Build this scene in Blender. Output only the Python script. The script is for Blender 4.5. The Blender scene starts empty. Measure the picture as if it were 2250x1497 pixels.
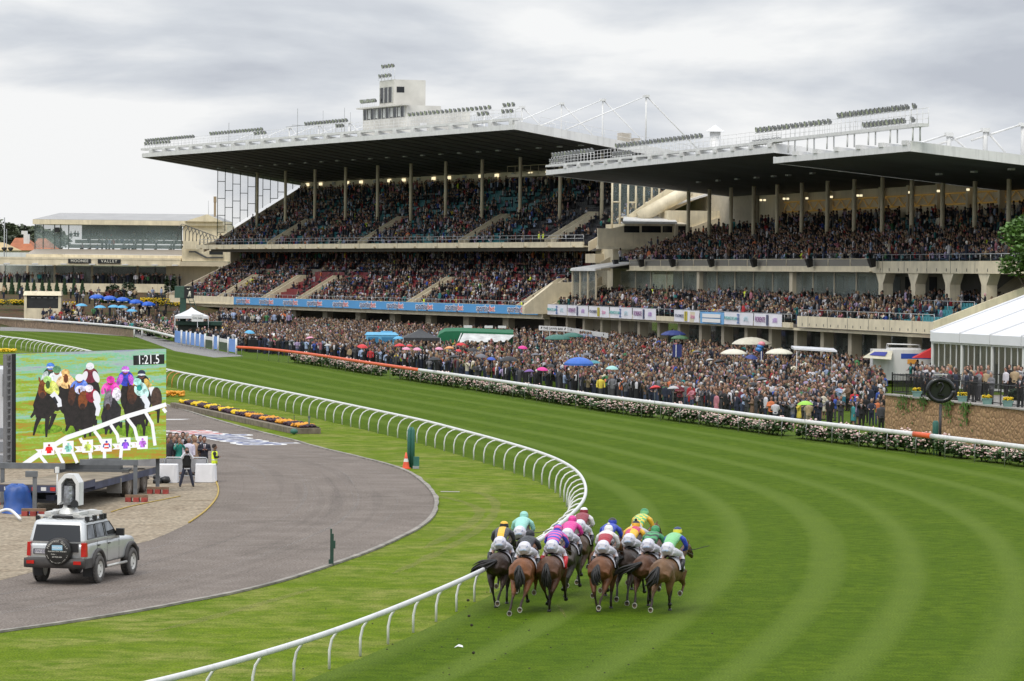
import bpy, bmesh, math, random
import numpy as np
from mathutils import Vector, Matrix
from mathutils.noise import noise as mnoise
random.seed(7); rng = np.random.default_rng(7)
PI = math.pi; R = math.radians
scene = bpy.context.scene
C = scene.collection

# ------------------------------------------------------------------ camera
W, H, F, HC, RHO, YC = 2250, 1497, 8000.0, 10.0, .01, 560.0
PITCH = math.atan((H/2-YC)/F)
FW = Vector((0, math.cos(PITCH), -math.sin(PITCH))); UP = Vector((0, math.sin(PITCH), math.cos(PITCH)))
CR = Vector((1,0,0))*math.cos(RHO)+UP*math.sin(RHO); CU = -Vector((1,0,0))*math.sin(RHO)+UP*math.cos(RHO)
CP = Vector((0,0,HC))
cam = bpy.data.cameras.new('camera'); camo = bpy.data.objects.new('camera', cam); C.objects.link(camo)
cam.sensor_width = 36; cam.lens = F/W*36; cam.clip_start = 1; cam.clip_end = 6000
m = Matrix((CR, CU, -FW)).transposed().to_4x4(); m.translation = CP; camo.matrix_world = m
scene.camera = camo
def ray(x, y): return CR*((x-W/2)/F)+CU*((H/2-y)/F)+FW
def G(x, y, z=0.0):                       # point of the ground (or of the level z) seen at a place in the photo
    d = ray(x, y); return CP+d*((z-HC)/d.z)
def atY(x, y, Y):
    d = ray(x, y); return CP+d*(Y/d.y)
def proj(P):
    q = Vector(P)-CP; w = q.dot(FW); return W/2+F*q.dot(CR)/w, H/2-F*q.dot(CU)/w

# ------------------------------------------------------------------ light
SUN_EL, SUN_AZ = R(52), R(205)            # azimuth from +Y clockwise
world = bpy.data.worlds.new('World'); scene.world = world; world.use_nodes = True
nt = world.node_tree; nt.nodes.clear()
def N(nt, t, **k):
    n = nt.nodes.new(t)
    for a, b in k.items(): setattr(n, a, b)
    return n
out = N(nt,'ShaderNodeOutputWorld'); bg = N(nt,'ShaderNodeBackground'); bg.inputs[1].default_value = .1
sky = N(nt,'ShaderNodeTexSky', sky_type='NISHITA', sun_disc=False, sun_elevation=SUN_EL, sun_rotation=SUN_AZ)
sky.air_density = 1.0; sky.dust_density = 2.0
tc = N(nt,'ShaderNodeTexCoord'); mp = N(nt,'ShaderNodeMapping'); mp.inputs['Scale'].default_value = (8,8,30); mp.inputs['Location'].default_value = (2.3,0.4,.35)
nz = N(nt,'ShaderNodeTexNoise'); nz.inputs['Scale'].default_value = 1.0; nz.inputs['Detail'].default_value = 7; nz.inputs['Roughness'].default_value = .52; nz.inputs['Distortion'].default_value = .25
cr = N(nt,'ShaderNodeValToRGB'); e = cr.color_ramp.elements
e[0].position = .36; e[0].color = (4.9,5.2,5.85,1); e[1].position = .60; e[1].color = (9.0,9.05,9.1,1)
k = e.new(.47); k.color = (6.4,6.7,7.2,1)
# white break in the cloud low over the horizon, grey deck above
sep = N(nt,'ShaderNodeSeparateXYZ'); hz = N(nt,'ShaderNodeMapRange'); hz.inputs[1].default_value = .0; hz.inputs[2].default_value = .05; hz.inputs[3].default_value = .13; hz.inputs[4].default_value = -.05
ad = N(nt,'ShaderNodeMath', operation='ADD')
mix = N(nt,'ShaderNodeMixRGB'); mix.inputs[0].default_value = .93
L_ = nt.links.new
L_(tc.outputs['Generated'], mp.inputs[0]); L_(mp.outputs[0], nz.inputs['Vector']); L_(tc.outputs['Generated'], sep.inputs[0]); L_(sep.outputs['Z'], hz.inputs[0])
L_(nz.outputs[0], ad.inputs[0]); L_(hz.outputs[0], ad.inputs[1]); L_(ad.outputs[0], cr.inputs[0])
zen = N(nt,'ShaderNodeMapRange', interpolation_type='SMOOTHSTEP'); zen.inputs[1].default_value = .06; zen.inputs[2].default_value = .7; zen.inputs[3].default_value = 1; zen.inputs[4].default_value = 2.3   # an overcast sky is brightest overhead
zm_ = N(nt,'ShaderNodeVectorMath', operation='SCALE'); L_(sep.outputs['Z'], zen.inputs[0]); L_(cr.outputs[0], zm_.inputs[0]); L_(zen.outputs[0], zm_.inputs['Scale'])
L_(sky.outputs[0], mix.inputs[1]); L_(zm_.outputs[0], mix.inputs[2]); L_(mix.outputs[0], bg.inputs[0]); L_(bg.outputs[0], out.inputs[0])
sun = bpy.data.lights.new('sun','SUN'); sun.energy = 1.4; sun.angle = R(20); sun.color = (1,.93,.82)
so = bpy.data.objects.new('sun', sun); C.objects.link(so)
sd = Vector((math.sin(SUN_AZ)*math.cos(SUN_EL), math.cos(SUN_AZ)*math.cos(SUN_EL), math.sin(SUN_EL)))
so.rotation_euler = sd.to_track_quat('Z','Y').to_euler(); so.location = (0,-20,60)
vs = scene.view_settings; vs.view_transform = 'Standard'; vs.look = 'None'; vs.gamma = 1; vs.use_curve_mapping = False; vs.exposure = .1
scene.cycles.max_bounces = 6; scene.cycles.transparent_max_bounces = 12

# ------------------------------------------------------------------ materials
def srgb(r, g, b):
    f = lambda c: (c/255/12.92 if c/255 <= .04045 else ((c/255+.055)/1.055)**2.4)
    return (f(r), f(g), f(b))
MATS = {}
STREAKY = ('cream_paint','cream_paint_weathered','white_paint','roof_white')
def mat(name, col, rough=.6, metal=0, var=.12, scale=3.0, bump=0, bscale=40, emit=0, alpha=1, trans=0, spec=None):
    if name in MATS: return MATS[name]
    m = bpy.data.materials.new(name); m.use_nodes = True; t = m.node_tree; b = t.nodes['Principled BSDF']
    c4 = (*col, 1); b.inputs['Base Color'].default_value = c4; b.inputs['Roughness'].default_value = rough; b.inputs['Metallic'].default_value = metal
    if spec is not None: b.inputs['Specular IOR Level'].default_value = spec
    if var:
        o = N(t,'ShaderNodeTexCoord'); n = N(t,'ShaderNodeTexNoise'); n.inputs['Scale'].default_value = scale; n.inputs['Detail'].default_value = 5
        r = N(t,'ShaderNodeMapRange'); r.inputs[1].default_value = .3; r.inputs[2].default_value = .7; r.inputs[3].default_value = 1-var; r.inputs[4].default_value = 1+var
        mx = N(t,'ShaderNodeMixRGB', blend_type='MULTIPLY'); mx.inputs[0].default_value = 1; mx.inputs[1].default_value = c4
        t.links.new(o.outputs['Object'], n.inputs['Vector']); t.links.new(n.outputs[0], r.inputs[0]); t.links.new(r.outputs[0], mx.inputs[2]); t.links.new(mx.outputs[0], b.inputs['Base Color'])
    if name in STREAKY:                      # rain streaks and grime running down painted surfaces
        o = N(t,'ShaderNodeTexCoord'); q = N(t,'ShaderNodeMapping'); q.inputs['Scale'].default_value = (2.6,2.6,.30); n = N(t,'ShaderNodeTexNoise'); n.inputs['Scale'].default_value = 1; n.inputs['Detail'].default_value = 6; n.inputs['Roughness'].default_value = .65
        r = N(t,'ShaderNodeMapRange'); r.inputs[1].default_value = .5; r.inputs[2].default_value = .78; r.inputs[3].default_value = 0; r.inputs[4].default_value = .55; x = N(t,'ShaderNodeMixRGB'); x.inputs[2].default_value = (*[c*.55 for c in col],1)
        t.links.new(o.outputs['Object'], q.inputs[0]); t.links.new(q.outputs[0], n.inputs['Vector']); t.links.new(n.outputs[0], r.inputs[0]); t.links.new(r.outputs[0], x.inputs[0]); t.links.new(mx.outputs[0], x.inputs[1]); t.links.new(x.outputs[0], b.inputs['Base Color'])
    if bump:
        o = N(t,'ShaderNodeTexCoord'); n = N(t,'ShaderNodeTexNoise'); n.inputs['Scale'].default_value = bscale; n.inputs['Detail'].default_value = 4
        bp = N(t,'ShaderNodeBump'); bp.inputs['Strength'].default_value = bump; bp.inputs['Distance'].default_value = .05
        t.links.new(o.outputs['Object'], n.inputs['Vector']); t.links.new(n.outputs[0], bp.inputs['Height']); t.links.new(bp.outputs[0], b.inputs['Normal'])
    if emit:
        b.inputs['Emission Color'].default_value = c4; b.inputs['Emission Strength'].default_value = emit
    if alpha < 1: b.inputs['Alpha'].default_value = alpha
    if trans: b.inputs['Transmission Weight'].default_value = trans
    MATS[name] = m; return m
CREAM = mat('cream_paint', (.68,.60,.43), .55, var=.13, scale=.9)
CREAM2 = mat('cream_paint_weathered', (.60,.52,.375), .6, var=.14, scale=.35)
WHITE = mat('white_paint', (.68,.68,.67), .4, var=.05, scale=.8)
OFFW = mat('roof_white', (.55,.55,.54), .45, var=.08, scale=.4)
ROOFG = mat('roof_sheet_grey', (.30,.295,.285), .5, var=.08, scale=.5)
BEIGE = mat('roof_sheet_beige', (.31,.27,.22), .55, var=.08, scale=.5)
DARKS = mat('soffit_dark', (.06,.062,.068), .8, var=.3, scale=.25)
CONC = mat('concrete', (.33,.31,.28), .8, var=.15, scale=.8, bump=.2)
TERR = mat('terrace_concrete', (.16,.15,.14), .85, var=.2, scale=.7)
STEEL = mat('galvanised_steel', (.42,.43,.44), .4, .6, var=.1)
GREY = mat('grey_paint', (.30,.31,.31), .5)
DGREY = mat('dark_grey_steel', (.09,.095,.10), .5, .2)
BLACK = mat('black_paint', (.012,.012,.013), .45)
GREEN = mat('dark_green_paint', (.015,.05,.035), .5)
TEALG = mat('padded_green_vinyl', (.03,.13,.10), .55)
GLASS = mat('window_glass', (.20,.235,.23), .04, var=.6, scale=.3, alpha=.34)
DGLASS = mat('dark_window_glass', (.018,.02,.022), .04, var=0)
CGLASS = mat('clear_glass', (.5,.62,.6), .03, var=0, alpha=.08)
WOODF = mat('timber', (.20,.13,.08), .7, var=.25, scale=6)
ORANGE = mat('orange_padding', (.72,.11,.03), .5, var=.08)
YELLOW = mat('yellow_paint', (.75,.55,.02), .5)
HIVIS = mat('hi_vis_yellow', (.68,.80,.03), .6, var=.08)
RED = mat('red_paint', (.55,.03,.025), .5)
BLUEB = mat('sky_blue_banner', (.08,.31,.62), .5, var=.05, scale=.4)
NAVY = mat('navy_print', (.02,.03,.14), .5, var=0)
LAMP = mat('lit_lamp', (1,.86,.55), .5, var=0, emit=1.0)
LEAF = mat('leaf_green', (.045,.095,.022), .6, var=.5, scale=2.2)
LEAFD = mat('leaf_dark', (.022,.05,.016), .6, var=.4, scale=3)
LEAFL = mat('leaf_fresh', (.085,.17,.03), .55, var=.4, scale=2.2)
BARK = mat('bark', (.10,.075,.055), .9, var=.3, scale=8)

# ------------------------------------------------------------------ mesh builder
class MB:
    def __init__(s): s.v = []; s.f = []; s.m = []; s.sm = []
    def add(s, vs, fs, mi=0, smooth=False):
        b = len(s.v); s.v += [tuple(v) for v in vs]
        for f in fs: s.f.append([b+i for i in f]); s.m.append(mi); s.sm.append(smooth)
    def box(s, c, d, mi=0, rz=0, M=None):
        x, y, z = d[0]/2, d[1]/2, d[2]/2
        vs = [Vector((sx*x, sy*y, sz*z)) for sz in (-1,1) for sx, sy in ((-1,-1),(1,-1),(1,1),(-1,1))]
        if M is not None: vs = [M @ v for v in vs]
        elif rz: q = Matrix.Rotation(rz,3,'Z'); vs = [q @ v for v in vs]
        c = Vector(c); s.add([v+c for v in vs], [(0,3,2,1),(4,5,6,7),(0,1,5,4),(1,2,6,5),(2,3,7,6),(3,0,4,7)], mi)
    def bb(s, a, b, mi=0):                 # box between two corners
        s.box([(a[i]+b[i])/2 for i in range(3)], [abs(b[i]-a[i]) for i in range(3)], mi)
    def hexa(s, p, mi=0):                  # 8 points, bottom loop then top loop
        s.add(p, [(0,3,2,1),(4,5,6,7),(0,1,5,4),(1,2,6,5),(2,3,7,6),(3,0,4,7)], mi)
    def quad(s, p, mi=0): s.add(p, [tuple(range(len(p)))], mi)
    def slab(s, poly, t, mi=0):            # polygon extruded by vector t
        n = len(poly); t = Vector(t); P = [Vector(p) for p in poly]; Q = [p+t for p in P]
        s.add(P+Q, [tuple(range(n))[::-1], tuple(range(n,2*n))]+[(i,(i+1)%n,n+(i+1)%n,n+i) for i in range(n)], mi)
    def tube(s, pts, r, n=6, mi=0, r2=None, smooth=True, cap=True):
        pts = [Vector(p) for p in pts]; rs = r if hasattr(r,'__len__') else [r]*len(pts)
        ring = []; ref = None
        for i, p in enumerate(pts):
            d = (pts[min(i+1,len(pts)-1)]-pts[max(i-1,0)]).normalized()
            if ref is None: ref = Vector((0,0,1)) if abs(d.z) < .9 else Vector((1,0,0))
            a = (ref-d*ref.dot(d)).normalized(); b = d.cross(a); ref = a
            rr = rs[i]; ra, rb = (rr if hasattr(rr,'__len__') else (rr,rr))
            ring.append([p+a*(ra*math.cos(2*PI*k/n))+b*(rb*math.sin(2*PI*k/n)) for k in range(n)])
        vs = [v for q in ring for v in q]; fs = []
        for i in range(len(pts)-1):
            for k in range(n): fs.append((i*n+k, i*n+(k+1)%n, (i+1)*n+(k+1)%n, (i+1)*n+k))
        if cap: fs.append(tuple(range(n))[::-1]); fs.append(tuple(range((len(pts)-1)*n, len(pts)*n)))
        s.add(vs, fs, mi, smooth)
    def cyl(s, a, b, r, n=12, mi=0): s.tube([a,b], r, n, mi)
    def lathe(s, prof, c=(0,0,0), n=16, mi=0, smooth=True):
        c = Vector(c); vs = []; fs = []
        for r, z in prof:
            for k in range(n): vs.append(c+Vector((r*math.cos(2*PI*k/n), r*math.sin(2*PI*k/n), z)))
        for i in range(len(prof)-1):
            for k in range(n): fs.append((i*n+k, i*n+(k+1)%n, (i+1)*n+(k+1)%n, (i+1)*n+k))
        s.add(vs, fs, mi, smooth)
    def build(s, name, mats, parent=None, loc=None, rz=None):
        me = bpy.data.meshes.new(name); me.from_pydata(s.v, [], s.f)
        for q in (mats if isinstance(mats,(list,tuple)) else [mats]): me.materials.append(q)
        me.polygons.foreach_set('material_index', s.m); me.polygons.foreach_set('use_smooth', s.sm); me.update()
        return link(name, me, parent, loc, rz)
def link(name, me, parent=None, loc=None, rz=None):
    o = bpy.data.objects.new(name, me); C.objects.link(o)
    if parent: o.parent = parent
    if loc is not None: o.location = loc
    if rz is not None: o.rotation_euler = (0,0,rz)
    return o
def tag(o, label, cat, group=None, kind=None):
    o['label'] = label; o['category'] = cat
    if group: o['group'] = group
    if kind: o['kind'] = kind
    return o
def struct(o): o['kind'] = 'structure'; return o
def empty(name, loc=(0,0,0), rz=0, label=None, cat=None, group=None):
    o = bpy.data.objects.new(name, None); C.objects.link(o); o.location = loc; o.rotation_euler = (0,0,rz)
    if label: tag(o, label, cat, group)
    return o
KIDS = {}
def copy_tree(o, parent=None):
    c = o.copy(); C.objects.link(c)
    if parent: c.parent = parent
    for ch in list(o.children): copy_tree(ch, c)
    return c
def remesh(mb, vox, smooth=4):             # weld overlapping lofts into one continuous skin
    me = bpy.data.meshes.new('tmp'); me.from_pydata(mb.v, [], mb.f); o = bpy.data.objects.new('tmp', me); C.objects.link(o)
    r = o.modifiers.new('r','REMESH'); r.mode = 'VOXEL'; r.voxel_size = vox; r.use_smooth_shade = True
    if smooth: k = o.modifiers.new('s','SMOOTH'); k.iterations = smooth; k.factor = .5
    dg = bpy.context.evaluated_depsgraph_get(); res = bpy.data.meshes.new_from_object(o.evaluated_get(dg))
    bpy.data.objects.remove(o); bpy.data.meshes.remove(me)
    res.polygons.foreach_set('use_smooth', [True]*len(res.polygons)); return res
def text_mesh(s, size, extrude=.01, offset=0, align='CENTER', space=1):
    cu = bpy.data.curves.new('t','FONT'); cu.body = s; cu.size = size; cu.extrude = extrude; cu.offset = offset; cu.align_x = align; cu.align_y = 'CENTER'; cu.space_character = space; cu.resolution_u = 3
    o = bpy.data.objects.new('t', cu); C.objects.link(o); dg = bpy.context.evaluated_depsgraph_get(); dg.update()
    me = bpy.data.meshes.new_from_object(o.evaluated_get(dg)); bpy.data.objects.remove(o); bpy.data.curves.remove(cu); return me
def text(name, s, size, m, parent, M, extrude=.01, offset=0, align='CENTER', space=1):
    me = text_mesh(s, size, extrude, offset, align, space); me.materials.clear(); me.materials.append(m)
    o = link(name, me, parent); o.matrix_local = M; return o
def XZ(x, y, z, rz=0): return Matrix.Translation((x,y,z)) @ Matrix.Rotation(rz,4,'Z') @ Matrix.Rotation(PI/2,4,'X')   # text standing up, read from -Y
def smooth_path(pts, step):
    P = [Vector(p) for p in pts]; out = []
    for i in range(len(P)-1):
        a, b, c, d = P[max(i-1,0)], P[i], P[i+1], P[min(i+2,len(P)-1)]
        n = max(2, int((c-b).length/step*4))
        for k in range(n):
            t = k/n; out.append(.5*((2*b)+(c-a)*t+(2*a-5*b+4*c-d)*t*t+(3*b-a-3*c+d)*t**3))
    out.append(P[-1])
    res = [out[0]]; acc = 0
    for i in range(1, len(out)):
        seg = (out[i]-out[i-1]).length; base = out[i-1]; dirv = (out[i]-out[i-1])/max(seg,1e-9); pos = 0
        while acc+seg-pos >= step:
            pos += step-acc; acc = 0; res.append(base+dirv*pos)
        acc += seg-pos
    return res
def normals2d(P):
    out = []
    for i in range(len(P)):
        d = P[min(i+1,len(P)-1)]-P[max(i-1,0)]; d.z = 0; d.normalize(); out.append(Vector((d.y,-d.x,0)))   # right-hand side
    return out

# ------------------------------------------------------------------ ground
def gmat(name, cols, scales, rough=.9, bump=.4, bscale=30, stripe=False):
    m = bpy.data.materials.new(name); m.use_nodes = True; t = m.node_tree; b = t.nodes['Principled BSDF']; b.inputs['Roughness'].default_value = rough; b.inputs['Specular IOR Level'].default_value = .06
    o = N(t,'ShaderNodeTexCoord'); prev = None
    for i, (c, sc) in enumerate(zip(cols, scales)):
        if i == 0:
            prev = N(t,'ShaderNodeRGB'); prev.outputs[0].default_value = (*c,1); prev = prev.outputs[0]; continue
        n = N(t,'ShaderNodeTexNoise'); n.inputs['Scale'].default_value = sc; n.inputs['Detail'].default_value = 6; n.inputs['Roughness'].default_value = .6
        r = N(t,'ShaderNodeMapRange'); r.inputs[1].default_value = .42; r.inputs[2].default_value = .66
        mx = N(t,'ShaderNodeMixRGB'); mx.inputs[2].default_value = (*c,1)
        t.links.new(o.outputs['Object'], n.inputs['Vector']); t.links.new(n.outputs[0], r.inputs[0]); t.links.new(r.outputs[0], mx.inputs[0]); t.links.new(prev, mx.inputs[1]); prev = mx.outputs[0]
    if stripe:                             # mowing bands across the width of the track, uneven and ragged
        uv = N(t,'ShaderNodeUVMap'); sp = N(t,'ShaderNodeSeparateXYZ'); t.links.new(uv.outputs[0], sp.inputs[0])
        cmb = N(t,'ShaderNodeCombineXYZ'); mu = N(t,'ShaderNodeMath', operation='MULTIPLY'); mu.inputs[1].default_value = .012
        t.links.new(sp.outputs[0], mu.inputs[0]); t.links.new(mu.outputs[0], cmb.inputs[0]); t.links.new(sp.outputs[1], cmb.inputs[1])
        n = N(t,'ShaderNodeTexNoise'); n.inputs['Scale'].default_value = .45; n.inputs['Detail'].default_value = 2; t.links.new(cmb.outputs[0], n.inputs['Vector'])
        n2 = N(t,'ShaderNodeTexNoise'); n2.inputs['Scale'].default_value = 2.5; n2.inputs['Detail'].default_value = 3; t.links.new(o.outputs['Object'], n2.inputs['Vector'])
        a1 = N(t,'ShaderNodeMath', operation='MULTIPLY_ADD'); a1.inputs[1].default_value = 2.6; t.links.new(n.outputs[0], a1.inputs[0]); t.links.new(sp.outputs[1], a1.inputs[2])
        a2 = N(t,'ShaderNodeMath', operation='MULTIPLY_ADD'); a2.inputs[1].default_value = .35; t.links.new(n2.outputs[0], a2.inputs[0]); t.links.new(a1.outputs[0], a2.inputs[2])
        w = N(t,'ShaderNodeMath', operation='MULTIPLY'); w.inputs[1].default_value = 2*PI/3.1; t.links.new(a2.outputs[0], w.inputs[0])
        sn = N(t,'ShaderNodeMath', operation='SINE'); t.links.new(w.outputs[0], sn.inputs[0])
        rr = N(t,'ShaderNodeMapRange'); rr.inputs[1].default_value = -.1; rr.inputs[2].default_value = 1.0; rr.inputs[3].default_value = 0; rr.inputs[4].default_value = .55; t.links.new(sn.outputs[0], rr.inputs[0])
        # bands are strong on the bend, faint up the straight
        mx = N(t,'ShaderNodeMixRGB'); mx.inputs[2].default_value = (.108,.156,.024,1); t.links.new(rr.outputs[0], mx.inputs[0]); t.links.new(prev, mx.inputs[1]); prev = mx.outputs[0]
    fn = N(t,'ShaderNodeTexNoise'); fn.inputs['Scale'].default_value = bscale; fn.inputs['Detail'].default_value = 3; t.links.new(o.outputs['Object'], fn.inputs['Vector'])
    fr = N(t,'ShaderNodeMapRange'); fr.inputs[1].default_value = .3; fr.inputs[2].default_value = .7; fr.inputs[3].default_value = .55; fr.inputs[4].default_value = 1.45; t.links.new(fn.outputs[0], fr.inputs[0])
    mm = N(t,'ShaderNodeMixRGB', blend_type='MULTIPLY'); mm.inputs[0].default_value = 1; t.links.new(prev, mm.inputs[1]); t.links.new(fr.outputs[0], mm.inputs[2]); t.links.new(mm.outputs[0], b.inputs['Base Color'])
    if bump:
        bp = N(t,'ShaderNodeBump'); bp.inputs['Strength'].default_value = bump; bp.inputs['Distance'].default_value = .06; t.links.new(fn.outputs[0], bp.inputs['Height']); t.links.new(bp.outputs[0], b.inputs['Normal'])
    return m
GRASS = gmat('infield_grass', [(.118,.172,.007),(.098,.150,.005),(.20,.21,.05),(.078,.128,.004)], [0,.12,.35,1.2], bscale=19)
TRACK = gmat('track_turf', [(.060,.106,.002),(.080,.126,.004),(.043,.082,.001)], [0,.3,1.9], bscale=19, stripe=True)
LAWN = gmat('enclosure_lawn', [(.06,.10,.008),(.075,.12,.013)], [0,.5], bscale=9)
ASPH = gmat('asphalt', [(.168,.143,.124),(.138,.118,.102),(.200,.172,.150)], [0,.15,.6], bscale=14, bump=.25)
DIRT = gmat('dry_dirt', [(.27,.225,.165),(.215,.17,.12),(.32,.27,.20)], [0,.3,1.1], bscale=6)
FAR = gmat('far_ground', [(.10,.11,.06),(.14,.12,.09),(.07,.09,.04)], [0,.02,.1])
def sheet(name, pts, z, m):
    b = MB(); b.quad([(p[0],p[1],z) for p in pts]); o = b.build(name, m); return struct(o)
sheet('ground', [(-2500,-60),(2500,-60),(2500,5500),(-2500,5500)], -.02, FAR)
# inner rail line, traced at its own height and laid on the course
RAIL_PX = [(0,738),(60,745),(120,756),(180,767),(370,812),(450,827),(540,844),(640,863),(740,883),(840,904),(930,923),(1000,941),(1080,962),(1150,982),(1200,998),(1240,1015),(1268,1034),(1284,1056),(1288,1080),(1280,1104),(1257,1128),(1223,1157),(1189,1184),(1084,1239),(1030,1266),(900,1321),(780,1368),(650,1413),(545,1443),(415,1480),(340,1497)]
RP = [G(x,y,1.15) for x, y in RAIL_PX]
RP = [RP[0]+(RP[0]-RP[2])*4, RP[0]+(RP[0]-RP[2])*2]+RP
d = (RP[-1]-RP[-3]).normalized(); RP += [RP[-1]+d*6+Vector((-.6,0,0)), RP[-1]+d*16+Vector((-3,0,0)), RP[-1]+d*30+Vector((-9,0,0))]
RAIL = [Vector((p.x,p.y,0)) for p in smooth_path(RP, 1.0)]
# smooth the traced line
for _ in range(14): RAIL = [RAIL[0]]+[(RAIL[i-1]+RAIL[i]*2+RAIL[i+1])/4 for i in range(1,len(RAIL)-1)]+[RAIL[-1]]
NR = normals2d(RAIL)
if NR[len(NR)//2].x < 0: NR = [-n for n in NR]
sheet('infield_grass', [(-260,-50),(200,-50),(200,640),(-260,640)], -.008, GRASS)
b = MB(); offs = [-.5,0,1,2,3,4,6,8,10,12,14,16,18,20,22,24,27,30,34]
uvs = []
for i, (p, n) in enumerate(zip(RAIL, NR)):
    for q in offs: b.v.append(tuple(p+n*q)); uvs.append((i*1.0, q))
k = len(offs)
for i in range(len(RAIL)-1):
    for j in range(k-1): b.f.append([i*k+j,(i+1)*k+j,(i+1)*k+j+1,i*k+j+1]); b.m.append(0); b.sm.append(False)
to = struct(b.build('track_turf', TRACK)); ul = to.data.uv_layers.new(name='UVMap')
for lp in to.data.loops: ul.data[lp.index].uv = uvs[lp.vertex_index]
# outer rail line
ORAIL_PX = [(520,763),(560,765),(630,772),(700,781),(800,796),(920,813),(1100,838),(1300,868),(1500,893),(1700,919),(1900,942),(2050,959),(2250,983),(2450,1009)]
OR = smooth_path([G(x,y,1.05) for x, y in ORAIL_PX], 1.0); OR = [Vector((p.x,p.y,0)) for p in OR]
for _ in range(10): OR = [OR[0]]+[(OR[i-1]+OR[i]*2+OR[i+1])/4 for i in range(1,len(OR)-1)]+[OR[-1]]
NO = normals2d(OR)
if NO[5].x < 0: NO = [-n for n in NO]
edge = [p-n*.25 for p, n in zip(OR, NO)]
sheet('enclosure_lawn', edge[::4]+[edge[-1],(70,150),(140,300),(140,640),(-260,640),(-150,480),(-67,473.5),(-43.5,425),(-34.5,388)], .006, LAWN)
PATHM = gmat('grey_path', [(.24,.235,.225),(.21,.2,.19)], [0,.4], bscale=8, bump=.1)
sheet('path', [G(*q) for q in [(0,727),(150,731),(300,741),(385,772),(470,786),(535,783),(521,779),(383,752),(300,728),(150,716),(0,712)]], .012, PATHM)
ROAD_R = [(-300,745),(200,845),(375,894),(470,923),(560,948),(640,968),(700,985),(780,1004),(850,1022),(900,1041),(935,1069),(951,1090),(955,1110),(945,1135),(917,1160),(870,1184),(800,1215),(720,1243),(640,1270),(540,1297),(450,1315),(330,1338),(200,1360),(100,1375),(0,1388),(-200,1415),(-700,1470)]
KERB = [Vector((*p.xy,0)) for p in smooth_path([G(*q) for q in ROAD_R], .8)]
for _ in range(6): KERB = [KERB[0]]+[(KERB[i-1]+KERB[i]*2+KERB[i+1])/4 for i in range(1,len(KERB)-1)]+[KERB[-1]]
sheet('road', KERB+[(-60,60),(-140,150),(-140,330)], .002, ASPH)
nk = normals2d(KERB); s_ = 1 if (nk[len(nk)//2].x > 0) else -1
b = MB()
for i in range(len(KERB)-1):
    a, c = KERB[i], KERB[i+1]; na, nc = nk[i]*s_, nk[i+1]*s_
    wk = .17+.07*mnoise(Vector((i*.31,2,1))); wn = .17+.07*mnoise(Vector((i*.31+.31,2,1)))
    b.hexa([a, a+na*wk, c+nc*wn, c]+[q+Vector((0,0,.06)) for q in (a, a+na*wk, c+nc*wn, c)])
struct(b.build('kerb', mat('kerb_concrete',(.24,.22,.19),.85,var=.4,scale=1.3,bump=.3)))
DP = [(480,1058),(481,1078),(474,1098),(450,1125),(412,1152),(370,1172),(330,1188),(250,1208),(140,1240),(0,1276),(-250,1330),(-600,1330),(-600,1040),(-100,1020),(120,1030),(330,1050),(400,1064)]
sheet('dirt_apron', [G(*q) for q in DP], .007, DIRT)
WORN = mat('worn_turf', (.26,.24,.07), .9, var=.4, scale=1.5, alpha=.22)
def strip(name, px, w, z, m_, wob=.1):
    P_ = smooth_path([G(*q) for q in px], .6); n_ = normals2d(P_); b = MB()
    for i in range(len(P_)-1):
        wa_, wb_ = [w*(.6+.5*mnoise(Vector((k*.23,w*9,1)))+.3)*min(1,.15+min(k,len(P_)-1-k)/6) for k in (i,i+1)]
        b.quad([(p.x,p.y,z) for p in (P_[i]-n_[i]*wa_,P_[i]+n_[i]*wa_,P_[i+1]+n_[i+1]*wb_,P_[i+1]-n_[i+1]*wb_)])
    return struct(b.build(name, m_))
strip('worn_grass', [(960,1078),(1040,1080),(1085,1100),(1084,1130),(1050,1165),(1000,1195),(930,1230),(860,1262)], .2, .001, WORN); strip('worn_grass', [(930,1086),(1000,1098),(1050,1118),(1046,1140),(1000,1170),(930,1205)], .25, .001, WORN)
strip('worn_grass', [(1225,1330),(1236,1345),(1246,1362)], .10, .009, WORN); strip('worn_grass', [(700,1290),(560,1330),(420,1368),(300,1396)], .25, .001, WORN)
TYM = mat('tyre_mark_dark', (.085,.078,.075), .9, var=.3, scale=2, alpha=.06); TYL = mat('tyre_mark_pale', (.30,.28,.26), .9, var=.3, scale=2, alpha=.16)
for o_, w_, m_ in ((1.0,.18,TYL),(1.9,.5,TYM),(3.1,.35,TYM),(3.6,.12,TYL),(4.4,.6,TYM),(5.5,.14,TYL),(6.2,.4,TYM)):
    for k_ in (0,1.6):
        P_ = [p-nk[i]*s_*(o_+k_+.5*math.sin(i*.02+o_)) for i, p in enumerate(KERB)][16:-4]; n_ = normals2d(P_); b = MB()
        for i in range(0,len(P_)-2,2):
            f_ = max(0,mnoise(Vector((i*.05,o_*3,k_))))*w_+.02; b.quad([(q.x,q.y,.0045+.0002*o_) for q in (P_[i]-n_[i]*f_,P_[i]+n_[i]*f_,P_[i+2]+n_[i+2]*f_,P_[i+2]-n_[i+2]*f_)])
        struct(b.build('road_tyre_marks', m_))
b = MB(); yl = [G(*q) for q in [(475,1060),(480,1078),(474,1098),(450,1125),(412,1152)]]; b.tube([p+Vector((0,0,.03)) for p in smooth_path(yl,.5)], .035, 6)
yl2 = [G(*q) for q in [(396,1092),(340,1103),(280,1116),(240,1128)]]; b2 = MB(); b2.tube([p+Vector((0,0,.03)) for p in smooth_path(yl2,.5)], .02, 5)
tag(b.build('edge_rope', mat('mustard_rope',(.42,.29,.05),.7)), 'mustard yellow rope lying along the edge of the dirt beside the road', 'rope')
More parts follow.
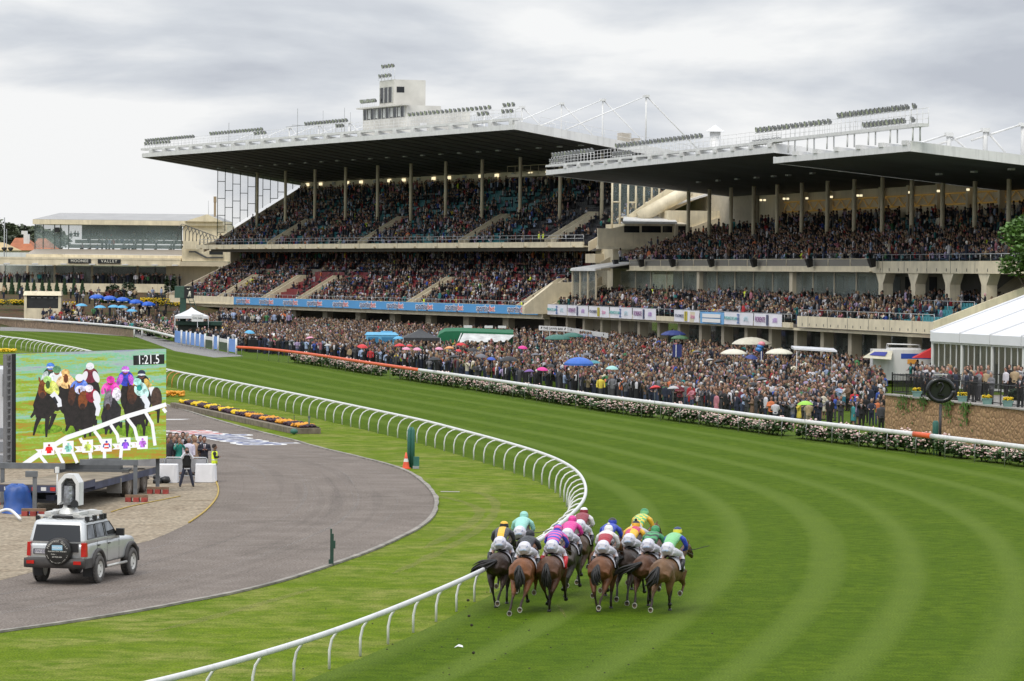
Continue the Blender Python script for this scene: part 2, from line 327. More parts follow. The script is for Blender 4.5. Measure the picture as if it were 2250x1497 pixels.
tag(b2.build('edge_rope', MATS['mustard_rope']), 'thin yellow cord running over the dirt past the red timber blocks', 'rope')
# ------------------------------------------------------------------ grandstand frames: u along the front, v back, z up
class Stand:
    def __init__(s, O, u, sh, name, label, cat):
        s.O = Vector(O); s.u = Vector(u); s.v = Vector((u[1], -u[0])); s.sh = sh
        s.root = empty(name, (O[0],O[1],0), math.atan2(-u[1], -u[0]), label, cat)
    def P(s, u, v, z): return Vector((-u, v, z+s.sh*u))                 # local
    def w(s, u, v, z):                                                  # world
        q = s.O+s.u*u+s.v*v; return Vector((q.x, q.y, z+s.sh*u))
    def on(s, x, y, v):                                                 # (u, z) seen at a photo point on the plane v
        d = ray(x,y); O = s.O+s.v*v; t = O.dot(s.v)/(d.x*s.v.x+d.y*s.v.y); Q = CP+d*t
        u = (Vector((Q.x,Q.y))-s.O).dot(s.u); return u, Q.z-s.sh*u
    def onu(s, x, y, u):
        d = ray(x,y); O = s.O+s.u*u; t = O.dot(s.u)/(d.x*s.u.x+d.y*s.u.y); Q = CP+d*t
        return (Vector((Q.x,Q.y))-s.O).dot(s.v), Q.z-s.sh*u
    def blk(s, mb, u0, u1, v0, v1, z0, z1, mi=0):
        mb.hexa([s.P(u0,v0,z0),s.P(u1,v0,z0),s.P(u1,v1,z0),s.P(u0,v1,z0),s.P(u0,v0,z1),s.P(u1,v0,z1),s.P(u1,v1,z1),s.P(u0,v1,z1)], mi)
    def ext(s, mb, sec, u0, u1, mi=0):                                  # section (v,z) swept along u
        n = len(sec); a = [s.P(u0,v,z) for v, z in sec]; b = [s.P(u1,v,z) for v, z in sec]
        mb.add(a+b, [(i,(i+1)%n,n+(i+1)%n,n+i) for i in range(n)], mi)
        for L, o in ((a,0),(b,n)):                                      # fan caps from triangulation along the section
            pass
        mb.add(a, [tuple(range(n))], mi); mb.add(b, [tuple(range(n))[::-1]], mi)
    def bar(s, mb, p, q, r, mi=0, n=5): mb.tube([s.P(*p), s.P(*q)], r, n, mi)
def stairs_section(v0, z0, dv, dz, n, drop):
    sec = []
    for i in range(n): sec += [(v0+dv*i, z0+dz*i), (v0+dv*(i+1), z0+dz*i)]
    sec += [(v0+dv*n, z0+dz*(n-1)-drop), (v0, z0-drop)]
    return sec
def terrace(st, name, u0, u1, v0, z0, dv, dz, n, drop, m):
    b = MB()
    for i in range(n):                     # each tread its own slab, butted
        st.blk(b, u0, u1, v0+dv*i, v0+dv*(i+1), z0+dz*i-drop, z0+dz*i)
    return b.build(name, m, st.root)
def seats(st, name, u0, u1, v0, z0, dv, dz, rows, m, skip=(), kind=True):
    b = MB()
    for i in rows:
        u = u0
        while u < u1:
            if not any(a-.3 < u < c+.3 for a, c in skip):
                st.blk(b, u, u+.44, v0+dv*i+.32, v0+dv*i+.72, z0+dz*i+.36, z0+dz*i+.42)
                st.blk(b, u, u+.44, v0+dv*i+.70, v0+dv*i+.755, z0+dz*i+.42, z0+dz*i+.80)
            u += .52
    o = b.build(name, m, st.root)
    if kind: o['kind'] = 'stuff'
    return o
def rail_run(st, name, u0, u1, v, z, h=1.0, step=2.0, rails=(1.0,.5), m=None, r=.03):
    b = MB(); n = max(1, int(abs(u1-u0)/step))
    for i in range(n+1):
        u = u0+(u1-u0)*i/n; st.bar(b, (u,v,z), (u,v,z+h), r)
    for k in rails: st.bar(b, (u0,v,z+h*k), (u1,v,z+h*k), r)
    return b.build(name, m or STEEL, st.root)
flm = MB()                                   # one floodlight: reflector bowl, bracket and stub
flm.lathe([(.0,-.16),(.10,-.15),(.17,-.08),(.235,.06),(.25,.10),(.235,.10)], n=10, mi=0); flm.lathe([(.235,.085),(0,.06)], n=10, mi=1)
FL_V = [Matrix.Rotation(R(108),3,'X') @ Vector(v) for v in flm.v]; flm.v = [tuple(v) for v in FL_V]
flm.box((0,.16,-.12), (.12,.16,.30), 0); flm.box((.26,0,-.02), (.03,.08,.34), 0); flm.box((-.26,0,-.02), (.03,.08,.34), 0)
FLG = mat('lamp_housing', (.20,.205,.205), .4, .4); FLL = mat('lamp_lens', (.72,.73,.72), .15, .6, var=.2)
fl_proto = flm.build('floodlight', [FLG, FLL]); FLMESH = fl_proto.data; bpy.data.objects.remove(fl_proto)
def rack(st, u0, u1, v, z, n, h=1.1, label=None):
    b = MB()
    st.bar(b, (u0,v,z+h), (u1,v,z+h), .035)
    for i in range(n+1):
        u = u0+(u1-u0)*i/n; st.bar(b, (u,v,z), (u,v,z+h), .022, n=4)
    ro = b.build('floodlight_rack', WHITE, st.root)
    for i in range(n):
        u = u0+(u1-u0)*(i+.5)/n; o = link('floodlight', FLMESH, ro); o.location = st.P(u,v-.05,z+h+.28); o.rotation_euler = (random.uniform(-.12,.12),0,random.uniform(-.15,.15))
    return ro
def ceiling_lamp(st, u, v, z, m=None):
    b = MB(); st.blk(b, u-.45, u+.45, v-.16, v+.16, z-.16, z); return b.build('ceiling_lamp', m or GREY, st.root)

# ================================================================== main stand
S1 = Stand((3.222,400), (-.41847,.90823), -.0045, 'grandstand', 'long two-tier cream grandstand with dark soffit and control tower on its roof', 'grandstand')
LU = 124.2; root = S1.root
LOW1 = (.9, 3.45, .8, .45, 14); UPP1 = (6.6, 10.95, .8, .46, 17)
terrace(S1, 'lower_terrace', 0, LU, *LOW1[:5], .5, TERR); terrace(S1, 'upper_terrace', 0, LU, *UPP1[:5], .45, TERR)
SEATR = mat('seat_red', (.20,.025,.03), .5); SEATT = mat('seat_teal', (.02,.16,.18), .5); SEATB = mat('seat_black', (.012,.012,.016), .5)
VOML = [S1.on(x,y,1.0)[0] for x, y in ((477,640),(573,648),(650,655),(893,665),(1135,668))]
VOMU = [S1.on(x,y,6.8)[0] for x, y in ((590,520),(789,520),(1010,522),(1200,522))]
skl = [(u-1.3,u+.2) for u in VOML]; sku = [(u-1.3,u+.2) for u in VOMU]
seats(S1, 'red_seat_rows', 1, LU-1, *LOW1[:4], range(14), SEATR, skl)
seats(S1, 'teal_seat_rows', 26, LU-1, *UPP1[:4], range(17), SEATT, sku); seats(S1, 'black_seat_rows', .6, 25.6, *UPP1[:4], range(17), SEATB, sku)
b = MB(); S1.blk(b, -.2, LU, 0, .3, 3.40, 4.42); S1.blk(b, -.2, LU, .3, .9, 2.95, 3.40); S1.blk(b, 96.9, LU, -.12, 0, 3.36, 3.5)
b.build('lower_parapet', CREAM, root)
b = MB(); S1.blk(b, 1, 127, 5.6, 6.6, 10.93, 11.08); S1.blk(b, 1, 127, 5.4, 5.6, 10.90, 11.52)
for i in range(20):
    S1.blk(b, 3+i*6.4, 3.5+i*6.4, 5.1, 5.4, 10.98, 11.12)
b.build('upper_fascia', CREAM, root)
for i in range(20): b = MB(); S1.blk(b, 4+i*6.2, 4.05+i*6.2, 5.385, 5.4, 10.92, 11.5); b.build('panel_joint', DGREY, root)
rail_run(S1, 'front_rail', 0, LU, .15, 4.42, .42, 1.8, (1,)); rail_run(S1, 'front_rail', 1, 126, 5.5, 11.52, .75, 2.2, (1,.5))
for lst, v0, z0, n in ((VOML, 1.0, 3.45, 5.2), (VOMU, 6.7, 10.95, 5.5)):
    for u in lst:
        b = MB(); sl = .565
        S1.ext(b, [(v0,z0-.05),(v0,z0+.95),(v0+n,z0+n*sl+1.05),(v0+n+1.2,z0+n*sl+1.05),(v0+n+1.2,z0+n*sl-.3)], u, u+.22)
        S1.ext(b, [(v0,z0-.05),(v0,z0+.95),(v0+n,z0+n*sl+1.05),(v0+n,z0+n*sl-.3)], u-1.7, u-1.5)
        o = b.build('stair_wall', CREAM, root)
        b = MB(); S1.bar(b, (u+.1,v0,z0+1.3), (u+.1,v0+n,z0+n*sl+1.5), .04); S1.bar(b, (u+.1,v0+n,z0+n*sl+1.5), (u-3,v0+n,z0+n*sl+1.5), .035)
        for k in range(5): S1.bar(b, (u+.1,v0+n*k/4,z0+n*sl*k/4+.9), (u+.1,v0+n*k/4,z0+n*sl*k/4+1.4), .03)
        b.build('handrail', DGREY, o)
# end walls, raked
b = MB(); S1.ext(b, [(0,2.9),(0,4.6),(1.3,5.0),(12.2,10.2),(12.2,8.9)], LU, LU+.3); S1.ext(b, [(9.6,2),(9.6,13.6),(20,16),(20,2)], LU, LU+.3)
S1.ext(b, [(5.6,10.5),(5.6,11.6),(7,12.0),(20.2,19.9),(20.2,17)], LU+.02, LU+.32)
b.build('end_wall', CREAM2, root); b = MB(); S1.ext(b, [(5.6,10.5),(5.6,11.5),(20.2,19.3),(20.2,17)], -.3, 0); S1.ext(b, [(0,3),(0,4.4),(12.2,10),(12.2,8.9)], -.3, 0)
b.build('end_wall', CREAM2, root)
# undercroft, back walls, deck underside
b = MB(); S1.blk(b, 0, LU, 8.5, 8.8, 0, 8.2); b.build('undercroft_wall', mat('undercroft_paint',(.22,.20,.16),.7,var=.3,scale=.12), root)
for i in range(12):
    u = 2+i*11.04; b = MB(); S1.blk(b, u, u+1.6, 2.0, 2.8, 0, 2.95); b.build('undercroft_pier', CREAM2, root)
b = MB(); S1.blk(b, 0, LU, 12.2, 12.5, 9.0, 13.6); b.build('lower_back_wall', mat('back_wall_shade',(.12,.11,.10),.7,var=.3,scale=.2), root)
b = MB(); S1.blk(b, -.3, LU+.3, 20.2, 20.5, 10, 21.3); b.build('upper_back_wall', CREAM2, root)
for i in range(24):
    u = 6+i*5.0
    b = MB(); S1.blk(b, u, u+.9, 20.02, 20.2, 20.25-.2, 20.42); b.build('wall_lamp', LAMP if i % 3 else GREY, root)
# roof
rz1 = lambda v: 23.85-.148*(v+2)
RU0, RU1 = 3.3, 128.7
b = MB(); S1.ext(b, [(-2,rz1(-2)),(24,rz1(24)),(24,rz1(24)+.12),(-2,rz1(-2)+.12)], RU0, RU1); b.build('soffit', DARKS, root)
b = MB()
for i in range(30): S1.ext(b, [(-1.6,rz1(-1.6)-.06),(23.8,rz1(23.8)-.06),(23.8,rz1(23.8)),(-1.6,rz1(-1.6))], RU0+2+i*4.2, RU0+2.12+i*4.2)
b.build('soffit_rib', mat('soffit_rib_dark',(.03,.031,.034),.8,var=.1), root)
b = MB(); S1.ext(b, [(-2.1,rz1(-2)-.02),(-2,rz1(-2)-.02),(-2,rz1(-2)+.55),(-2.1,rz1(-2)+.55)], RU0-.2, RU1+.2)
S1.ext(b, [(-2.1,rz1(-2)-.03),(24,rz1(24)-.03),(24,rz1(24)+.95),(-2.1,rz1(-2)+.95)], RU0-.45, RU0-.2); S1.ext(b, [(-2.1,rz1(-2)-.03),(24,rz1(24)-.03),(24,rz1(24)+.5),(-2.1,rz1(-2)+.5)], RU1+.2, RU1+.4)
b.build('roof_fascia', WHITE, root)
b = MB(); S1.ext(b, [(-2,rz1(-2)+.13),(24,rz1(24)+.13),(24,rz1(24)+.5),(-2,rz1(-2)+.5)], RU0, RU1); b.build('roof_deck', OFFW, root)
b = MB()
for i in range(23):                         # bracket and walkway along the front edge
    u = RU0+.4+i*5.52; S1.ext(b, [(-2.1,rz1(-2)+.56),(1.5,rz1(1.5)+.51),(1.5,rz1(1.5)+1.0),(-2.1,rz1(-2)+1.0)], u, u+.9)
S1.blk(b, RU0-.3, RU1+1.2, -2.0, -1.1, rz1(-2)+1.0, rz1(-2)+1.28)
b.build('gantry_walkway', WHITE, root); gz = rz1(-2)+1.28
rail_run(S1, 'gantry_rail', RU0, RU1, -1.15, gz, 1.1, 1.5, (1,.66,.33), WHITE, .022)
for x0, x1, y, n, z in ((318,427,327,19,.45),(316,374,340,9,-.45),(460,578,310,18,.75),(556,585,318,4,-.2),(668,764,290,14,1.1),(737,755,295,3,-.1),(895,1080,268,20,1.1),(1046,1075,275,3,-.2),(1103,1132,262,3,1.3),(1100,1128,275,3,-.1)):
    ua = S1.on(x0,y,-1.6)[0]; ub = S1.on(x1,y,-1.6)[0]; rack(S1, ub, ua, -1.55, gz, n, max(.15, .65+z*.5))
for i in range(12):                         # trusses standing on the roof
    u = 3.6+11.04*i; b = MB(); zt = 28.1; S1.bar(b, (u,14.4,rz1(14.4)+.5), (u,14.4,zt), .10, n=8); S1.blk(b, u-.28, u+.28, 14.1, 14.7, zt-.25, zt)
    mo = b.build('roof_mast', WHITE, root)
    b = MB(); S1.bar(b, (u+.15,14.4,zt-.1), (u+.15,3.6,rz1(3.6)+.6), .05); S1.bar(b, (u-.15,14.4,zt-.1), (u-.15,3.6,rz1(3.6)+.6), .05); S1.bar(b, (u,14.4,zt-.1), (u,22.5,rz1(22.5)+.6), .075)
    b.build('tie_rod', WHITE, mo)
b = MB()
for k in (3.0, 14.0): S1.bar(b, (RU0,k,rz1(k)+1.5), (60,k,rz1(k)+1.5), .03)
for i in range(38): S1.bar(b, (RU0+i*1.5,3,rz1(3)+.5), (RU0+i*1.5,3,rz1(3)+1.5), .025)
for i in range(14): S1.bar(b, (RU0-.2,1+i*1.6,rz1(1+i*1.6)+.9), (RU0-.2,1+i*1.6,rz1(1+i*1.6)+1.9), .02)
S1.bar(b, (RU0-.2,1,rz1(1)+1.9), (RU0-.2,22,rz1(22)+1.9), .025); S1.bar(b, (RU0-.2,1,rz1(1)+1.4), (RU0-.2,22,rz1(22)+1.4), .02)
b.build('roof_guard_rail', WHITE, root)
for x, y, w, h_ in ((1368,297,1.2,1.5),(1392,297,.7,1.2)):
    v, z = S1.onu(x,y,8); b = MB(); S1.blk(b, 7, 8.2, v-w/2, v+w/2, rz1(v)+.5, rz1(v)+.6+h_*1.2); b.build('roof_plant_unit', mat('louvre_beige',(.42,.38,.32),.6,var=.2,scale=9), root)
for i in range(11):
    u = 9.75+11.04*i; b = MB(); S1.bar(b, (u,12,13.6), (u,12,rz1(12)), .21, n=10); b.build('column', CREAM, root)
for i in range(22): ceiling_lamp(S1, 6+i*5.6, 7.5, rz1(7.5))
# glazed wind screens at the two ends
b = MB(); g = MB()
for i in range(12):
    v = 7.6+i*1.14; zb = 12.4+(v-7)*.6; S1.bar(b, (LU+.15,v,zb), (LU+.15,v,rz1(v)), .055, n=4)
    if i < 11:
        for k in range(6):
            zz = rz1(v)-1.9-k*2.4-(1.1 if i % 2 else 0)
            if zz > zb+.5: S1.bar(b, (LU+.15,v,zz), (LU+.15,v+1.14,zz), .045, n=4)
S1.ext(g, [(7.6,12.8),(20.1,20.4),(20.1,rz1(20.1)),(7.6,rz1(7.6))], LU+.14, LU+.16)
ws = b.build('wind_screen', mat('mullion_green',(.05,.09,.08),.5), root); g.build('screen_glass', CGLASS, ws)
b = MB(); g = MB()
for x in (1345,1362,1380,1397,1415,1432,1448):
    v, _ = S1.onu(x,450,-.6); S1.bar(b, (-.6,v,10.9+max(0,v-9)*.62), (-.6,v,20.4), .13, n=4); va = v
for x0, x1, y in ((1345,1362,444),(1345,1362,545-50),(1362,1380,478),(1380,1397,445),(1415,1432,446)):
    a, z = S1.onu(x0,y,-.6); c, _ = S1.onu(x1,y,-.6); S1.bar(b, (-.6,a,z), (-.6,c,z), .09, n=4)
v0_ = S1.onu(1345,450,-.6)[0]; S1.ext(g, [(v0_,12),(va,17),(va,20.4),(v0_,20.4)], -.61, -.59)
ws = b.build('wind_screen', CREAM, root); g.build('screen_glass', CGLASS, ws)
# commentary gallery hung under the roof near the right end
b = MB(); ua = S1.on(1115,385,13)[0]; ub = S1.on(1165,385,13)[0]; zg = S1.on(1140,385,13)[1]
S1.blk(b, ub-14, ua, 13, 15, zg-.2, zg+.15); S1.bar(b, (ua,13,zg+1.1), (ub-14,13,zg+1.1), .04)
for i in range(9): S1.bar(b, (ua-i*2.2,13,zg), (ua-i*2.2,13,zg+1.1), .035)
b.build('hanging_gallery', CREAM2, root)
# control tower on the roof
V0 = 3.0
uL, z0 = S1.on(797,292,V0); uR, zt = S1.on(893,232,V0)
zt = S1.on(893,231,V0)[1]; zb = rz1(V0)+.2
b = MB(); S1.blk(b, uR, uL, V0, V0+4.6, zb, zt)
u2L = S1.on(833,200,V0)[0]; u2R = S1.on(865,200,V0)[0]; zt2 = S1.on(862,175,V0)[1]; vR = S1.onu(935,200,u2R)[0]
S1.blk(b, u2R, u2L, V0+.05, min(vR,V0+5.2), zt, zt2); S1.blk(b, uR-.4, uL+.5, V0-.7, V0+.3, zt-.05, zt+.12)
S1.blk(b, uR-.0, uR+6, V0+4.6, V0+8.5, zb, zt-.6)
tw = b.build('control_tower', mat('tower_render',(.58,.565,.52),.7,var=.15,scale=.5), root)
b = MB(); za, zc = S1.on(840,261,V0)[1], S1.on(840,238,V0)[1]; S1.blk(b, uR+.5, uL-.3, V0-.03, V0, za, zc); za2, zc2 = S1.on(850,226,V0)[1], S1.on(850,192,V0)[1]; S1.blk(b, u2R+.4, u2L-.3, V0+.02, V0+.05, za2, zc2)
S1.blk(b, u2R-.03, u2R, V0+.4, V0+1.4, za2+1.2, zc2); b.build('tower_window', DGLASS, tw)
b = MB()
n = 11
for i in range(n+1): u = uR+.5+(uL-.8-uR)*i/n; S1.blk(b, u-.07, u+.07, V0-.09, V0-.03, za, zc)
for i in range(n):
    if i % 2: u = uR+.5+(uL-.8-uR)*i/n; S1.blk(b, u+.15, u+.75, V0-.08, V0-.04, za+.1, zc-.1)
for i in range(4): u = u2R+.4+(u2L-.7-u2R)*i/3; S1.blk(b, u-.07, u+.07, V0-.06, V0+.02, za2, zc2)
b.build('window_frame', mat('pale_blind',(.55,.56,.54),.5), tw)
b = MB(); S1.blk(b, uR-.03, uR, V0+1.8, V0+2.7, zb+.6, zb+2.8); b.build('tower_door', WHITE, tw)
rk = rack(S1, u2L+.2, uL, V0-.3, zt+.12, 9, .55)
rk2 = rack(S1, u2R+.2, u2L-.2, V0-.2, zt2, 4, .3); rk3 = rack(S1, u2R+.2, u2L-.2, V0+.2, zt2, 4, 1.5)
for x, yb, yt, r_ in ((503,318,270,.05),(654,305,239,.045),(710,300,243,.03),(757,295,237,.035),(770,298,247,.03)):
    u, zz = S1.on(x,yt,6); b = MB(); S1.bar(b, (u,6,rz1(6)+.4), (u,6,zz), r_)
    if x == 654: S1.bar(b, (u-4.2,6,zz-2.3), (u+4.2,6,zz-2.3), .04); S1.bar(b, (u,5.2,zz-2.2), (u,6.8,zz-2.2), .04)
    b.build('roof_antenna', GREY, root)
# ================================================================== right stand
S2 = Stand((3.852,398), (-.23411,.97221), -.005, 'grandstand', 'right-hand cream grandstand with stepped white roof edge and glazed boxes between its tiers', 'grandstand')
root = S2.root; L2 = -121.5
LOW2 = (.9, 3.8, .85, .27, 6); UPP2 = (6.9, 9.0, .85, .27, 15)
terrace(S2, 'lower_terrace', L2, 0, *LOW2[:5], .4, TERR); terrace(S2, 'upper_terrace', L2-2, -.5, *UPP2[:5], .4, TERR)
SEATQ = mat('seat_turquoise', (.06,.27,.31), .5)
seats(S2, 'turquoise_seat_rows', L2+12, -1, *LOW2[:4], range(6), SEATQ); seats(S2, 'turquoise_seat_rows', L2, -2, *UPP2[:4], range(15), mat('seat_teal_old',(.045,.17,.18),.6,var=.3,scale=.5))
b0 = MB(); S2.blk(b0, 0, .44, .32, .72, .36, .42); S2.blk(b0, 0, .44, .7, .755, .42, .8); sp = b0.build('seat', SEATQ, root); sm_ = sp.data; nseat = 0
for i in range(6):                            # the nearest turquoise seats, one by one
    for k in range(16):
        o = sp if nseat == 0 else link('seat', sm_, root); nseat += 1
        o.location = S2.P(L2+.6+k*.66, .9+.85*i, 3.8+.27*i)
b = MB(); S2.blk(b, -86, 0, 0, .3, 3.5, 3.95); S2.blk(b, L2, -88, 0, .3, 3.62+.0, 4.55)
S2.blk(b, -86, L2, .3, .9, 3.3, 3.5); S2.blk(b, -86, 0, .3, .9, 3.3, 3.5); S2.blk(b, -57.5, -53.5, -.06, 0, 3.5, 4.5)
b.build('lower_parapet', CREAM, root)
b = MB(); S2.ext(b, [(0,3.55),(0,4.56),(9,7.9),(9,6.4),(3,3.55)], L2-.3, L2); S2.ext(b, [(.3,3.0),(3.0,3.5),(12,7.4),(12,0),(.3,0)], L2+.2, L2+.5); b.build('end_parapet', CREAM, root)
for i in range(17): b = MB(); S2.blk(b, -89.5-i*1.9, -89.42-i*1.9, -.03, 0, 3.75, 3.95); b.build('weep_spout', DGREY, root)
for i in range(6): b = MB(); S2.blk(b, -93-i*5.5, -92.95-i*5.5, 5.885, 5.9, 8.32, 9.28); b.build('panel_joint', DGREY, root); b = MB(); S2.blk(b, -91-i*5.2, -90.95-i*5.2, -.015, 0, 3.65, 4.53); b.build('panel_joint', DGREY, root)
for i in range(14): b = MB(); S2.blk(b, -92.5-i*2.3, -92.42-i*2.3, 5.87, 5.9, 8.45, 8.7); b.build('weep_spout', DGREY, root)
b = MB(); S2.blk(b, -90.5, -12, 5.9, 6.9, 8.45, 8.88); S2.blk(b, -125, -90.5, 5.9, 6.9, 8.3, 9.3); S2.blk(b, -90.5, -12, 5.6, 5.9, 8.36, 8.45); b.build('upper_fascia', CREAM, root)
b = MB(); g = MB()
for i in range(14):
    u = -12-i*6.04; S2.bar(b, (u,5.95,8.88), (u,5.95,9.5), .06, n=4)
S2.bar(b, (-12,5.95,9.5), (-90.5,5.95,9.5), .04); S2.blk(g, -90.5, -12, 5.94, 5.96, 8.88, 9.46)
ro = b.build('front_balustrade', CREAM2, root); g.build('mesh_panel', mat('wire_mesh',(.30,.28,.24),.6,var=.2,scale=30,alpha=.55), ro)
rail_run(S2, 'front_rail', -125, -90.5, 6.0, 9.3, .55, 2.2, (1,)); rail_run(S2, 'front_rail', L2, -88, .15, 4.55, .55, 2.4, (1,)); rail_run(S2, 'front_rail', -86, 0, .15, 3.95, .7, 2.0, (1,))
rail_run(S2, 'aisle_rail', L2+2, L2+14, 4.2, 5.1, 1.0, 3, (1,))
for x in (1357,1413,1482,1567,1661,1783,1921):
    u, z = S2.on(x,587,5.6); b = MB(); S2.hexa_ = None
    b.hexa([S2.P(u-.3,5.3,8.75),S2.P(u+.3,5.3,8.75),S2.P(u+.3,5.65,8.85),S2.P(u-.3,5.65,8.85),S2.P(u-.4,5.05,9.5),S2.P(u+.4,5.05,9.5),S2.P(u+.4,5.6,9.55),S2.P(u-.4,5.6,9.55)]); b.build('loudspeaker', BLACK, root)
# glazed boxes between the tiers
b = MB(); g = MB(); S2.blk(g, -91, -7, 6.38, 6.42, 5.35, 8.3)
for i in range(15): S2.blk(b, -7-i*6-.05, -7-i*6+.05, 6.3, 6.38, 5.2, 8.36)
for i in (5,10): S2.blk(b, -7-i*6-1.0, -7-i*6-.1, 6.0, 6.9, 3.5, 8.4)
S2.blk(b, -91, -7, 6.28, 6.4, 5.15, 5.33)
gb = b.build('box_front', CREAM2, root); g.build('box_glass', GLASS, gb)
b = MB(); S2.blk(b, -92, -6, 12.5, 12.8, 4, 9); S2.blk(b, -92, -6, 6.5, 12.5, 5.1, 5.3)
for i in range(26):
    if i % 4 != 3: S2.blk(b, -9-i*3.1-1.6, -9-i*3.1, 6.9, 7.0, 5.3, 6.2, 1)
    S2.blk(b, -9-i*3.1-1.9, -9-i*3.1-.2, 12.42, 12.5, 6.6, 8.0, 1+i % 2)
b.build('box_interior', [mat('interior_cream',(.42,.40,.34),.7,var=.3,scale=.4), mat('table_cloth_grey',(.42,.46,.46),.7), DARKS], root)
b = MB(); S2.ext(b, [(2.2,8.6),(6.9,9.3),(6.9,9.15),(2.2,8.45)], -11.8, -1.5); S2.blk(b, -11.9, -1.4, 2.15, 2.3, 8.3, 8.5); b.build('box_canopy', WHITE, root)
b = MB(); g = MB()
for u in (-1.6,-4.9,-8.2,-11.6): S2.blk(b, u-.08, u+.08, 2.3, 2.45, 4.5, 8.4)
S2.blk(g, -11.6, -1.6, 2.42, 2.46, 4.5, 8.4); S2.blk(g, -1.62, -1.58, 2.5, 6.3, 4.5, 8.4)
gb = b.build('box_front', CREAM2, root); g.build('box_glass', GLASS, gb)
for x in (1940,2011,2087,2167):
    b = MB(); u, z = S2.on(x,640,6.2); S2.blk(b, u-.55, u+.55, 6.0, 6.9, 3.6, 7.4)
    b.hexa([S2.P(u-.55,6,7.4),S2.P(u+.55,6,7.4),S2.P(u+.55,6.9,7.4),S2.P(u-.55,6.9,7.4),S2.P(u-1.3,6,8.3),S2.P(u+1.3,6,8.3),S2.P(u+1.3,6.9,8.3),S2.P(u-1.3,6.9,8.3)]); b.build('flared_pier', CREAM, root)
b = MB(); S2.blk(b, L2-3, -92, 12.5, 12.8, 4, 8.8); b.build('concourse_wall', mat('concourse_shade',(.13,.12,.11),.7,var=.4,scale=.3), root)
b = MB(); S2.ext(b, [(8,5.2),(12.4,8.4),(12.4,7.9),(8.6,5.2)], -112, -108); b.build('concourse_stair', CREAM2, root)
# ground floor front
b = MB(); g = MB()
for i in range(17):
    u = -3-i*7.3; S2.blk(b, u-.45, u+.45, 1.4, 2.3, 0, 3.3)
S2.blk(b, 0, -22, 4.2, 4.5, 0, 3.3); S2.blk(g, L2, -22, 3.8, 3.84, .9, 3.3); S2.blk(b, L2, -22, 3.7, 3.78, 0, .9)
gb = b.build('ground_floor_pier', CREAM2, root); g.build('ground_floor_glass', GLASS, gb)
b = MB(); S2.blk(b, L2, -22, 9, 9.3, 0, 3.3)
for i in range(12): S2.blk(b, -26-i*8, -30-i*8, 8.9, 9, 1, 2.4, 1)
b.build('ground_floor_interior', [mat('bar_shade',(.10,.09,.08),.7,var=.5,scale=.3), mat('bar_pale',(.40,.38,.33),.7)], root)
# upper end wall, back wall
b = MB(); S2.ext(b, [(5.9,8.4),(5.9,9.3),(7,9.9),(20,14.6),(20,8)], -.3, 0); b.build('end_wall', CREAM2, root)
rz2 = lambda v, k=18.55: k-.1*v
b = MB(); S2.blk(b, L2-3, -4, 20, 20.3, 9, rz2(20)); b.build('upper_back_wall', CREAM2, root)
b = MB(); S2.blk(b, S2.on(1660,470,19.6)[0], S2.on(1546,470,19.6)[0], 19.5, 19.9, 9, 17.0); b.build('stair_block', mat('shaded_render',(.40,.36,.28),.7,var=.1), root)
b = MB()
for i in range(30):
    u = -20-i*3.4; S2.bar(b, (u,19.85,15.6), (u-1.7,19.85,14.7), .06, n=4); S2.bar(b, (u-1.7,19.85,14.7), (u-3.4,19.85,15.6), .06, n=4)
S2.bar(b, (-20,19.85,15.65), (L2,19.85,15.65), .08, n=4); S2.bar(b, (-20,19.85,14.65), (L2,19.85,14.65), .08, n=4)
b.build('back_truss', mat('truss_orange_lit',(.45,.27,.07),.6,emit=.15), root)  # orange light on the truss put into its colour, plus a faint glow
for i in range(13): b = MB(); S2.blk(b, -22-i*7.9-.25, -22-i*7.9+.25, 19.3, 19.8, 12.8, 16.6); b.build('rear_pier', CREAM2, root)
for x, y, on in ((1673,440,1),(1681,440,1),(1724,437,1),(1732,437,1),(1774,436,1),(1828,433,1),(1886,430,0),(1893,430,1),(2000,423,1),(2063,420,1),(2128,417,1)):
    u, z = S2.on(x,y,19.2); b = MB(); S2.blk(b, u-.14, u+.14, 19.05, 19.25, z-.1, z+.1); b.build('wall_lamp', LAMP, root)
for i in range(15):
    u = -6.5-7.9*i
    if u > -124: b = MB(); S2.bar(b, (u,14,9.8), (u,14,rz2(14, 18.5 if u > -85 else 17.6)), .2, n=10); b.build('column', CREAM, root)
for x, y in ((1535,413),(1578,410),(1620,406),(1662,404),(1700,401),(1732,401),(1785,399),(1848,393),(1908,389),(2063,401),(2140,395),(2222,387)):
    u, z = S2.on(x,y,9); ceiling_lamp(S2, u, 9, rz2(9, 18.5 if u > -85 else 17.6)-.02)
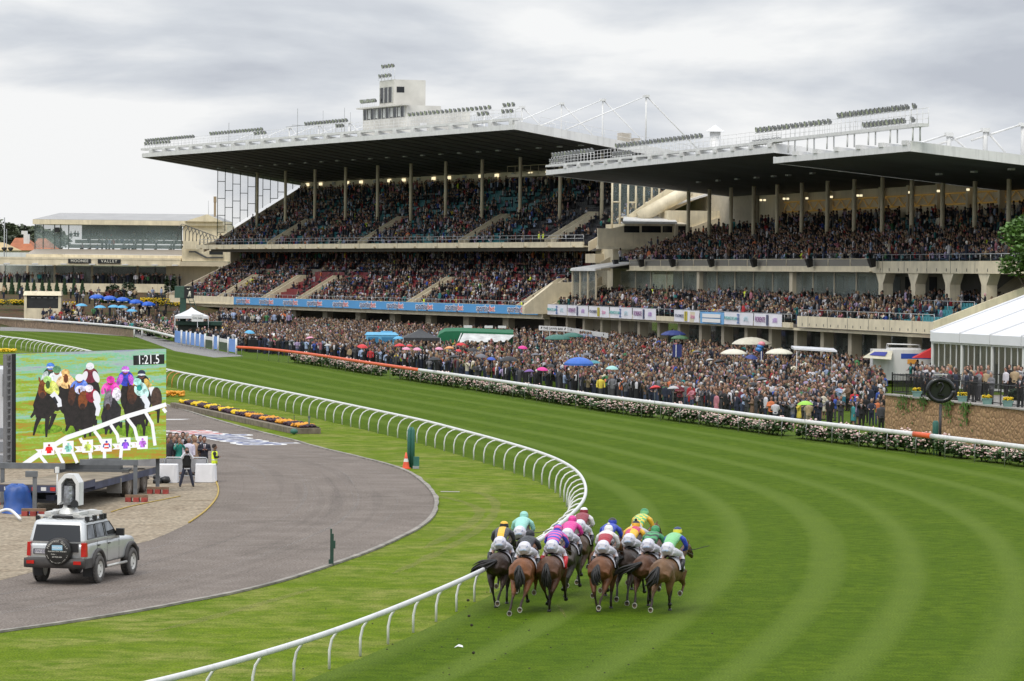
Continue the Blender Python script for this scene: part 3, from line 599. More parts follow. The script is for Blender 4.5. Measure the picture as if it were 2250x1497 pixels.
def roof2(u0, u1, k, tag_):
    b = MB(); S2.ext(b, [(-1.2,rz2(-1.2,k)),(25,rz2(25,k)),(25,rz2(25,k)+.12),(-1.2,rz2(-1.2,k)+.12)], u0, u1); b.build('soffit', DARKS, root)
    b = MB(); S2.ext(b, [(-1.2,rz2(-1.2,k)+.13),(25,rz2(25,k)+.13),(25,rz2(25,k)+.45),(-1.2,rz2(-1.2,k)+.45)], u0, u1); b.build('roof_deck', OFFW, root)
    b = MB(); S2.ext(b, [(-1.3,rz2(-1.2,k)-.02),(-1.2,rz2(-1.2,k)-.02),(-1.2,rz2(-1.2,k)+.5),(-1.3,rz2(-1.2,k)+.5)], u0-.2, u1+.2)
    S2.ext(b, [(-1.3,rz2(-1.3,k)-.03),(25,rz2(25,k)-.03),(25,rz2(25,k)+.75),(-1.3,rz2(-1.3,k)+.75)], u0-.45, u0-.2); S2.ext(b, [(-1.3,rz2(-1.3,k)-.03),(25,rz2(25,k)-.03),(25,rz2(25,k)+.55),(-1.3,rz2(-1.3,k)+.55)], u1+.2, u1+.4)
    n = int((u1-u0)/5.5)
    for i in range(n): S2.ext(b, [(-1.4,rz2(-1.2,k)+.51),(1.5,rz2(1.5,k)+.47),(1.5,rz2(1.5,k)+.85),(-1.4,rz2(-1.2,k)+.85)], u0+.3+i*5.5, u0+1.3+i*5.5)
    b.build('roof_fascia', WHITE, root)
    b = MB(); gzz = k+.97
    if tag_ == 'a': S2.blk(b, u0+0, u1+.6, -1.3, -.5, gzz, gzz+.22); b.build('gantry_walkway', WHITE, root); rail_run(S2, 'gantry_rail', u0, u1, -.55, gzz+.22, 1.0, 1.3, (1,.66,.33), WHITE, .022)
    return gzz+.22
ga = roof2(-84.6, -4.2, 18.52, 'a'); gbz = roof2(-119.2, -85.2, 17.6, 'b')
b = MB(); S2.blk(b, -121.6, -78, -1.3, -.5, gbz+.75, gbz+1.0)       # raised light gantry over the right half
for i in range(9):
    u = -78.3-i*5.2; zl = gbz-.3 if u < -85 else ga-.2; S2.bar(b, (u,-1.2,zl), (u,-1.2,gbz+.8), .07, n=4); S2.bar(b, (u,-.6,zl), (u,-.6,gbz+.8), .07, n=4)
b.build('gantry_walkway', WHITE, root); rail_run(S2, 'gantry_rail', -121.6, -78, -.55, gbz+1.0, 1.2, 1.3, (1,.66,.33), WHITE, .022)
for x0, x1, y, n, z, hh in ((1212,1305,350,13,ga,.8),(1208,1240,362,6,ga,.15),(1352,1545,330,22,ga,.95),(1345,1388,350,7,ga,.15),(1660,1828,300,17,gbz+1.0,.75),(1655,1718,322,9,gbz+.55,.12),(1840,1998,275,17,gbz+1.0,1.15),(2003,2016,250,1,gbz+1.0,1.15),(1896,1990,290,11,gbz+1.0,.12),(1999,2013,283,1,gbz+1.0,.12)):
    ua = S2.on(x0,y,-1)[0]; ub = S2.on(x1,y,-1)[0]; rack(S2, ub, ua, -1.0, z, n, hh)
for i, x in enumerate((2085,2165,2248)):
    v, z = S2.onu(x,290,-112); zt_ = S2.onu(x,(292,282,270)[i],-112)[1]; b = MB(); S2.bar(b, (-112,v,rz2(v,17.6)+.4), (-112,v,zt_), .2, n=6); S2.blk(b, -112.3, -111.7, v-.3, v+.3, zt_-.3, zt_)
    mo = b.build('roof_mast', WHITE, root); b = MB(); S2.bar(b, (-112,v,zt_-.1), (-112,v-4.4,zt_-1.5), .09); S2.bar(b, (-112,v,zt_-.1), (-112,v+2.6,rz2(v+2.6,17.6)+.5), .09); b.build('tie_rod', WHITE, mo)
b = MB(); u, z = S2.on(1571,330,8); S2.bar(b, (u,8,17.8), (u,8,S2.on(1571,290,8)[1]), .55, n=12); b.lathe([(1.05,0),(0,.7)], S2.P(u,8,S2.on(1571,290,8)[1]), n=12); b.build('roof_flue', WHITE, root)
# ================================================================== box building between the two stands
pb = empty('press_box', S2.root.location, S2.root.rotation_euler.z, 'small cream press box with dark windows wedged between the two grandstands', 'press box')
b = MB(); v1, zb = S2.onu(1372,541,-2); v2, zt_ = S2.onu(1480,497,-2); zt_ = S2.onu(1400,492,-2)[1]
S2.blk(b, -2, 6, v1, v2, zb, zt_); S2.blk(b, -1.4, 6, S2.onu(1347,560,-1.4)[0], v1+3.4, 0, zb); S2.blk(b, -2.2, -1.2, v1-3, v2+1.2, zb-.35, zb)
S2.ext(b, [(v1-3,zb),(v1-3,zb+1.9),(v1-1.5,zb+1.9),(v1,zt_-.2),(v1,zb)], -2, -1.7); S2.blk(b, 0, 6, v2, v2+9, 8, zb+4); b.build('wall', CREAM, pb)
b = MB(); 
for xa, xb in ((1371,1405),(1410,1452),(1456,1477)):
    a, za = S2.onu(xa,511,-2); c, zc = S2.onu(xb,497,-2); S2.blk(b, -2.03, -2, a, c, za, zc)
b.build('window', DGLASS, pb)
b = MB(); S2.ext(b, [(v1-.3,zt_),(v2+.3,zt_),(v2+.3,zt_+.12),(v1-.3,zt_+.12)], -2.4, -1.8); b.hexa([S2.P(-2.4,v1-.3,zt_+.12),S2.P(-2.4,v2+.3,zt_+.12),S2.P(4,v2+1.6,zt_+.7),S2.P(4,v1+1.5,zt_+.7),S2.P(-2.4,v1-.3,zt_+.25),S2.P(-2.4,v2+.3,zt_+.25),S2.P(4,v2+1.6,zt_+.9),S2.P(4,v1+1.5,zt_+.9)]); b.build('roof', WHITE, pb)
b = MB(); pa = S2.onu(1405,478,2); pc = S2.onu(1515,418,2); S2.bar(b, (2,pa[0],pa[1]), (2,pc[0],pc[1]), .75, n=12); S2.ext(b, [(pa[0]-.9,pa[1]+.3),(pc[0]-1,pc[1]+1),(pc[0]-1,pc[1]+.2),(pa[0]-.9,pa[1]-.4)], 2.9, 3.3); b.build('roof_duct', CREAM, pb)
b = MB(); S2.ext(b, [(v2-3,zt_+.9),(v2+9,zt_+4.5),(v2+9,zt_+4.3),(v2-3,zt_+.7)], 4, 14); b.build('rear_roof', OFFW, pb)
b = MB(); S1.ext(b, [S1.onu(x,y,-.9) for x, y in ((1150,690),(1150,672),(1213,622),(1291,619),(1291,690))], -1.2, -.6); b.build('stair_block', CREAM, S1.root)
b = MB(); S1.ext(b, [S1.onu(x,y,-1.6) for x, y in ((1208,692),(1208,670),(1336,622),(1336,645),(1255,688))], -1.9, -1.5); b.build('stair_parapet', CREAM, S1.root)
b = MB(); b.hexa([S2.P(-2.6,v2+.02,zb),S2.P(4,v2+.02,zb),S2.P(4,v2+1.5,zb),S2.P(-2.6,v2+1.5,zb),S2.P(-2.6,v2+.02,zt_),S2.P(4,v2+.02,zt_+.7),S2.P(4,v2+1.5,zt_+.7),S2.P(-2.6,v2+1.5,zt_)]); b.build('wall', CREAM2, pb); b = MB(); S2.blk(b, -2.66, -2.6, v2+.35, v2+1.15, zb+1.2, zt_-.2); b.build('window', DGLASS, pb)
b = MB(); a, z_ = S1.onu(1320,560,-1); S1.blk(b, -1, 1.5, S1.onu(1308,560,-1)[0], S1.onu(1342,560,-1)[0], S1.onu(1308,578,-1)[1], S1.onu(1308,558,-1)[1]); b.build('balcony_screen', CREAM2, S1.root)
# ================================================================== banners hung along the two fronts
def shoe(st, u, v, z): M = Matrix.Translation(st.P(u,v,z)) @ Matrix.Rotation(PI/2,4,'X'); return M
ad = empty('advertising_banner', S1.root.location, S1.root.rotation_euler.z, 'long sky blue advertising banner along the lower parapet of the two-tier grandstand', 'banner')
b = MB(); S1.blk(b, .8, 96.7, -.10, -.02, 3.42, 4.40); b.build('panel', BLUEB, ad)
REDP = mat('banner_red', (.62,.04,.03), .5, var=0); WHP = mat('banner_white', (.8,.8,.8), .5, var=0)
tm = [text_mesh(s, 1.0, .008, o) for s, o in (('sporting',0),('bet',0),('sportingbet',.055))]
for me, mm in zip(tm, (NAVY,REDP,WHP)): me.materials.clear(); me.materials.append(mm)
wid = lambda me: (min(v.co.x for v in me.vertices), max(v.co.x for v in me.vertices))
wa, wb, wc = wid(tm[0]), wid(tm[1]), wid(tm[2]); SX = 1.08
for x in (534,585,638,691,748,808,868,932,998,1067,1136):
    u, _ = S1.on(x,672,-.1); full = (wa[1]-wa[0])+(wb[1]-wb[0])+.07
    for me, cx, dv, nm in ((tm[0], -full/2+(wa[1]-wa[0])/2, -.135, 'lettering'), (tm[1], full/2-(wb[1]-wb[0])/2, -.135, 'lettering'), (tm[2], 0, -.115, 'lettering_outline')):
        o = link(nm, me, ad); M = shoe(S1, u, dv, 3.9); o.matrix_local = M @ Matrix.Translation((cx*SX*(1 if me is not tm[2] else 1),.04,0)) @ Matrix.Diagonal((SX if me is not tm[2] else SX*full/(wc[1]-wc[0])*1.05,.98,1,1))
def panel(st, x0, x1, yv, v, z0, z1, m, label, parts, cat='banner', group=None, name='parapet_banner', wave=.03):
    ua = st.on(x0,yv,v)[0]; ub = st.on(x1,yv,v)[0]; t = empty(name, st.root.location, st.root.rotation_euler.z, label, cat, group)
    b = MB(); n = 14
    for i in range(n):
        a = ua+(ub-ua)*i/n; c = ua+(ub-ua)*(i+1)/n; f = lambda q: v+wave*math.sin(q*2.1)
        b.hexa([st.P(a,f(a),z0),st.P(c,f(c),z0),st.P(c,f(c)+.02,z0),st.P(a,f(a)+.02,z0),st.P(a,v,z1),st.P(c,v,z1),st.P(c,v+.02,z1),st.P(a,v+.02,z1)])
    b.build('cloth', m, t)
    for s, fx, fz, sz, mm in parts:
        u = ua+(ub-ua)*fx; zz = z0+(z1-z0)*fz
        if s[0] == '#rect':
            b = MB(); st.blk(b, u-s[1]/2, u+s[1]/2, v-.075, v-.05, zz-s[2]/2, zz+s[2]/2); b.build('printed_block', mm, t)
        elif s[0] == '#chk':
            b = MB()
            for i in range(3):
                for j in range(5):
                    if (i+j) % 2 == 0: st.blk(b, u-.3+i*.2, u-.12+i*.2, v-.075, v-.05, zz-.45+j*.18, zz-.28+j*.18)
            b.build('printed_block', mm, t)
        else: text('lettering', s, sz, mm, t, shoe(st, u, v-.06, zz), .008)
    return t
BW = mat('banner_cloth_white', (.74,.73,.78), .7, var=.04); TQ = mat('print_turquoise', (.12,.42,.40), .6, var=0); TQP = mat('print_pale_turquoise', (.45,.62,.68), .6, var=0); PUR = mat('print_purple', (.22,.05,.22), .6, var=0); LIL = mat('print_lilac', (.42,.25,.55), .6, var=0); OLV = mat('print_olive', (.55,.46,.04), .6, var=0); PKP = mat('print_pink', (.65,.25,.42), .6, var=0); NVP = mat('print_slate', (.06,.07,.14), .6, var=0); BLP = mat('print_blue', (.03,.12,.35), .6, var=0)
K1 = [('PUISSANCE DE LUNE',.24,.5,.42,TQ),(('#chk',),.5,.5,0,BLP),('#PDL',.77,.5,.6,TQP)]
K2 = [('FIORENTE',.24,.5,.66,PUR),(('#rect',.55,.95),.5,.5,0,NVP),('#300',.77,.5,.6,LIL)]
K3 = [('IT\'S A DUNDEEL',.24,.5,.42,NVP),(('#rect',.85,.9),.5,.5,0,OLV),(('#rect',.16,.92),.5,.5,0,NVP),('#roar',.77,.5,.6,PKP)]
zb0, zb1 = 3.52, 4.62
for x0, x1, kk, lab in ((1203,1245,K1,'white banner with turquoise print, first from the left above the lawn bar sign'),(1247,1292,K2,'white banner with purple block, second from the left above the lawn bar sign'),(1294,1338,K3,'white banner with olive stripe, third from the left above the lawn bar sign'),(1340,1388,K1,'white banner with blue check block, fourth from the left beside the purple one'),(1390,1441,K2,'white banner with purple block just left of the gap in the row'),(1481,1536,K3,'white banner with olive stripe just right of the gap in the row'),(1592,1655,K1,'white banner with slanted left edge right of the pale blue banner'),(1657,1718,K2,'white banner with purple block, last at the right end of the row')):
    panel(S2, x0, x1, 690, -.06, zb0, zb1, BW, lab, kk, group='banners on the right stand')
panel(S2, 1538, 1591, 690, -.06, zb0-.05, zb1-.05, mat('banner_pale_blue',(.16,.38,.66),.7,var=.05), 'pale blue banner with two white text bars among the white banners', [(('#rect',5.8,.34),.5,.68,0,WHP),(('#rect',5.8,.34),.5,.28,0,WHP)], group='banners on the right stand')
for st, x0, x1, v, z0, z1, lab, s in ((S1,1166,1188,-.1,3.5,4.3,'small black plaque on the parapet right of the blue banner','MOONEE VALLEY'),(S1,343,364,-.1,3.4,4.4,'small black plaque at the left end of the lower parapet','MOONEE VALLEY')):
    panel(st, x0, x1, 680, v, z0, z1, mat('plaque_black',(.015,.018,.022),.4,var=0), lab, [(s,.5,.32,.26,mat('print_gold',(.4,.3,.12),.5,var=0)),(('#rect',.16,.22),.5,.7,0,MATS['print_gold'])], 'plaque', None, 'wall_plaque', 0)
# lawn bar boards
for x0, y0, x1, y1, lab, col in ((1184,720,1247,723,'white board reading the lawn bar, left of the pair, two black bird marks',WHITE),(1248,724,1335,737,'long grey-white lawn bar board sloping away to the right',mat('board_grey',(.55,.55,.54),.6))):
    Y0 = 378; a = atY(x0,y0,Y0); c = atY(x1,y1,Y0-(10 if x0 > 1200 else 2)); t = empty('bar_sign', (a.x,a.y,a.z), math.atan2(c.y-a.y,c.x-a.x), lab, 'sign', 'lawn bar signs'); ln = math.hypot(c.x-a.x,c.y-a.y); dz = c.z-a.z
    b = MB(); b.hexa([(0,0,-.28),(ln,0,dz-.28),(ln,.1,dz-.28),(0,.1,-.28),(0,0,.2),(ln,0,dz+.2),(ln,.1,dz+.2),(0,.1,.2)]); b.build('board', col, t)
    text('lettering', 'THE LAWN BAR', .34, BLACK, t, XZ(ln*.5,-.02,dz/2-.04) @ Matrix.Rotation(math.atan2(dz,ln),4,'Z'), .005)
    b = MB()
    for k in (.08,.9): b.tube([(ln*k,.02,-.1+dz*k),(ln*k+.1,-.02,.1+dz*k)], .06, 5)
    b.build('bird_mark', BLACK, t); b = MB()
    for k in range(4): b.tube([(ln*(k+.5)/4,.05,-.28+dz*k/4),(ln*(k+.5)/4,.05,-a.z)], .04, 5)
    b.build('post', STEEL, t)
# ================================================================== left pavilion
PY = 545
pv = empty('pavilion', (0,0,0), 0, 'cream two-storey pavilion with hipped roof and glazed upper lounge at far left', 'pavilion')
def pbx(mb, x0, y0, x1, y1, Ya, Yb, mi=0):
    a = atY(x0,y0,Ya); c = atY(x1,y1,Ya); mb.bb((a.x,Ya,a.z),(c.x,Yb,c.z),mi)
b = MB(); a = atY(72,482,PY-1); c = atY(490,490,PY-1); r0 = atY(132,468,PY+8); r1 = atY(470,471,PY+8)
zg = a.z
b.add([(a.x,PY-1,zg),(c.x,PY-1,zg),(r1.x,PY+8,r0.z),(r0.x,PY+8,r0.z),(a.x,PY+18,zg),(c.x,PY+18,zg)], [(0,1,2,3),(4,3,2,5),(0,3,4),(1,5,2)]); b.build('roof', ROOFG, pv)
b = MB(); b.bb((a.x,PY-1.1,zg-.72),(c.x,PY+18,zg-.02)); b.build('roof_fascia', CREAM, pv)
b = MB(); g0 = atY(405,487,PY-2); g1 = atY(490,489,PY-2); g2 = atY(455,471,PY-2); b.slab([(g0.x,PY-1.6,zg-.1),(g1.x,PY-1.6,zg-.1),(g2.x,PY-1.6,g2.z)], (0,.5,0)); pbx(b,402,494,498,549,PY-.5,PY+14); b.build('gable_wing', CREAM, pv)
fl = atY(80,548,PY); 
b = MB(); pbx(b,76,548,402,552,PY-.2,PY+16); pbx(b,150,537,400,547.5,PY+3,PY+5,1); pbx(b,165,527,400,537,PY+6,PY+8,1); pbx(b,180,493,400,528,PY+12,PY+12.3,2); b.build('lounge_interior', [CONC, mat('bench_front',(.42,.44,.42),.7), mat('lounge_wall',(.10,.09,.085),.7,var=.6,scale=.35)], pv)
b = MB(); g = MB(); pbx(g,77,493,400,548,PY,PY+.03)
for x in (76,94,119,132,150,398): pbx(b,x,492,x+1.6,548,PY-.08,PY+.1)
for x in (249,314):
    p = atY(x,520,PY+2); b.tube([(p.x,PY+2,fl.z),(p.x,PY+2,zg-2.2),(p.x,PY+2,zg-.8)], [.18,.2,.7], 8)
fr_ = b.build('lounge_front', mat('frame_dark_green',(.09,.12,.11),.5), pv); g.build('lounge_glass', mat('lounge_glass',(.30,.38,.37),.05,var=.2,scale=.2,alpha=.30), fr_)
b = MB(); s0 = atY(57,558,PY-6); s1 = atY(400,561,PY-6); s2 = atY(77,547,PY-.3); s3 = atY(402,549,PY-.3); b.add([s0,s1,s3,s2], [(0,1,2,3)]); b.bb((s0.x,PY-6,s0.z-.8),(s1.x,PY-5.8,s0.z-.02),1)
for i in range(26): x = s0.x+(s1.x-s0.x)*i/26; b.bb((x,PY-6.04,s0.z-.78),(x+.05,PY-6,s0.z-.06),2)
b.build('canopy_roof', [BEIGE, CREAM, CREAM2], pv)
f0 = atY(-60,568,PY-8); f1 = atY(397,575,PY-8); zc_ = atY(200,569,PY-8).z
b = MB(); b.bb((f0.x,PY-8,zc_-.95),(f1.x,PY-5.9,zc_+.18)); b.bb((f0.x,PY-8.05,zc_-.1),(f1.x,PY-8,zc_+.18)); b.build('lower_fascia', CREAM, pv)
BS = mat('sign_black',(.012,.014,.016),.5,var=0)
for x0, x1, s in ((150,200,'MOONEE'),(215,265,'VALLEY')):
    p = atY(x0,574,PY-8); q = atY(x1,575,PY-8); b = MB(); b.bb((p.x,PY-8.15,zc_-.66),(q.x,PY-8.05,zc_-.02)); sg = b.build('sign_board', BS, pv); text('lettering', s, .58, mat('sign_cream',(.7,.68,.58),.5,var=0), sg, XZ((p.x+q.x)/2,PY-8.2,zc_-.34), .01, .006, 'CENTER', 1.12 if s == 'MOONEE' else 1.3)
b = MB()
for x in (15,77,140,203,275,340,385): p = atY(x,580,PY-8.1); b.bb((p.x-.45,PY-8.35,zc_-.9),(p.x+.45,PY-8.05,zc_-.72))
b.build('soffit_light', WHITE, pv)
b = MB(); g = MB(); gl = 3.0; pbx(g,10,583,365,632,PY-3,PY-2.96)
for i, x in enumerate((10,58,98,118,160,200,247,300,340,365)): pbx(b,x,583,x+(4 if i % 2 else 1.5),640,PY-3.1,PY-2.9, i % 2)
gf = b.build('ground_floor_frame', [MATS['frame_dark_green'], CREAM2], pv); g.build('ground_floor_glass', mat('pav_glass',(.20,.25,.235),.06,var=.5,scale=.35,alpha=.42), gf)
b = MB(); pbx(b,-30,583,365,645,PY+2,PY+2.3); pbx(b,365,583,480,640,PY-4,PY+2,1); b.build('ground_floor_wall', [mat('pav_inner',(.26,.25,.21),.7,var=.8,scale=.3), CREAM2], pv)
b = MB(); pbx(b,400,545,510,575,PY-8,PY-4); pbx(b,395,575,500,586,PY-9,PY-4,1); pbx(b,402,530,432,548,PY-9,PY-8.8); 
s0 = [atY(*q,PY-8.3) for q in ((415,552),(430,552),(455,565),(490,565),(490,568),(452,568),(428,555),(415,555))]; b.slab(s0, (0,.2,0), 2)
b.build('stair_wing', [CREAM, CREAM2, DGREY], pv)
b = MB()
for i in range(9):
    p = atY(404+i*8,505+i*3,PY-7); b.tube([p+Vector((-.9,0,-1.6)),p+Vector((-.8,0,.2)),p+Vector((-.3,0,.85)),p+Vector((.5,0,.6)),p+Vector((.8,0,-.2)),p+Vector((.8,0,-1.6))], .06, 5)
b.build('stair_hoops', DGREY, pv)
b = MB(); p = atY(460,553,PY-8.5); b.bb((p.x,PY-8.6,p.z-.45),(p.x+2,PY-8.5,p.z+.1)); b.build('sign_board', BS, pv)
b = MB(); p = atY(472,480,PY+5); q = atY(472,432,PY+5); b.bb((p.x-.16,PY+5,p.z-2),(p.x+.16,PY+5.3,q.z-.9)); b.bb((p.x-.21,PY+4.95,q.z-.9),(p.x+.21,PY+5.35,q.z)); b.build('chimney_flue', mat('flue_brown',(.30,.22,.13),.6), pv)
b = MB(); p = atY(458,475,PY); q = atY(458,441,PY); b.tube([p,q], .025, 4); b.build('antenna', GREY, pv)
b = MB(); pbx(b,120,500,130,511,PY-.6,PY-.2); b.build('loudspeaker', BLACK, pv)
b = MB(); p0 = atY(-40,621,PY-8); p1 = atY(365,626,PY-8); b.bb((p0.x,PY-8.2,3.5),(p1.x,PY-8,5.15)); b.build('terrace_wall', CREAM, pv)
# the planted bank below the pavilion
b = MB(); b.add([(-75,470,0.0),(-38,470,.0),(-38,500,2.5),(-82,500,2.5)], [(0,1,2,3)]); b.add([(-82,500,2.5),(-38,500,2.5),(-38,537,3.9),(-86,537,3.9)], [(0,1,2,3)]); struct(b.build('bank', gmat('planted_bank',[(.07,.055,.035),(.05,.07,.02),(.10,.05,.03)],[0,.25,.8],bscale=5)))
b = MB(); b.bb((-90,537,3.6),(-38,562,4.9)); struct(b.build('pavement', CONC))
# ================================================================== running rails
def ipos(path, s):
    i = int(s); i = max(0, min(i, len(path)-2)); return path[i].lerp(path[i+1], s-i)
ri = empty('running_rail', (0,0,0), 0, 'white plastic inner running rail with curved posts sweeping round the bend', 'rail')
b = MB(); step = [RAIL[i]+Vector((0,0,1.12)) for i in range(0,len(RAIL))]
b.tube(step, [(.075,.06)]*len(step), 8); b.build('top_rail', WHITE, ri)
s = len(RAIL)-30.0; npost = 0
while s > 4:
    p = ipos(RAIL, s); n = NR[int(s)]; x, y = proj(p)
    if -40 < x < 2300 and y < 1580 and npost < 100 and not (205 < x < 350):
        b = MB(); o_ = RED if False else WHITE
        special = (abs(x-1150) < 9 and y < 1030) or abs(x-391) < 8
        q = lambda a, z: p+n*a+Vector((0,0,z))
        b.tube([q(-.62,0),q(-.62,.45),q(-.56,.72),q(-.42,.93),q(-.22,1.05),q(0,1.1)], .034, 6)
        po = b.build('post', mat('post_orange',(.55,.22,.06),.5) if special else WHITE, ri); npost += 1
        if special: po['label'] = 'faded orange rail post'
    s -= 2.35+.6*max(0, min(1, (240-p.y)/130))+.5*max(0, min(1, (p.y-285)/40))
ro = empty('running_rail', (0,0,0), 0, 'outer running rail, orange then white, along the rose hedge and the crowd', 'rail')
def seg(x0, x1): return [i for i, p in enumerate(OR) if x0 <= proj(p+Vector((0,0,1.05)))[0] <= x1]
for nm, x0, x1, m_ in (('orange_rail',0,921,ORANGE),('white_rail',919,2010,WHITE),('marker_sleeve',2006,2047,ORANGE),('white_rail',2043,9999,WHITE)):
    ix = [q for q in (ipos(OR,k*.2)+Vector((0,0,1.05)) for k in range(5*(len(OR)-1))) if x0 <= proj(q)[0] <= x1]; ix = ix[::4]+[ix[-1]]; b = MB(); b.tube(ix, [(.125,.07) if nm != 'marker_sleeve' else (.14,.085)]*len(ix), 8); b.build(nm, m_, ro)
OPOSTS = []; s = 1.0
while s < len(OR)-2:
    p = ipos(OR, s); x, y = proj(p)
    if x < 2290:
        n = NO[int(s)]; b = MB(); q = lambda a, z: p+n*a+Vector((0,0,z)); mk = abs(x-2027) < 12
        b.tube([q(-.05,0),q(-.05,.75),q(0,1.0)] , .022 if not mk else .03, 5); b.build('post', ORANGE if mk else STEEL, ro); OPOSTS.append((x,s))
    s += 3.4
def postno(x):                               # posts counted leftwards from the orange sleeve
    k = sum(1 for a, _ in OPOSTS if x < a < 2027); return k
def ordn(k): return '%d%s' % (k, 'th' if 10 <= k % 100 <= 20 else {1:'st',2:'nd',3:'rd'}.get(k % 10,'th'))
# far-left outer rail over the stone kerb wall
lp = smooth_path([G(x,y,1.1) for x, y in ((-60,696),(0,699),(100,705),(200,712),(300,722),(385,741))], 1.5); lp = [Vector((p.x,p.y,0)) for p in lp]
t = empty('running_rail', (0,0,0), 0, 'white outer rail at far left running over a low brown stone wall', 'rail')
b = MB(); b.tube([p+Vector((0,0,1.12)) for p in lp], [(.13,.08)]*len(lp), 8); b.build('top_rail', WHITE, t)
STONEB = mat('brown_stone', (.21,.15,.10), .85, var=.45, scale=3.5, bump=.5, bscale=6)
b = MB()
for i in range(len(lp)-1):
    a, c = lp[i], lp[i+1]
    if proj(a)[0] < 290: b.hexa([a+Vector((0,.3,0)),c+Vector((0,.3,0)),c+Vector((0,.7,0)),a+Vector((0,.7,0))]+[q+Vector((0,dy,.85)) for q, dy in ((a,.3),(c,.3),(c,.7),(a,.7))])
b.build('stone_wall', STONEB, t)
for x in (295,312):
    p = G(x,742); b = MB(); b.tube([p,p+Vector((0,0,1.1))], .09, 6); b.build('post', WHITE, t)
# ================================================================== rose bushes
def leaf_cloud(mb, n, rx, ry, rz_, cz, size, mi=0, shell=.35):
    for _ in range(n):
        th = random.uniform(0,2*PI); ph = math.acos(random.uniform(-.55,1)); r = random.uniform(shell,1)**.5
        c = Vector((rx*r*math.sin(ph)*math.cos(th), ry*r*math.sin(ph)*math.sin(th), cz+rz_*r*math.cos(ph)))
        q = Matrix.Rotation(random.uniform(0,2*PI),3,'Z') @ Matrix.Rotation(random.uniform(-1,1),3,'X'); s_ = size*random.uniform(.6,1.4)
        mb.add([c+q @ Vector(v)*s_ for v in ((-.5,-.35,0),(.5,-.3,.08),(.6,.4,0),(-.4,.45,.1))], [(0,1,2,3)], mi)
def blob(mb, c, r, mi=0, n=5):
    mb.lathe([(0,-r*.8),(r,-r*.2),(r*.85,r*.5),(0,r*.8)], c, n, mi)
BLOOM = mat('rose_bloom', (.74,.57,.51), .6, var=.18, scale=4); BLOOM2 = mat('rose_bloom_pink', (.70,.42,.42), .6, var=.2, scale=4)
roses = []
for k in range(5):
    t = empty('rose_bush', (0,0,0)); b = MB(); leaf_cloud(b, 260, .60,.48,.40, .42, .15)
    for i in range(6): a = random.uniform(0,6.28); b.tube([(0,0,0),(.35*math.cos(a),.35*math.sin(a),.6)], .015, 4)
    b.build('foliage', [LEAF], t); b = MB()
    for _ in range((48,80,110,64,95)[k]):
        th = random.uniform(0,6.28); r = random.uniform(.1,.62); z = .25+random.uniform(.25,.62)*(1-.45*(r/.62)**2)
        blob(b, (r*math.cos(th), r*.8*math.sin(th), z+random.uniform(-.22,.14)), random.uniform(.03,.075), 0 if random.random() < .75 else 1)
    b.build('blooms', [BLOOM, BLOOM2], t); roses.append(t)
used = set(); s = 13.0; nb = {}
def put_rose(p, label, group, sc=1.0):
    k = random.randrange(5); o = roses[k] if k not in used else copy_tree(roses[k]); used.add(k)
    o.location = p; o.rotation_euler = (0,0,random.uniform(0,6.28)); o.scale = (sc*random.uniform(.8,1.2),)*2+(sc*random.uniform(.65,1.25),); tag(o, label, 'rose bush', group)
while s < len(OR)-2:
    p = ipos(OR,s); x, y = proj(p)
    if random.random() > .06 and x < 2300 and not (818 < x < 852) and not (1688 < x < 1712):
        k = postno(x); nb[k] = nb.get(k,0)+1
        side = 'left of' if x < 2027 else 'right of'
        for row in (0,):
            put_rose(p+NO[int(s)]*(.95+random.uniform(-.1,.15)), ('pink rose bush, %s in the %s rail-post gap left of the orange sleeve' % (ordn(nb[k]), ordn(k+1))) if x < 2027 else 'pink rose bush, %s one right of the orange rail sleeve' % ordn(nb.setdefault('r',0)+1), 'roses along the outer rail')
            if x >= 2027: nb['r'] += 1
    s += .82
for i, q in enumerate(smooth_path([G(*q) for q in ((-20,707),(100,714),(180,720),(290,733),(370,752))], 1.25)):
    if 0 < i % 9 < 8: put_rose(Vector((q.x,q.y+1.4,.25)), 'pale pink rose bush above the far-left stone wall, %s from the left' % ordn(i), 'roses above the far-left wall', 1.25)
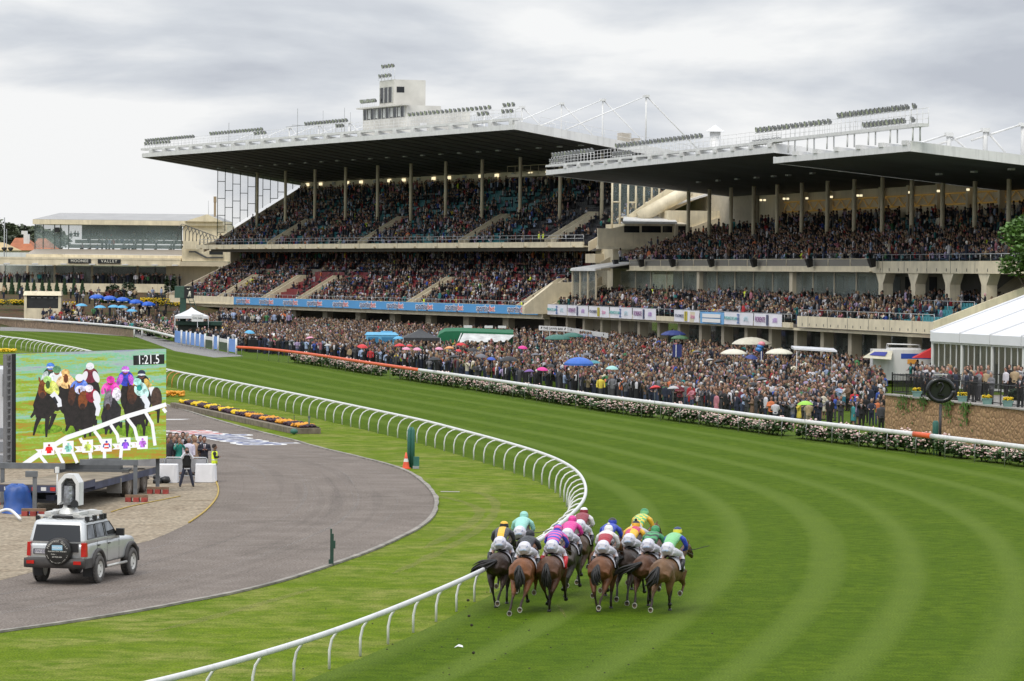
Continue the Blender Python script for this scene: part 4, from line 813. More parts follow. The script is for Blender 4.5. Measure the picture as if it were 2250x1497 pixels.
# ================================================================== blue panelled gate fence at the end of the path
fp = [G(x,y) for x, y in ((383,769),(409,772),(425,774),(442,776),(461,778),(482,780),(505,781))]
FX = [(384,400),(402,412),(413,421),(422,432),(433,443),(442,454),(455,472),(473,482),(485,503),(504,519)]
A0 = G(383,757); A1 = G(521,781)
for i, (xa, xb) in enumerate(FX):
    a = A0.lerp(A1,(xa-383)/138); c = A0.lerp(A1,(xb-383)/138); a.z = c.z = 0
    blue = i in (0,1,2,3,4,5,7,9); t = empty('fence_panel', (0,0,0), 0, ('%s blue and white fence panel from the left beside the grey path' % ordn(i+1)) if blue else ('white-capped green fence panel, %s of the gate fence' % ordn(i+1)), 'fence panel', 'panels of the gate fence')
    b = MB(); b.hexa([a+Vector((0,0,.25)),c+Vector((0,0,.25)),c+Vector((.05,.1,.25)),a+Vector((.05,.1,.25))]+[q+Vector((0,0,1.5 if blue else 1.05)) for q in (a,c,c+Vector((.05,.1,0)),a+Vector((.05,.1,0)))])
    b.build('panel', mat('panel_blue',(.13,.27,.62),.5,var=.06) if blue else LEAFD, t)
    b = MB(); b.tube([c,c+Vector((0,0,1.65))], .11, 5)
    if not blue: b.hexa([a+Vector((0,-.03,1.06)),c+Vector((0,-.03,1.06)),c+Vector((.05,.1,1.06)),a+Vector((.05,.1,1.06))]+[q+Vector((0,0,1.4)) for q in (a+Vector((0,-.03,0)),c+Vector((0,-.03,0)),c+Vector((.05,.1,0)),a+Vector((.05,.1,0)))])
    b.build('post', WHITE, t)
    if blue:
        mid = (a+c)/2; dd = c-a; rz_ = math.atan2(dd.y,dd.x)
        for zz in (1.15,.8): text('lettering', 'sportingbet', .38, REDP if zz > 1 else WHP, t, XZ(mid.x+.02,mid.y-.06,zz,rz_) @ Matrix.Diagonal((.45*dd.length/1.1*.6,.6,1,1)), .004)
# ================================================================== flower bed
fb = empty('flower_bed', (0,0,0), 0, 'raised bed of yellow and orange flowers in dark bands beside the road', 'flower bed')
e0, e1 = G(374,895), G(640,953); e2, e3 = G(672,946), G(392,880)
dv = (e1-e0); L0 = dv.length; dv.normalize(); nv = Vector((dv.y,-dv.x,0)); nv = nv if nv.y > 0 else -nv; WD = 1.6
b = MB(); b.hexa([e0,e1,e1+nv*.35,e0+nv*.35]+[q+Vector((0,0,.30)) for q in (e0,e1,e1+nv*.35,e0+nv*.35)]); b.hexa([e1,e1+dv*.3,e1+dv*.3+nv*WD,e1+nv*WD]+[q+Vector((0,0,.3)) for q in (e1,e1+dv*.3,e1+dv*.3+nv*WD,e1+nv*WD)]); b.build('brick_edging', mat('weathered_brick',(.17,.14,.10),.85,var=.35,scale=2.5,bump=.4), fb)
b = MB(); b.hexa([e0+nv*.35,e1+nv*.35,e1+nv*WD,e0+nv*WD]+[q+Vector((0,0,h_)) for q, h_ in ((e0+nv*.35,.27),(e1+nv*.35,.27),(e1+nv*WD,.36),(e0+nv*WD,.36))]); b.build('soil', mat('dark_soil',(.04,.03,.022),.95,var=.3), fb)
by, bo, bd = MB(), MB(), MB()
for _ in range(2900):
    u = random.uniform(.1,L0-.1); w = random.uniform(.5,WD-.1); c = e0+dv*u+nv*w+Vector((0,0,.34+random.uniform(0,.12)))
    band = math.sin((u*1.55+w*1.6)+.5*math.sin(u*3))
    if band > .12: blob(by if u < L0*.52 else bo, c+Vector((0,0,.0)), random.uniform(.05,.10))
    else: blob(bd, c-Vector((0,0,.02)), random.uniform(.06,.11))
by.build('yellow_flowers', mat('flower_yellow',(.72,.50,.01),.6,var=.15,scale=6), fb); bo.build('orange_flowers', mat('flower_orange',(.68,.30,.02),.6,var=.2,scale=6), fb); bd.build('purple_flowers', mat('flower_purple',(.045,.018,.03),.6,var=.4,scale=6), fb)
for x in (3,360): 
    p = G(x,775 if x < 50 else 872); b = MB(); 
    for _ in range(160): blob(b, (random.uniform(-1.4,1.4),random.uniform(-.6,.6),random.uniform(.1,.35)), random.uniform(.08,.14))
    tag(b.build('flower_patch', MATS['flower_yellow' if x < 50 else 'flower_orange'], None, p), 'low patch of yellow flowers at the left edge above the asphalt' if x < 50 else 'low patch of orange flowers just right of the video screen', 'flowers')
# painted lettering on the road, read from the stands
t = empty('road_lettering', (0,0,0), 0, 'large red, white and blue lettering painted across the asphalt behind the spectators', 'road marking')
pc = G(480,962); rzl = math.atan2(*(G(585,985)-G(385,948)).yx); 
def rtxt(s, size, m_, z, off): 
    me = text_mesh(s, size, .002, off); me.materials.clear(); me.materials.append(m_); return me
MW = mat('road_paint_white', (.62,.62,.61), .7, var=.12); MR_ = mat('road_paint_red', (.50,.17,.16), .7, var=.15); MBL = mat('road_paint_blue', (.10,.12,.24), .7, var=.2)
ml = rtxt('sporting',1,MBL,0,0); mr = rtxt('bet',1,MR_,0,0); mo_ = rtxt('sportingbet',1,MW,0,.07)
T0 = Matrix.Translation((pc.x,pc.y,.006)) @ Matrix.Rotation(rzl+PI,4,'Z')
full = (wa[1]-wa[0])+(wb[1]-wb[0])+.07; SC = 3.3
for me, cx, z, nm in ((mo_,0,0,'lettering_outline'),(ml,-full/2+(wa[1]-wa[0])/2,.008,'lettering'),(mr,full/2-(wb[1]-wb[0])/2,.008,'lettering')):
    o = link(nm, me, t); o.matrix_local = T0 @ Matrix.Translation((cx*SC,0,z)) @ Matrix.Diagonal((SC,SC*1.35,1,1))
for q, lab in (((385,922),'small white painted stroke on the asphalt near the flower bed'),):
    p = G(*q); b = MB(); b.quad([(p.x-.9,p.y-.8,.007),(p.x+.4,p.y-.3,.007),(p.x+.9,p.y+.8,.007),(p.x-.5,p.y+.3,.007)]); tag(b.build('paint_mark', MW), lab, 'road marking')
# ================================================================== big video screen
TLp, BLp = atY(35,778,147), atY(35,1024,147); TRp, BRp = atY(365,767,150.5), atY(365,1007,150.5)
vs_ = empty('video_screen', (0,0,0), 0, 'large outdoor video screen showing racehorses and the time 1:21.5', 'screen')
ex = (TRp-TLp).normalized(); nb_ = Vector((ex.y,-ex.x,0)); nb_ = nb_ if nb_.y < 0 else -nb_
def sp_(x, y, lay=0):
    s = (x-190)/1838; top = 95-60*s; bot = 1460-90*s; q = (y-top)/(bot-top)
    return TLp.lerp(TRp,s).lerp(BLp.lerp(BRp,s),q)+nb_*(.004*lay+.002)
b = MB()
pp = [TLp,TRp,BRp,BLp]; b.slab([p-nb_*.02 for p in pp], -nb_*.5); b.build('cabinet', BLACK, vs_)
b = MB(); l0 = TLp-ex*.02; l1 = BLp-ex*.02
b.slab([l0,l1,l1-ex*.16,l0-ex*.16], -nb_*.45); b.build('side_cover', BLACK, vs_)
b = MB(); l0, l1 = l0-ex*.16, l1-ex*.16
for k in (0,.2): b.slab([l0-ex*k,l1-ex*k,l1-ex*(k+.05),l0-ex*(k+.05)], -nb_*.3)
for i in range(17): c = l0.lerp(l1,(i+.03)/17); e_ = l0.lerp(l1,(i+.28)/17); b.slab([c-ex*.05,e_-ex*.05,e_-ex*.2,c-ex*.2], -nb_*.1)
b.slab([l1+Vector((0,0,.0)),l1-Vector((0,0,.06)),l1-ex*.45-Vector((0,0,.06)),l1-ex*.45], -nb_*.3); b.build('edge_truss', mat('truss_grey',(.16,.16,.165),.5), vs_)
SCOL = {}; smats = []
def sc(col, e=.95):
    k = tuple(col)
    if k not in SCOL:
        m_ = bpy.data.materials.new('screen_pixel'); m_.use_nodes = True; t9 = m_.node_tree; b_ = t9.nodes['Principled BSDF']; c_ = srgb(*col); b_.inputs['Base Color'].default_value = (.01,.01,.01,1); b_.inputs['Emission Color'].default_value = (*c_,1)
        if min(col) < 235:                       # video noise and texture inside every picture area
            o9 = N(t9,'ShaderNodeTexCoord'); n9 = N(t9,'ShaderNodeTexNoise'); n9.inputs['Scale'].default_value = 5.5; n9.inputs['Detail'].default_value = 8; n9.inputs['Roughness'].default_value = .75; r9 = N(t9,'ShaderNodeMapRange'); r9.inputs[1].default_value = .35; r9.inputs[2].default_value = .65; r9.inputs[3].default_value = .35; r9.inputs[4].default_value = 1.75; x9 = N(t9,'ShaderNodeMixRGB', blend_type='MULTIPLY'); x9.inputs[0].default_value = 1; x9.inputs[1].default_value = (*[c+.004 for c in c_],1); t9.links.new(o9.outputs['Object'],n9.inputs['Vector']); t9.links.new(n9.outputs[0],r9.inputs[0]); t9.links.new(r9.outputs[0],x9.inputs[2]); t9.links.new(x9.outputs[0],b_.inputs['Emission Color'])
        pass; b_.inputs['Emission Strength'].default_value = e; b_.inputs['Roughness'].default_value = .4
        SCOL[k] = len(smats); smats.append(m_)
    return SCOL[k]
bgm = bpy.data.materials.new('screen_turf'); bgm.use_nodes = True; t_ = bgm.node_tree; b_ = t_.nodes['Principled BSDF']; b_.inputs['Base Color'].default_value = (.01,.01,.01,1); b_.inputs['Emission Strength'].default_value = .88
uvn = N(t_,'ShaderNodeUVMap'); mpn = N(t_,'ShaderNodeMapping'); mpn.inputs['Rotation'].default_value = (0,0,.07); mpn.inputs['Scale'].default_value = (1.6,12,1)
n1 = N(t_,'ShaderNodeTexNoise'); n1.inputs['Scale'].default_value = 1.3; n1.inputs['Detail'].default_value = 9; n1.inputs['Roughness'].default_value = .72
rp = N(t_,'ShaderNodeValToRGB'); el_ = rp.color_ramp.elements; el_[0].position = .30; el_[0].color = (*srgb(190,130,40),1); el_[1].position = .72; el_[1].color = (*srgb(160,165,190),1)
for p_, c_ in ((.40,(172,160,45)),(.45,(140,185,45)),(.51,(180,195,95)),(.56,(125,205,165)),(.63,(175,200,185))): q_ = el_.new(p_); q_.color = (*srgb(*c_),1)
n2 = N(t_,'ShaderNodeTexNoise'); n2.inputs['Scale'].default_value = 60; n2.inputs['Detail'].default_value = 2
sp2 = N(t_,'ShaderNodeSeparateXYZ'); t_.links.new(uvn.outputs[0], sp2.inputs[0])
a1 = N(t_,'ShaderNodeMath', operation='MULTIPLY_ADD'); a1.inputs[1].default_value = .17; t_.links.new(sp2.outputs[1], a1.inputs[0])
a2 = N(t_,'ShaderNodeMath', operation='MULTIPLY_ADD'); a2.inputs[1].default_value = .16; t_.links.new(n2.outputs[0], a2.inputs[0])
a3 = N(t_,'ShaderNodeMath', operation='SUBTRACT'); a3.inputs[1].default_value = .17
t_.links.new(uvn.outputs[0], mpn.inputs[0]); t_.links.new(mpn.outputs[0], n1.inputs['Vector']); t_.links.new(uvn.outputs[0], n2.inputs['Vector']); t_.links.new(n1.outputs[0], a1.inputs[2]); t_.links.new(a1.outputs[0], a2.inputs[2]); t_.links.new(a2.outputs[0], a3.inputs[0]); t_.links.new(a3.outputs[0], rp.inputs[0]); t_.links.new(rp.outputs[0], b_.inputs['Emission Color'])
b = MB(); b.quad([sp_(190,95),sp_(2028,35),sp_(2028,1370),sp_(190,1460)]); so_ = b.build('display', bgm, vs_); ul = so_.data.uv_layers.new(name='UVMap')
for lp_, q in zip(so_.data.loops, ((0,1),(1,1),(1,0),(0,0))): ul.data[lp_.index].uv = q
pic = MB(); LAY = [1]
def poly(pts, col): LAY[0] += .05; pic.quad([sp_(x,y,LAY[0]) for x, y in pts], sc(col))
def el(cx, cy, rx, ry, col, rot=0): poly([(cx+rx*math.cos(a)*math.cos(rot)-ry*math.sin(a)*math.sin(rot), cy+rx*math.cos(a)*math.sin(rot)+ry*math.sin(a)*math.cos(rot)) for a in [2*PI*k/18 for k in range(18)]], col)
def ln(pts, w, col, w2=None):
    w2 = w if w2 is None else w2; n = len(pts)
    for i in range(n-1):
        (x0,y0),(x1,y1) = pts[i],pts[i+1]; L = math.hypot(x1-x0,y1-y0); nx, ny = -(y1-y0)/L,(x1-x0)/L
        wa_, wb_ = w+(w2-w)*i/(n-1), w+(w2-w)*(i+1)/(n-1)
        poly([(x0+nx*wa_/2,y0+ny*wa_/2),(x1+nx*wb_/2,y1+ny*wb_/2),(x1-nx*wb_/2,y1-ny*wb_/2),(x0-nx*wa_/2,y0-ny*wa_/2)], col)
        if i: el(x0,y0,wa_/2,wa_/2,col)
DK, BR, BR2 = (28,20,20), (120,62,22), (78,42,26)
for cx, cy, rx, ry in ((560,1010,190,60),(1000,1040,260,70),(1640,1030,260,80),(1330,1010,180,60)): el(cx,cy,rx,ry,(110,150,25))
# back row
for hx, hy, cap, body, slv in ((605,245,(70,120,200),(40,70,60),(200,210,210)),(1085,245,(240,240,245),(110,30,50),(238,236,240)),(1520,285,(200,110,220),(50,70,200),(190,90,210)),(1720,335,(35,45,70),(30,30,32),(200,170,80))):
    el(hx+30,hy+330,95,190,DK); el(hx+5,hy+110,95,95,body); el(hx-70,hy+130,35,75,slv,.4); el(hx+75,hy+130,35,75,slv,-.4); el(hx,hy+25,38,40,(120,70,55)); el(hx,hy,50,44,cap); el(hx,hy+14,48,12,(225,230,235))
ln([(1840,500),(1880,690)],70,(240,240,245),40); el(1905,650,70,150,(70,50,40)); ln([(1930,760),(1925,940)],46,DK,22)
for dx, dy in ((-30,60),(30,50),(0,110),(50,120),(-45,130),(15,150),(70,80)): el(1790+dx,350+dy,11,11,(225,190,110))
for hx, hy, cap, body, slv in ((680,285,(90,140,100),(235,238,240),(225,230,235)),(785,325,(235,190,120),(232,190,125),(240,205,150)),(955,385,(240,240,245),(70,110,215),(110,140,225)),(1335,410,(225,50,170),(215,40,165),(235,90,185))):
    el(hx,hy+330,90,180,DK); el(hx+10,hy+105,90,90,body); el(hx-75,hy+110,35,75,slv,.4); el(hx+80,hy+115,35,75,slv,-.4); el(hx,hy+30,36,38,(125,70,50)); el(hx,hy,52,46,cap)
el(790,395,28,55,(110,55,20)); el(975,535,75,55,(215,215,245)); el(1410,590,55,85,(235,230,240))
def hz(cx, top, w, col, hcol, legs, headx=0):
    poly([(cx-w*.45,top+40),(cx+w*.4,top+20),(cx+w*1.15,top+140),(cx+w*1.0,top+330),(cx+w*.4,top+420),(cx-w*.7,top+400),(cx-w*.95,top+250)], col)
    for a in legs: ln(a, 64, col, 22)
    el(cx+headx,top+50,w*.42,115,hcol,.08); el(cx+headx-4,top+130,w*.26,40,(60,34,26)); el(cx+headx-w*.3,top-62,12,34,hcol,-.2); el(cx+headx+w*.25,top-64,12,34,hcol,.2)
hz(860,560,105,DK,BR2,[[(830,930),(790,1040)]],0)
el(870,600,40,60,BR2)
hz(520,470,135,DK,BR,[[(470,860),(430,960),(398,1090)],[(570,870),(556,980),(552,1110)],[(650,820),(610,950),(580,1020)],[(440,740),(410,810),(365,872)]],-10)
hz(1330,610,120,(34,30,36),(120,115,125),[[(1290,970),(1275,1080)],[(1360,980),(1330,1070)],[(1450,930),(1470,1000)]],-25)
hz(1010,610,140,DK,BR,[[(900,950),(930,1040),(880,1110)],[(1080,970),(1085,1100)],[(1140,900),(1160,1000)],[(1020,990),(1020,1120)]],-15)
hz(1640,540,150,DK,BR2,[[(1545,900),(1540,1000),(1538,1110)],[(1720,900),(1750,1000),(1748,1095)],[(1640,930),(1625,1060)],[(1800,830),(1775,980)]],-40)
for hx, hy, cap, body, slv in ((565,410,(170,215,120),(205,215,90),(220,225,120)),(1070,515,(235,225,235),(140,25,50),(240,238,242)),(1665,435,(165,225,215),(195,235,228),(190,232,225))):
    el(hx+40,hy+90,80,85,body); el(hx+95,hy+110,42,85,slv,-.3); el(hx,hy+28,36,36,(110,60,50)); el(hx,hy,50,45,cap)
el(1690,510,34,38,(30,150,140)); el(570,470,26,50,(60,90,40))
ln([(620,575),(700,660),(715,740)],75,(240,240,246),50); ln([(1150,660),(1185,760),(1165,850)],66,(240,240,246),44); ln([(1730,600),(1790,700),(1780,760)],80,(236,240,246),50); ln([(640,620),(680,700)],34,(30,30,40)); ln([(1700,640),(1740,730)],30,(25,25,32))
WHs = (250,250,250)
for pt in ([(1760,800),(1850,950),(1885,1215)],[(1540,885),(1630,1000),(1668,1150)],[(1335,960),(1415,1080),(1435,1180)],[(1135,1035),(1200,1120),(1225,1180)],[(960,1120),(990,1180)],[(480,1340),(560,1445)],[(650,1220),(740,1400),(760,1430)],[(870,1300),(925,1425)],[(1080,1300),(1095,1415)],[(1258,1290),(1258,1405)],[(1465,1270),(1455,1385)],[(1985,760),(2022,810)]): ln(pt, 40, WHs)
ln([(270,1452),(500,1292),(800,1115),(1130,1005),(1500,868),(1760,792),(2024,712)], 62, WHs, 50)
tags = ((515,1175,(225,10,20),(230,20,20)),(748,1160,(150,225,210),(150,220,205)),(985,1146,(215,230,110),(190,210,90)),(1215,1135,(60,70,190),(230,60,40)),(1447,1120,(70,60,190),(150,80,220)),(1660,1104,(200,120,225),(190,110,220)))
for i, (x, y, c1, c2) in enumerate(tags):
    poly([(x-100,y+85-3*i),(x+10,y+80-3*i),(x+10,y+150-3*i),(x-100,y+155-3*i),(x-60,y+120)], (250,250,252))
for i, (x, y, c1, c2) in enumerate(tags):
    poly([(x,y),(x+132,y-6),(x+132,y+150),(x,y+156)], (252,252,253)); cx, cy = x+68, y+82
    poly([(cx-30,cy-30),(cx+30,cy-32),(cx+28,cy+50),(cx-28,cy+52)], c2); ln([(cx-30,cy-22),(cx-40,cy+20)],16,c1); ln([(cx+30,cy-24),(cx+40,cy+18)],16,c1); el(cx,cy-48,15,15,c1)
    if i == 3: poly([(cx-30,cy-5),(cx+30,cy-6),(cx+30,cy+14),(cx-30,cy+15)], (250,250,252)); poly([(cx-28,cy+34),(cx+28,cy+33),(cx+28,cy+50),(cx-28,cy+51)], (250,250,252))
poly([(1610,116),(2000,100),(2000,218),(1614,234)], (10,14,14))
pic.build('picture', smats, vs_)
mt_ = text_mesh('1:21.5', 1, .001); mt_.materials.clear(); sc((252,255,255)); mt_.materials.append(smats[sc((252,255,255))])
o = link('clock_digits', mt_, vs_); p0 = sp_(1790,168,34); rzs = math.atan2(ex.y,ex.x); o.matrix_local = XZ(p0.x,p0.y,p0.z,rzs) @ Matrix.Rotation(math.radians(1.8),4,'Z') @ Matrix.Diagonal((.42,.54,1,1))
for i, s_ in enumerate('142763'):
    x, y = tags[i][0], tags[i][1]; m2 = text_mesh(s_, .2, .001); m2.materials.clear(); m2.materials.append(smats[sc((245,190,180))]); p0 = sp_(x-35,y+118-3*i,34); o = link('tag_digit', m2, vs_); o.matrix_local = XZ(p0.x,p0.y,p0.z,rzs)
# pedestal under the panel
b = MB(); pm = BLp.lerp(BRp,.5); b.box((pm.x,pm.y+.5,1.25), (2.3,1.2,.5)); b.box((pm.x,pm.y+.5,.98),(3.0,1.6,.16)); b.build('pedestal', DGREY, vs_)
# ================================================================== trailer that carries the screen
tr = empty('flatbed_trailer', (0,0,0), 0, 'dusty dark blue flatbed trailer under the video screen, raised on outriggers', 'trailer')
q0 = atY(-6,1068,138); q1 = atY(150,1066,138); zt_ = q1.z; axd = Vector((.13,.99,0)).normalized(); rtd = Vector((.99,-.13,0))
def tp(a, c, z): return Vector((q1.x,138,0))+axd*a+rtd*c+Vector((0,0,z))
def tb(mb, a0, a1, c0, c1, z0, z1, mi=0): mb.hexa([tp(a0,c0,z0),tp(a0,c1,z0),tp(a1,c1,z0),tp(a1,c0,z0),tp(a0,c0,z1),tp(a0,c1,z1),tp(a1,c1,z1),tp(a1,c0,z1)], mi)
DUSTB = mat('dusty_blue_steel', (.06,.07,.12), .6, .1, var=.4, scale=1.5); DECK = mat('weathered_deck', (.24,.20,.15), .85, var=.35, scale=1.2)
b = MB(); tb(b,0,4.2,-2.75,0,zt_-.03,zt_,1); tb(b,0,4.2,-2.75,0,zt_-.3,zt_-.03,0); tb(b,4.2,15,-2.75,0,zt_-.42,zt_-.16,0); tb(b,4.2,15,-2.72,-.02,zt_-.16,zt_-.13,1); tb(b,.5,15,-2.1,-1.8,.45,zt_-.42,0); tb(b,.5,15,-1.0,-.7,.45,zt_-.42,0); b.build('deck', [DUSTB, DECK], tr)
b = MB()
for i in range(7): tb(b,-.02,0,-2.5+i*.36,-2.5+i*.36+.2,zt_-.24,zt_-.1, i % 2)
b.build('marker_strip', [WHITE, RED], tr)
b = MB(); tb(b,1.0,1.2,-.6,-.4,0,zt_-.3); tb(b,1.0,1.2,-2.3,-2.1,0,zt_-.3); tb(b,.7,1.5,-2.6,-.1,.35,.5); tb(b,1.3,2.6,-1.8,-.9,.5,zt_-.3); b.build('landing_leg', DGREY, tr)
TYRE = mat('tyre_rubber', (.018,.017,.016), .85, var=.3, scale=6); DTYRE = mat('dusty_tyre', (.10,.085,.07), .9, var=.4, scale=5); RIMW = mat('rim_white', (.66,.65,.60), .45, var=.1, scale=3)
def wheel(r, w, m1, m2, n=24):
    tw_ = MB(); tw_.lathe([(r*.60,-w/2),(r*.93,-w/2),(r,-w*.36),(r,w*.36),(r*.93,w/2),(r*.60,w/2),(r*.6,-w/2)], n=n)
    for k in range(n): a = 2*PI*k/n; tw_.box((r*1.0*math.cos(a),r*1.0*math.sin(a),0), (.03,r*.12,w*.75), 0, a)
    rm = MB(); rm.lathe([(r*.64,w*.46),(r*.58,w*.47),(r*.52,w*.32),(r*.28,w*.34),(r*.14,w*.42),(0,w*.43)], n=n); rm.lathe([(r*.6,-w*.4),(0,-w*.4)], n=n)
    for k in range(6): a = 2*PI*k/6; rm.lathe([(r*.07,w*.335),(0,w*.336)], (r*.4*math.cos(a),r*.4*math.sin(a),.004), n=8, mi=1)
    return tw_, rm
def put_wheel(parent, loc, M, r, w, m1, m2, name='wheel'):
    a, c = wheel(r,w,m1,m2); h_ = empty(name, (0,0,0)); h_.parent = parent; h_.matrix_local = Matrix.Translation(loc) @ M; a.build('tyre', m1, h_); c.build('rim', [m2, BLACK], h_)
for i in range(3):
    for c in (-.18,-2.55): put_wheel(tr, tp(10.0+i*1.35,c,.5), Matrix.Rotation(math.atan2(rtd.y,rtd.x),4,'Z') @ Matrix.Rotation(PI/2,4,'Y'), .5, .34, DTYRE, mat('rim_dusty',(.22,.19,.16),.7))
b = MB(); tb(b,8.3,8.36,-.55,.05,.25,.85); b.build('mud_flap', mat('flap_grey',(.28,.27,.25),.7,var=.2,scale=3), tr)
for (x0,yb,xt,yt,a0,lab) in ((297,1102,297,1046,0,''),(346,1082,346,1033,0,''),(76,1132,76,1040,0,''),(5,1110,5,1050,0,'')):
    p = G(x0,yb); z = 1.55; b = MB(); b.box((p.x,p.y,z/2+.05),(.15,.15,z-.1)); q = tp((p-Vector((q1.x,138,0))).dot(axd),-1.3,0); dx = q.x-p.x
    b.box((p.x+dx/2,p.y,z),(abs(dx)+.2,.22,.22)); b.box((p.x,p.y,z*.3),(.10,.10,z*.6)); b.build('outrigger', mat('outrigger_grey',(.13,.14,.15),.55,var=.2), tr)
for i, (x, y, lab) in enumerate(((300,1103,'stack of red timber blocks under the nearer right outrigger'),(347,1085,'red and bare timber blocks under the farther right outrigger'),(74,1134,'brown-red timber blocks at the trailer nose behind the car roof'),(8,1109,'red timber blocks at the left edge of the photo'))):
    p = G(x,y); t = MB()
    for k in range(3): t.box((p.x-.32+k*.32,p.y,.09),(.22,.5,.18)); 
    t.box((p.x,p.y,.23),(.9,.26,.1),1); tag(t.build('timber_blocks', [mat('block_red',(.30,.05,.04),.8,var=.4,scale=5), WOODF]), lab, 'timber blocks', 'outrigger blocks')
# blue tarpaulin
b = MB(); p = G(38,1128); vs2 = []; n = 22
for j, (r, z) in enumerate(((.62,0),(.5,.12),(.42,.45),(.40,.8),(.36,1.0),(.2,1.1),(0,1.1))):
    for k in range(n): a = 2*PI*k/n; rr = r*(1+.16*math.sin(3*a+j)+.09*math.sin(7*a-j*1.7)); vs2.append((p.x+rr*1.15*math.cos(a),p.y+rr*math.sin(a),z+.03*math.sin(5*a)))
b.add(vs2, [(j*n+k,j*n+(k+1)%n,(j+1)*n+(k+1)%n,(j+1)*n+k) for j in range(6) for k in range(n)], 0, True)
tag(b.build('tarpaulin', mat('tarp_blue',(.015,.07,.28),.45,var=.2,scale=3)), 'blue tarpaulin wrapped over equipment under the trailer nose', 'tarpaulin')
b = MB(); p = [G(-20,1142),G(0,1139)+Vector((0,0,.25)),G(22,1139)+Vector((0,0,.3)),G(45,1147)+Vector((0,0,.1))]; b.tube(smooth_path(p,.1), .06, 8); tag(b.build('pipe', WHITE), 'white plastic pipe curving over the dirt at left edge', 'pipe')
# white lorry body behind the screen
b = MB(); wt = empty('box_trailer', (0,0,0), 0, 'white and grey box trailer half hidden behind the video screen', 'trailer'); a = atY(-60,800,166); c = atY(28,800,166); d_ = atY(150,1042,166)
zt2 = atY(0,812,166).z; zm = atY(0,940,166).z; zbm = atY(0,1010,166).z
b.bb((a.x,166,zbm),(c.x,171,zt2)); b.bb((a.x,166,.25),(d_.x,171,zbm-.02)); b.build('body', mat('lorry_white',(.52,.53,.55),.45,var=.08), wt)
b = MB()
for k in range(3): b.bb((a.x,165.96,zm-.02-k*.62),(c.x-.1,166,zm-.5-k*.62))
b.build('side_panel', mat('panel_mid_grey',(.20,.21,.23),.5), wt)
b = MB(); w0 = atY(8,822,165.9); w1 = atY(20,872,165.9)
for x in (w0.x,w1.x): b.bb((x-.04,165.85,w1.z),(x+.04,165.9,w0.z))
for z in (w0.z,(w0.z+w1.z)/2,w1.z): b.bb((w0.x,165.85,z-.04),(w1.x,165.9,z+.04))
b.build('ladder_frame', DGREY, wt)
# ================================================================== crowd barriers and covered tables
for i, (x0, x1, lab) in enumerate(((232,360,'grey screened crowd barrier behind the trailer wheels'),(363,456,'grey screened crowd barrier behind the photographer'))):
    Y = 158; a = atY(x0,1005,Y); c = atY(x1,1005,Y); t = empty('crowd_barrier', (0,0,0), 0, lab, 'barrier', 'screened barriers'); b = MB(); b.tube([(a.x,Y,.1),(a.x,Y,.98),(a.x+.08,Y,1.05),(c.x-.08,Y,1.05),(c.x,Y,.98),(c.x,Y,.1)], .03, 6); b.tube([(a.x,Y,.25),(c.x,Y,.25)], .02, 5); b.box((a.x,Y,.04),(.1,.7,.06)); b.box((c.x,Y,.04),(.1,.7,.06)); b.build('frame', STEEL, t)
    b = MB(); n = 10
    for k in range(n):
        xa = a.x+.05+(c.x-a.x-.1)*k/n; xb = a.x+.05+(c.x-a.x-.1)*(k+1)/n; f = lambda x: Y-.04+.03*math.sin(x*5)
        b.quad([(xa,f(xa),.42),(xb,f(xb),.42),(xb,Y-.035,1.0),(xa,Y-.035,1.0)])
    b.build('screen_cloth', mat('silver_cloth',(.30,.30,.31),.5,.2,var=.3,scale=1.2), t)
for i, (x0, x1, y, lab) in enumerate(((345,389,1062,'white covered table left of the photographer'),(428,473,1061,'white covered table beside the hi-vis guard'))):
    p = G((x0+x1)/2,y); w = (x1-x0)*p.y/8000/2; n = 26; vs2 = []; b = MB()
    for z, g in ((0.02,1.05),(.4,1.02),(.78,1.0),(.8,.98)):
        for k in range(n):
            a = 2*PI*k/n; e4 = lambda q: math.copysign(abs(q)**.45, q); rr = g+(.03*math.sin(9*a) if z < .6 else 0); vs2.append((p.x+w*rr*e4(math.cos(a)), p.y+.4+.4*rr*e4(math.sin(a)), z))
    b.add(vs2, [(j*n+k,j*n+(k+1)%n,(j+1)*n+(k+1)%n,(j+1)*n+k) for j in range(3) for k in range(n)]+[tuple(range(3*n,4*n))]); tag(b.build('covered_table', mat('cloth_white',(.74,.74,.76),.8,var=.06,scale=2)), lab, 'table', 'white covered tables')
b = MB(); p = G(330,1062)
for _ in range(14): blob(b, (random.uniform(-.7,.7),random.uniform(-.3,.3),random.uniform(.05,.25)), random.uniform(.12,.25), 0, 7)
tag(b.build('equipment_bags', BLACK, None, p), 'pile of black equipment bags behind the left white table', 'bags')
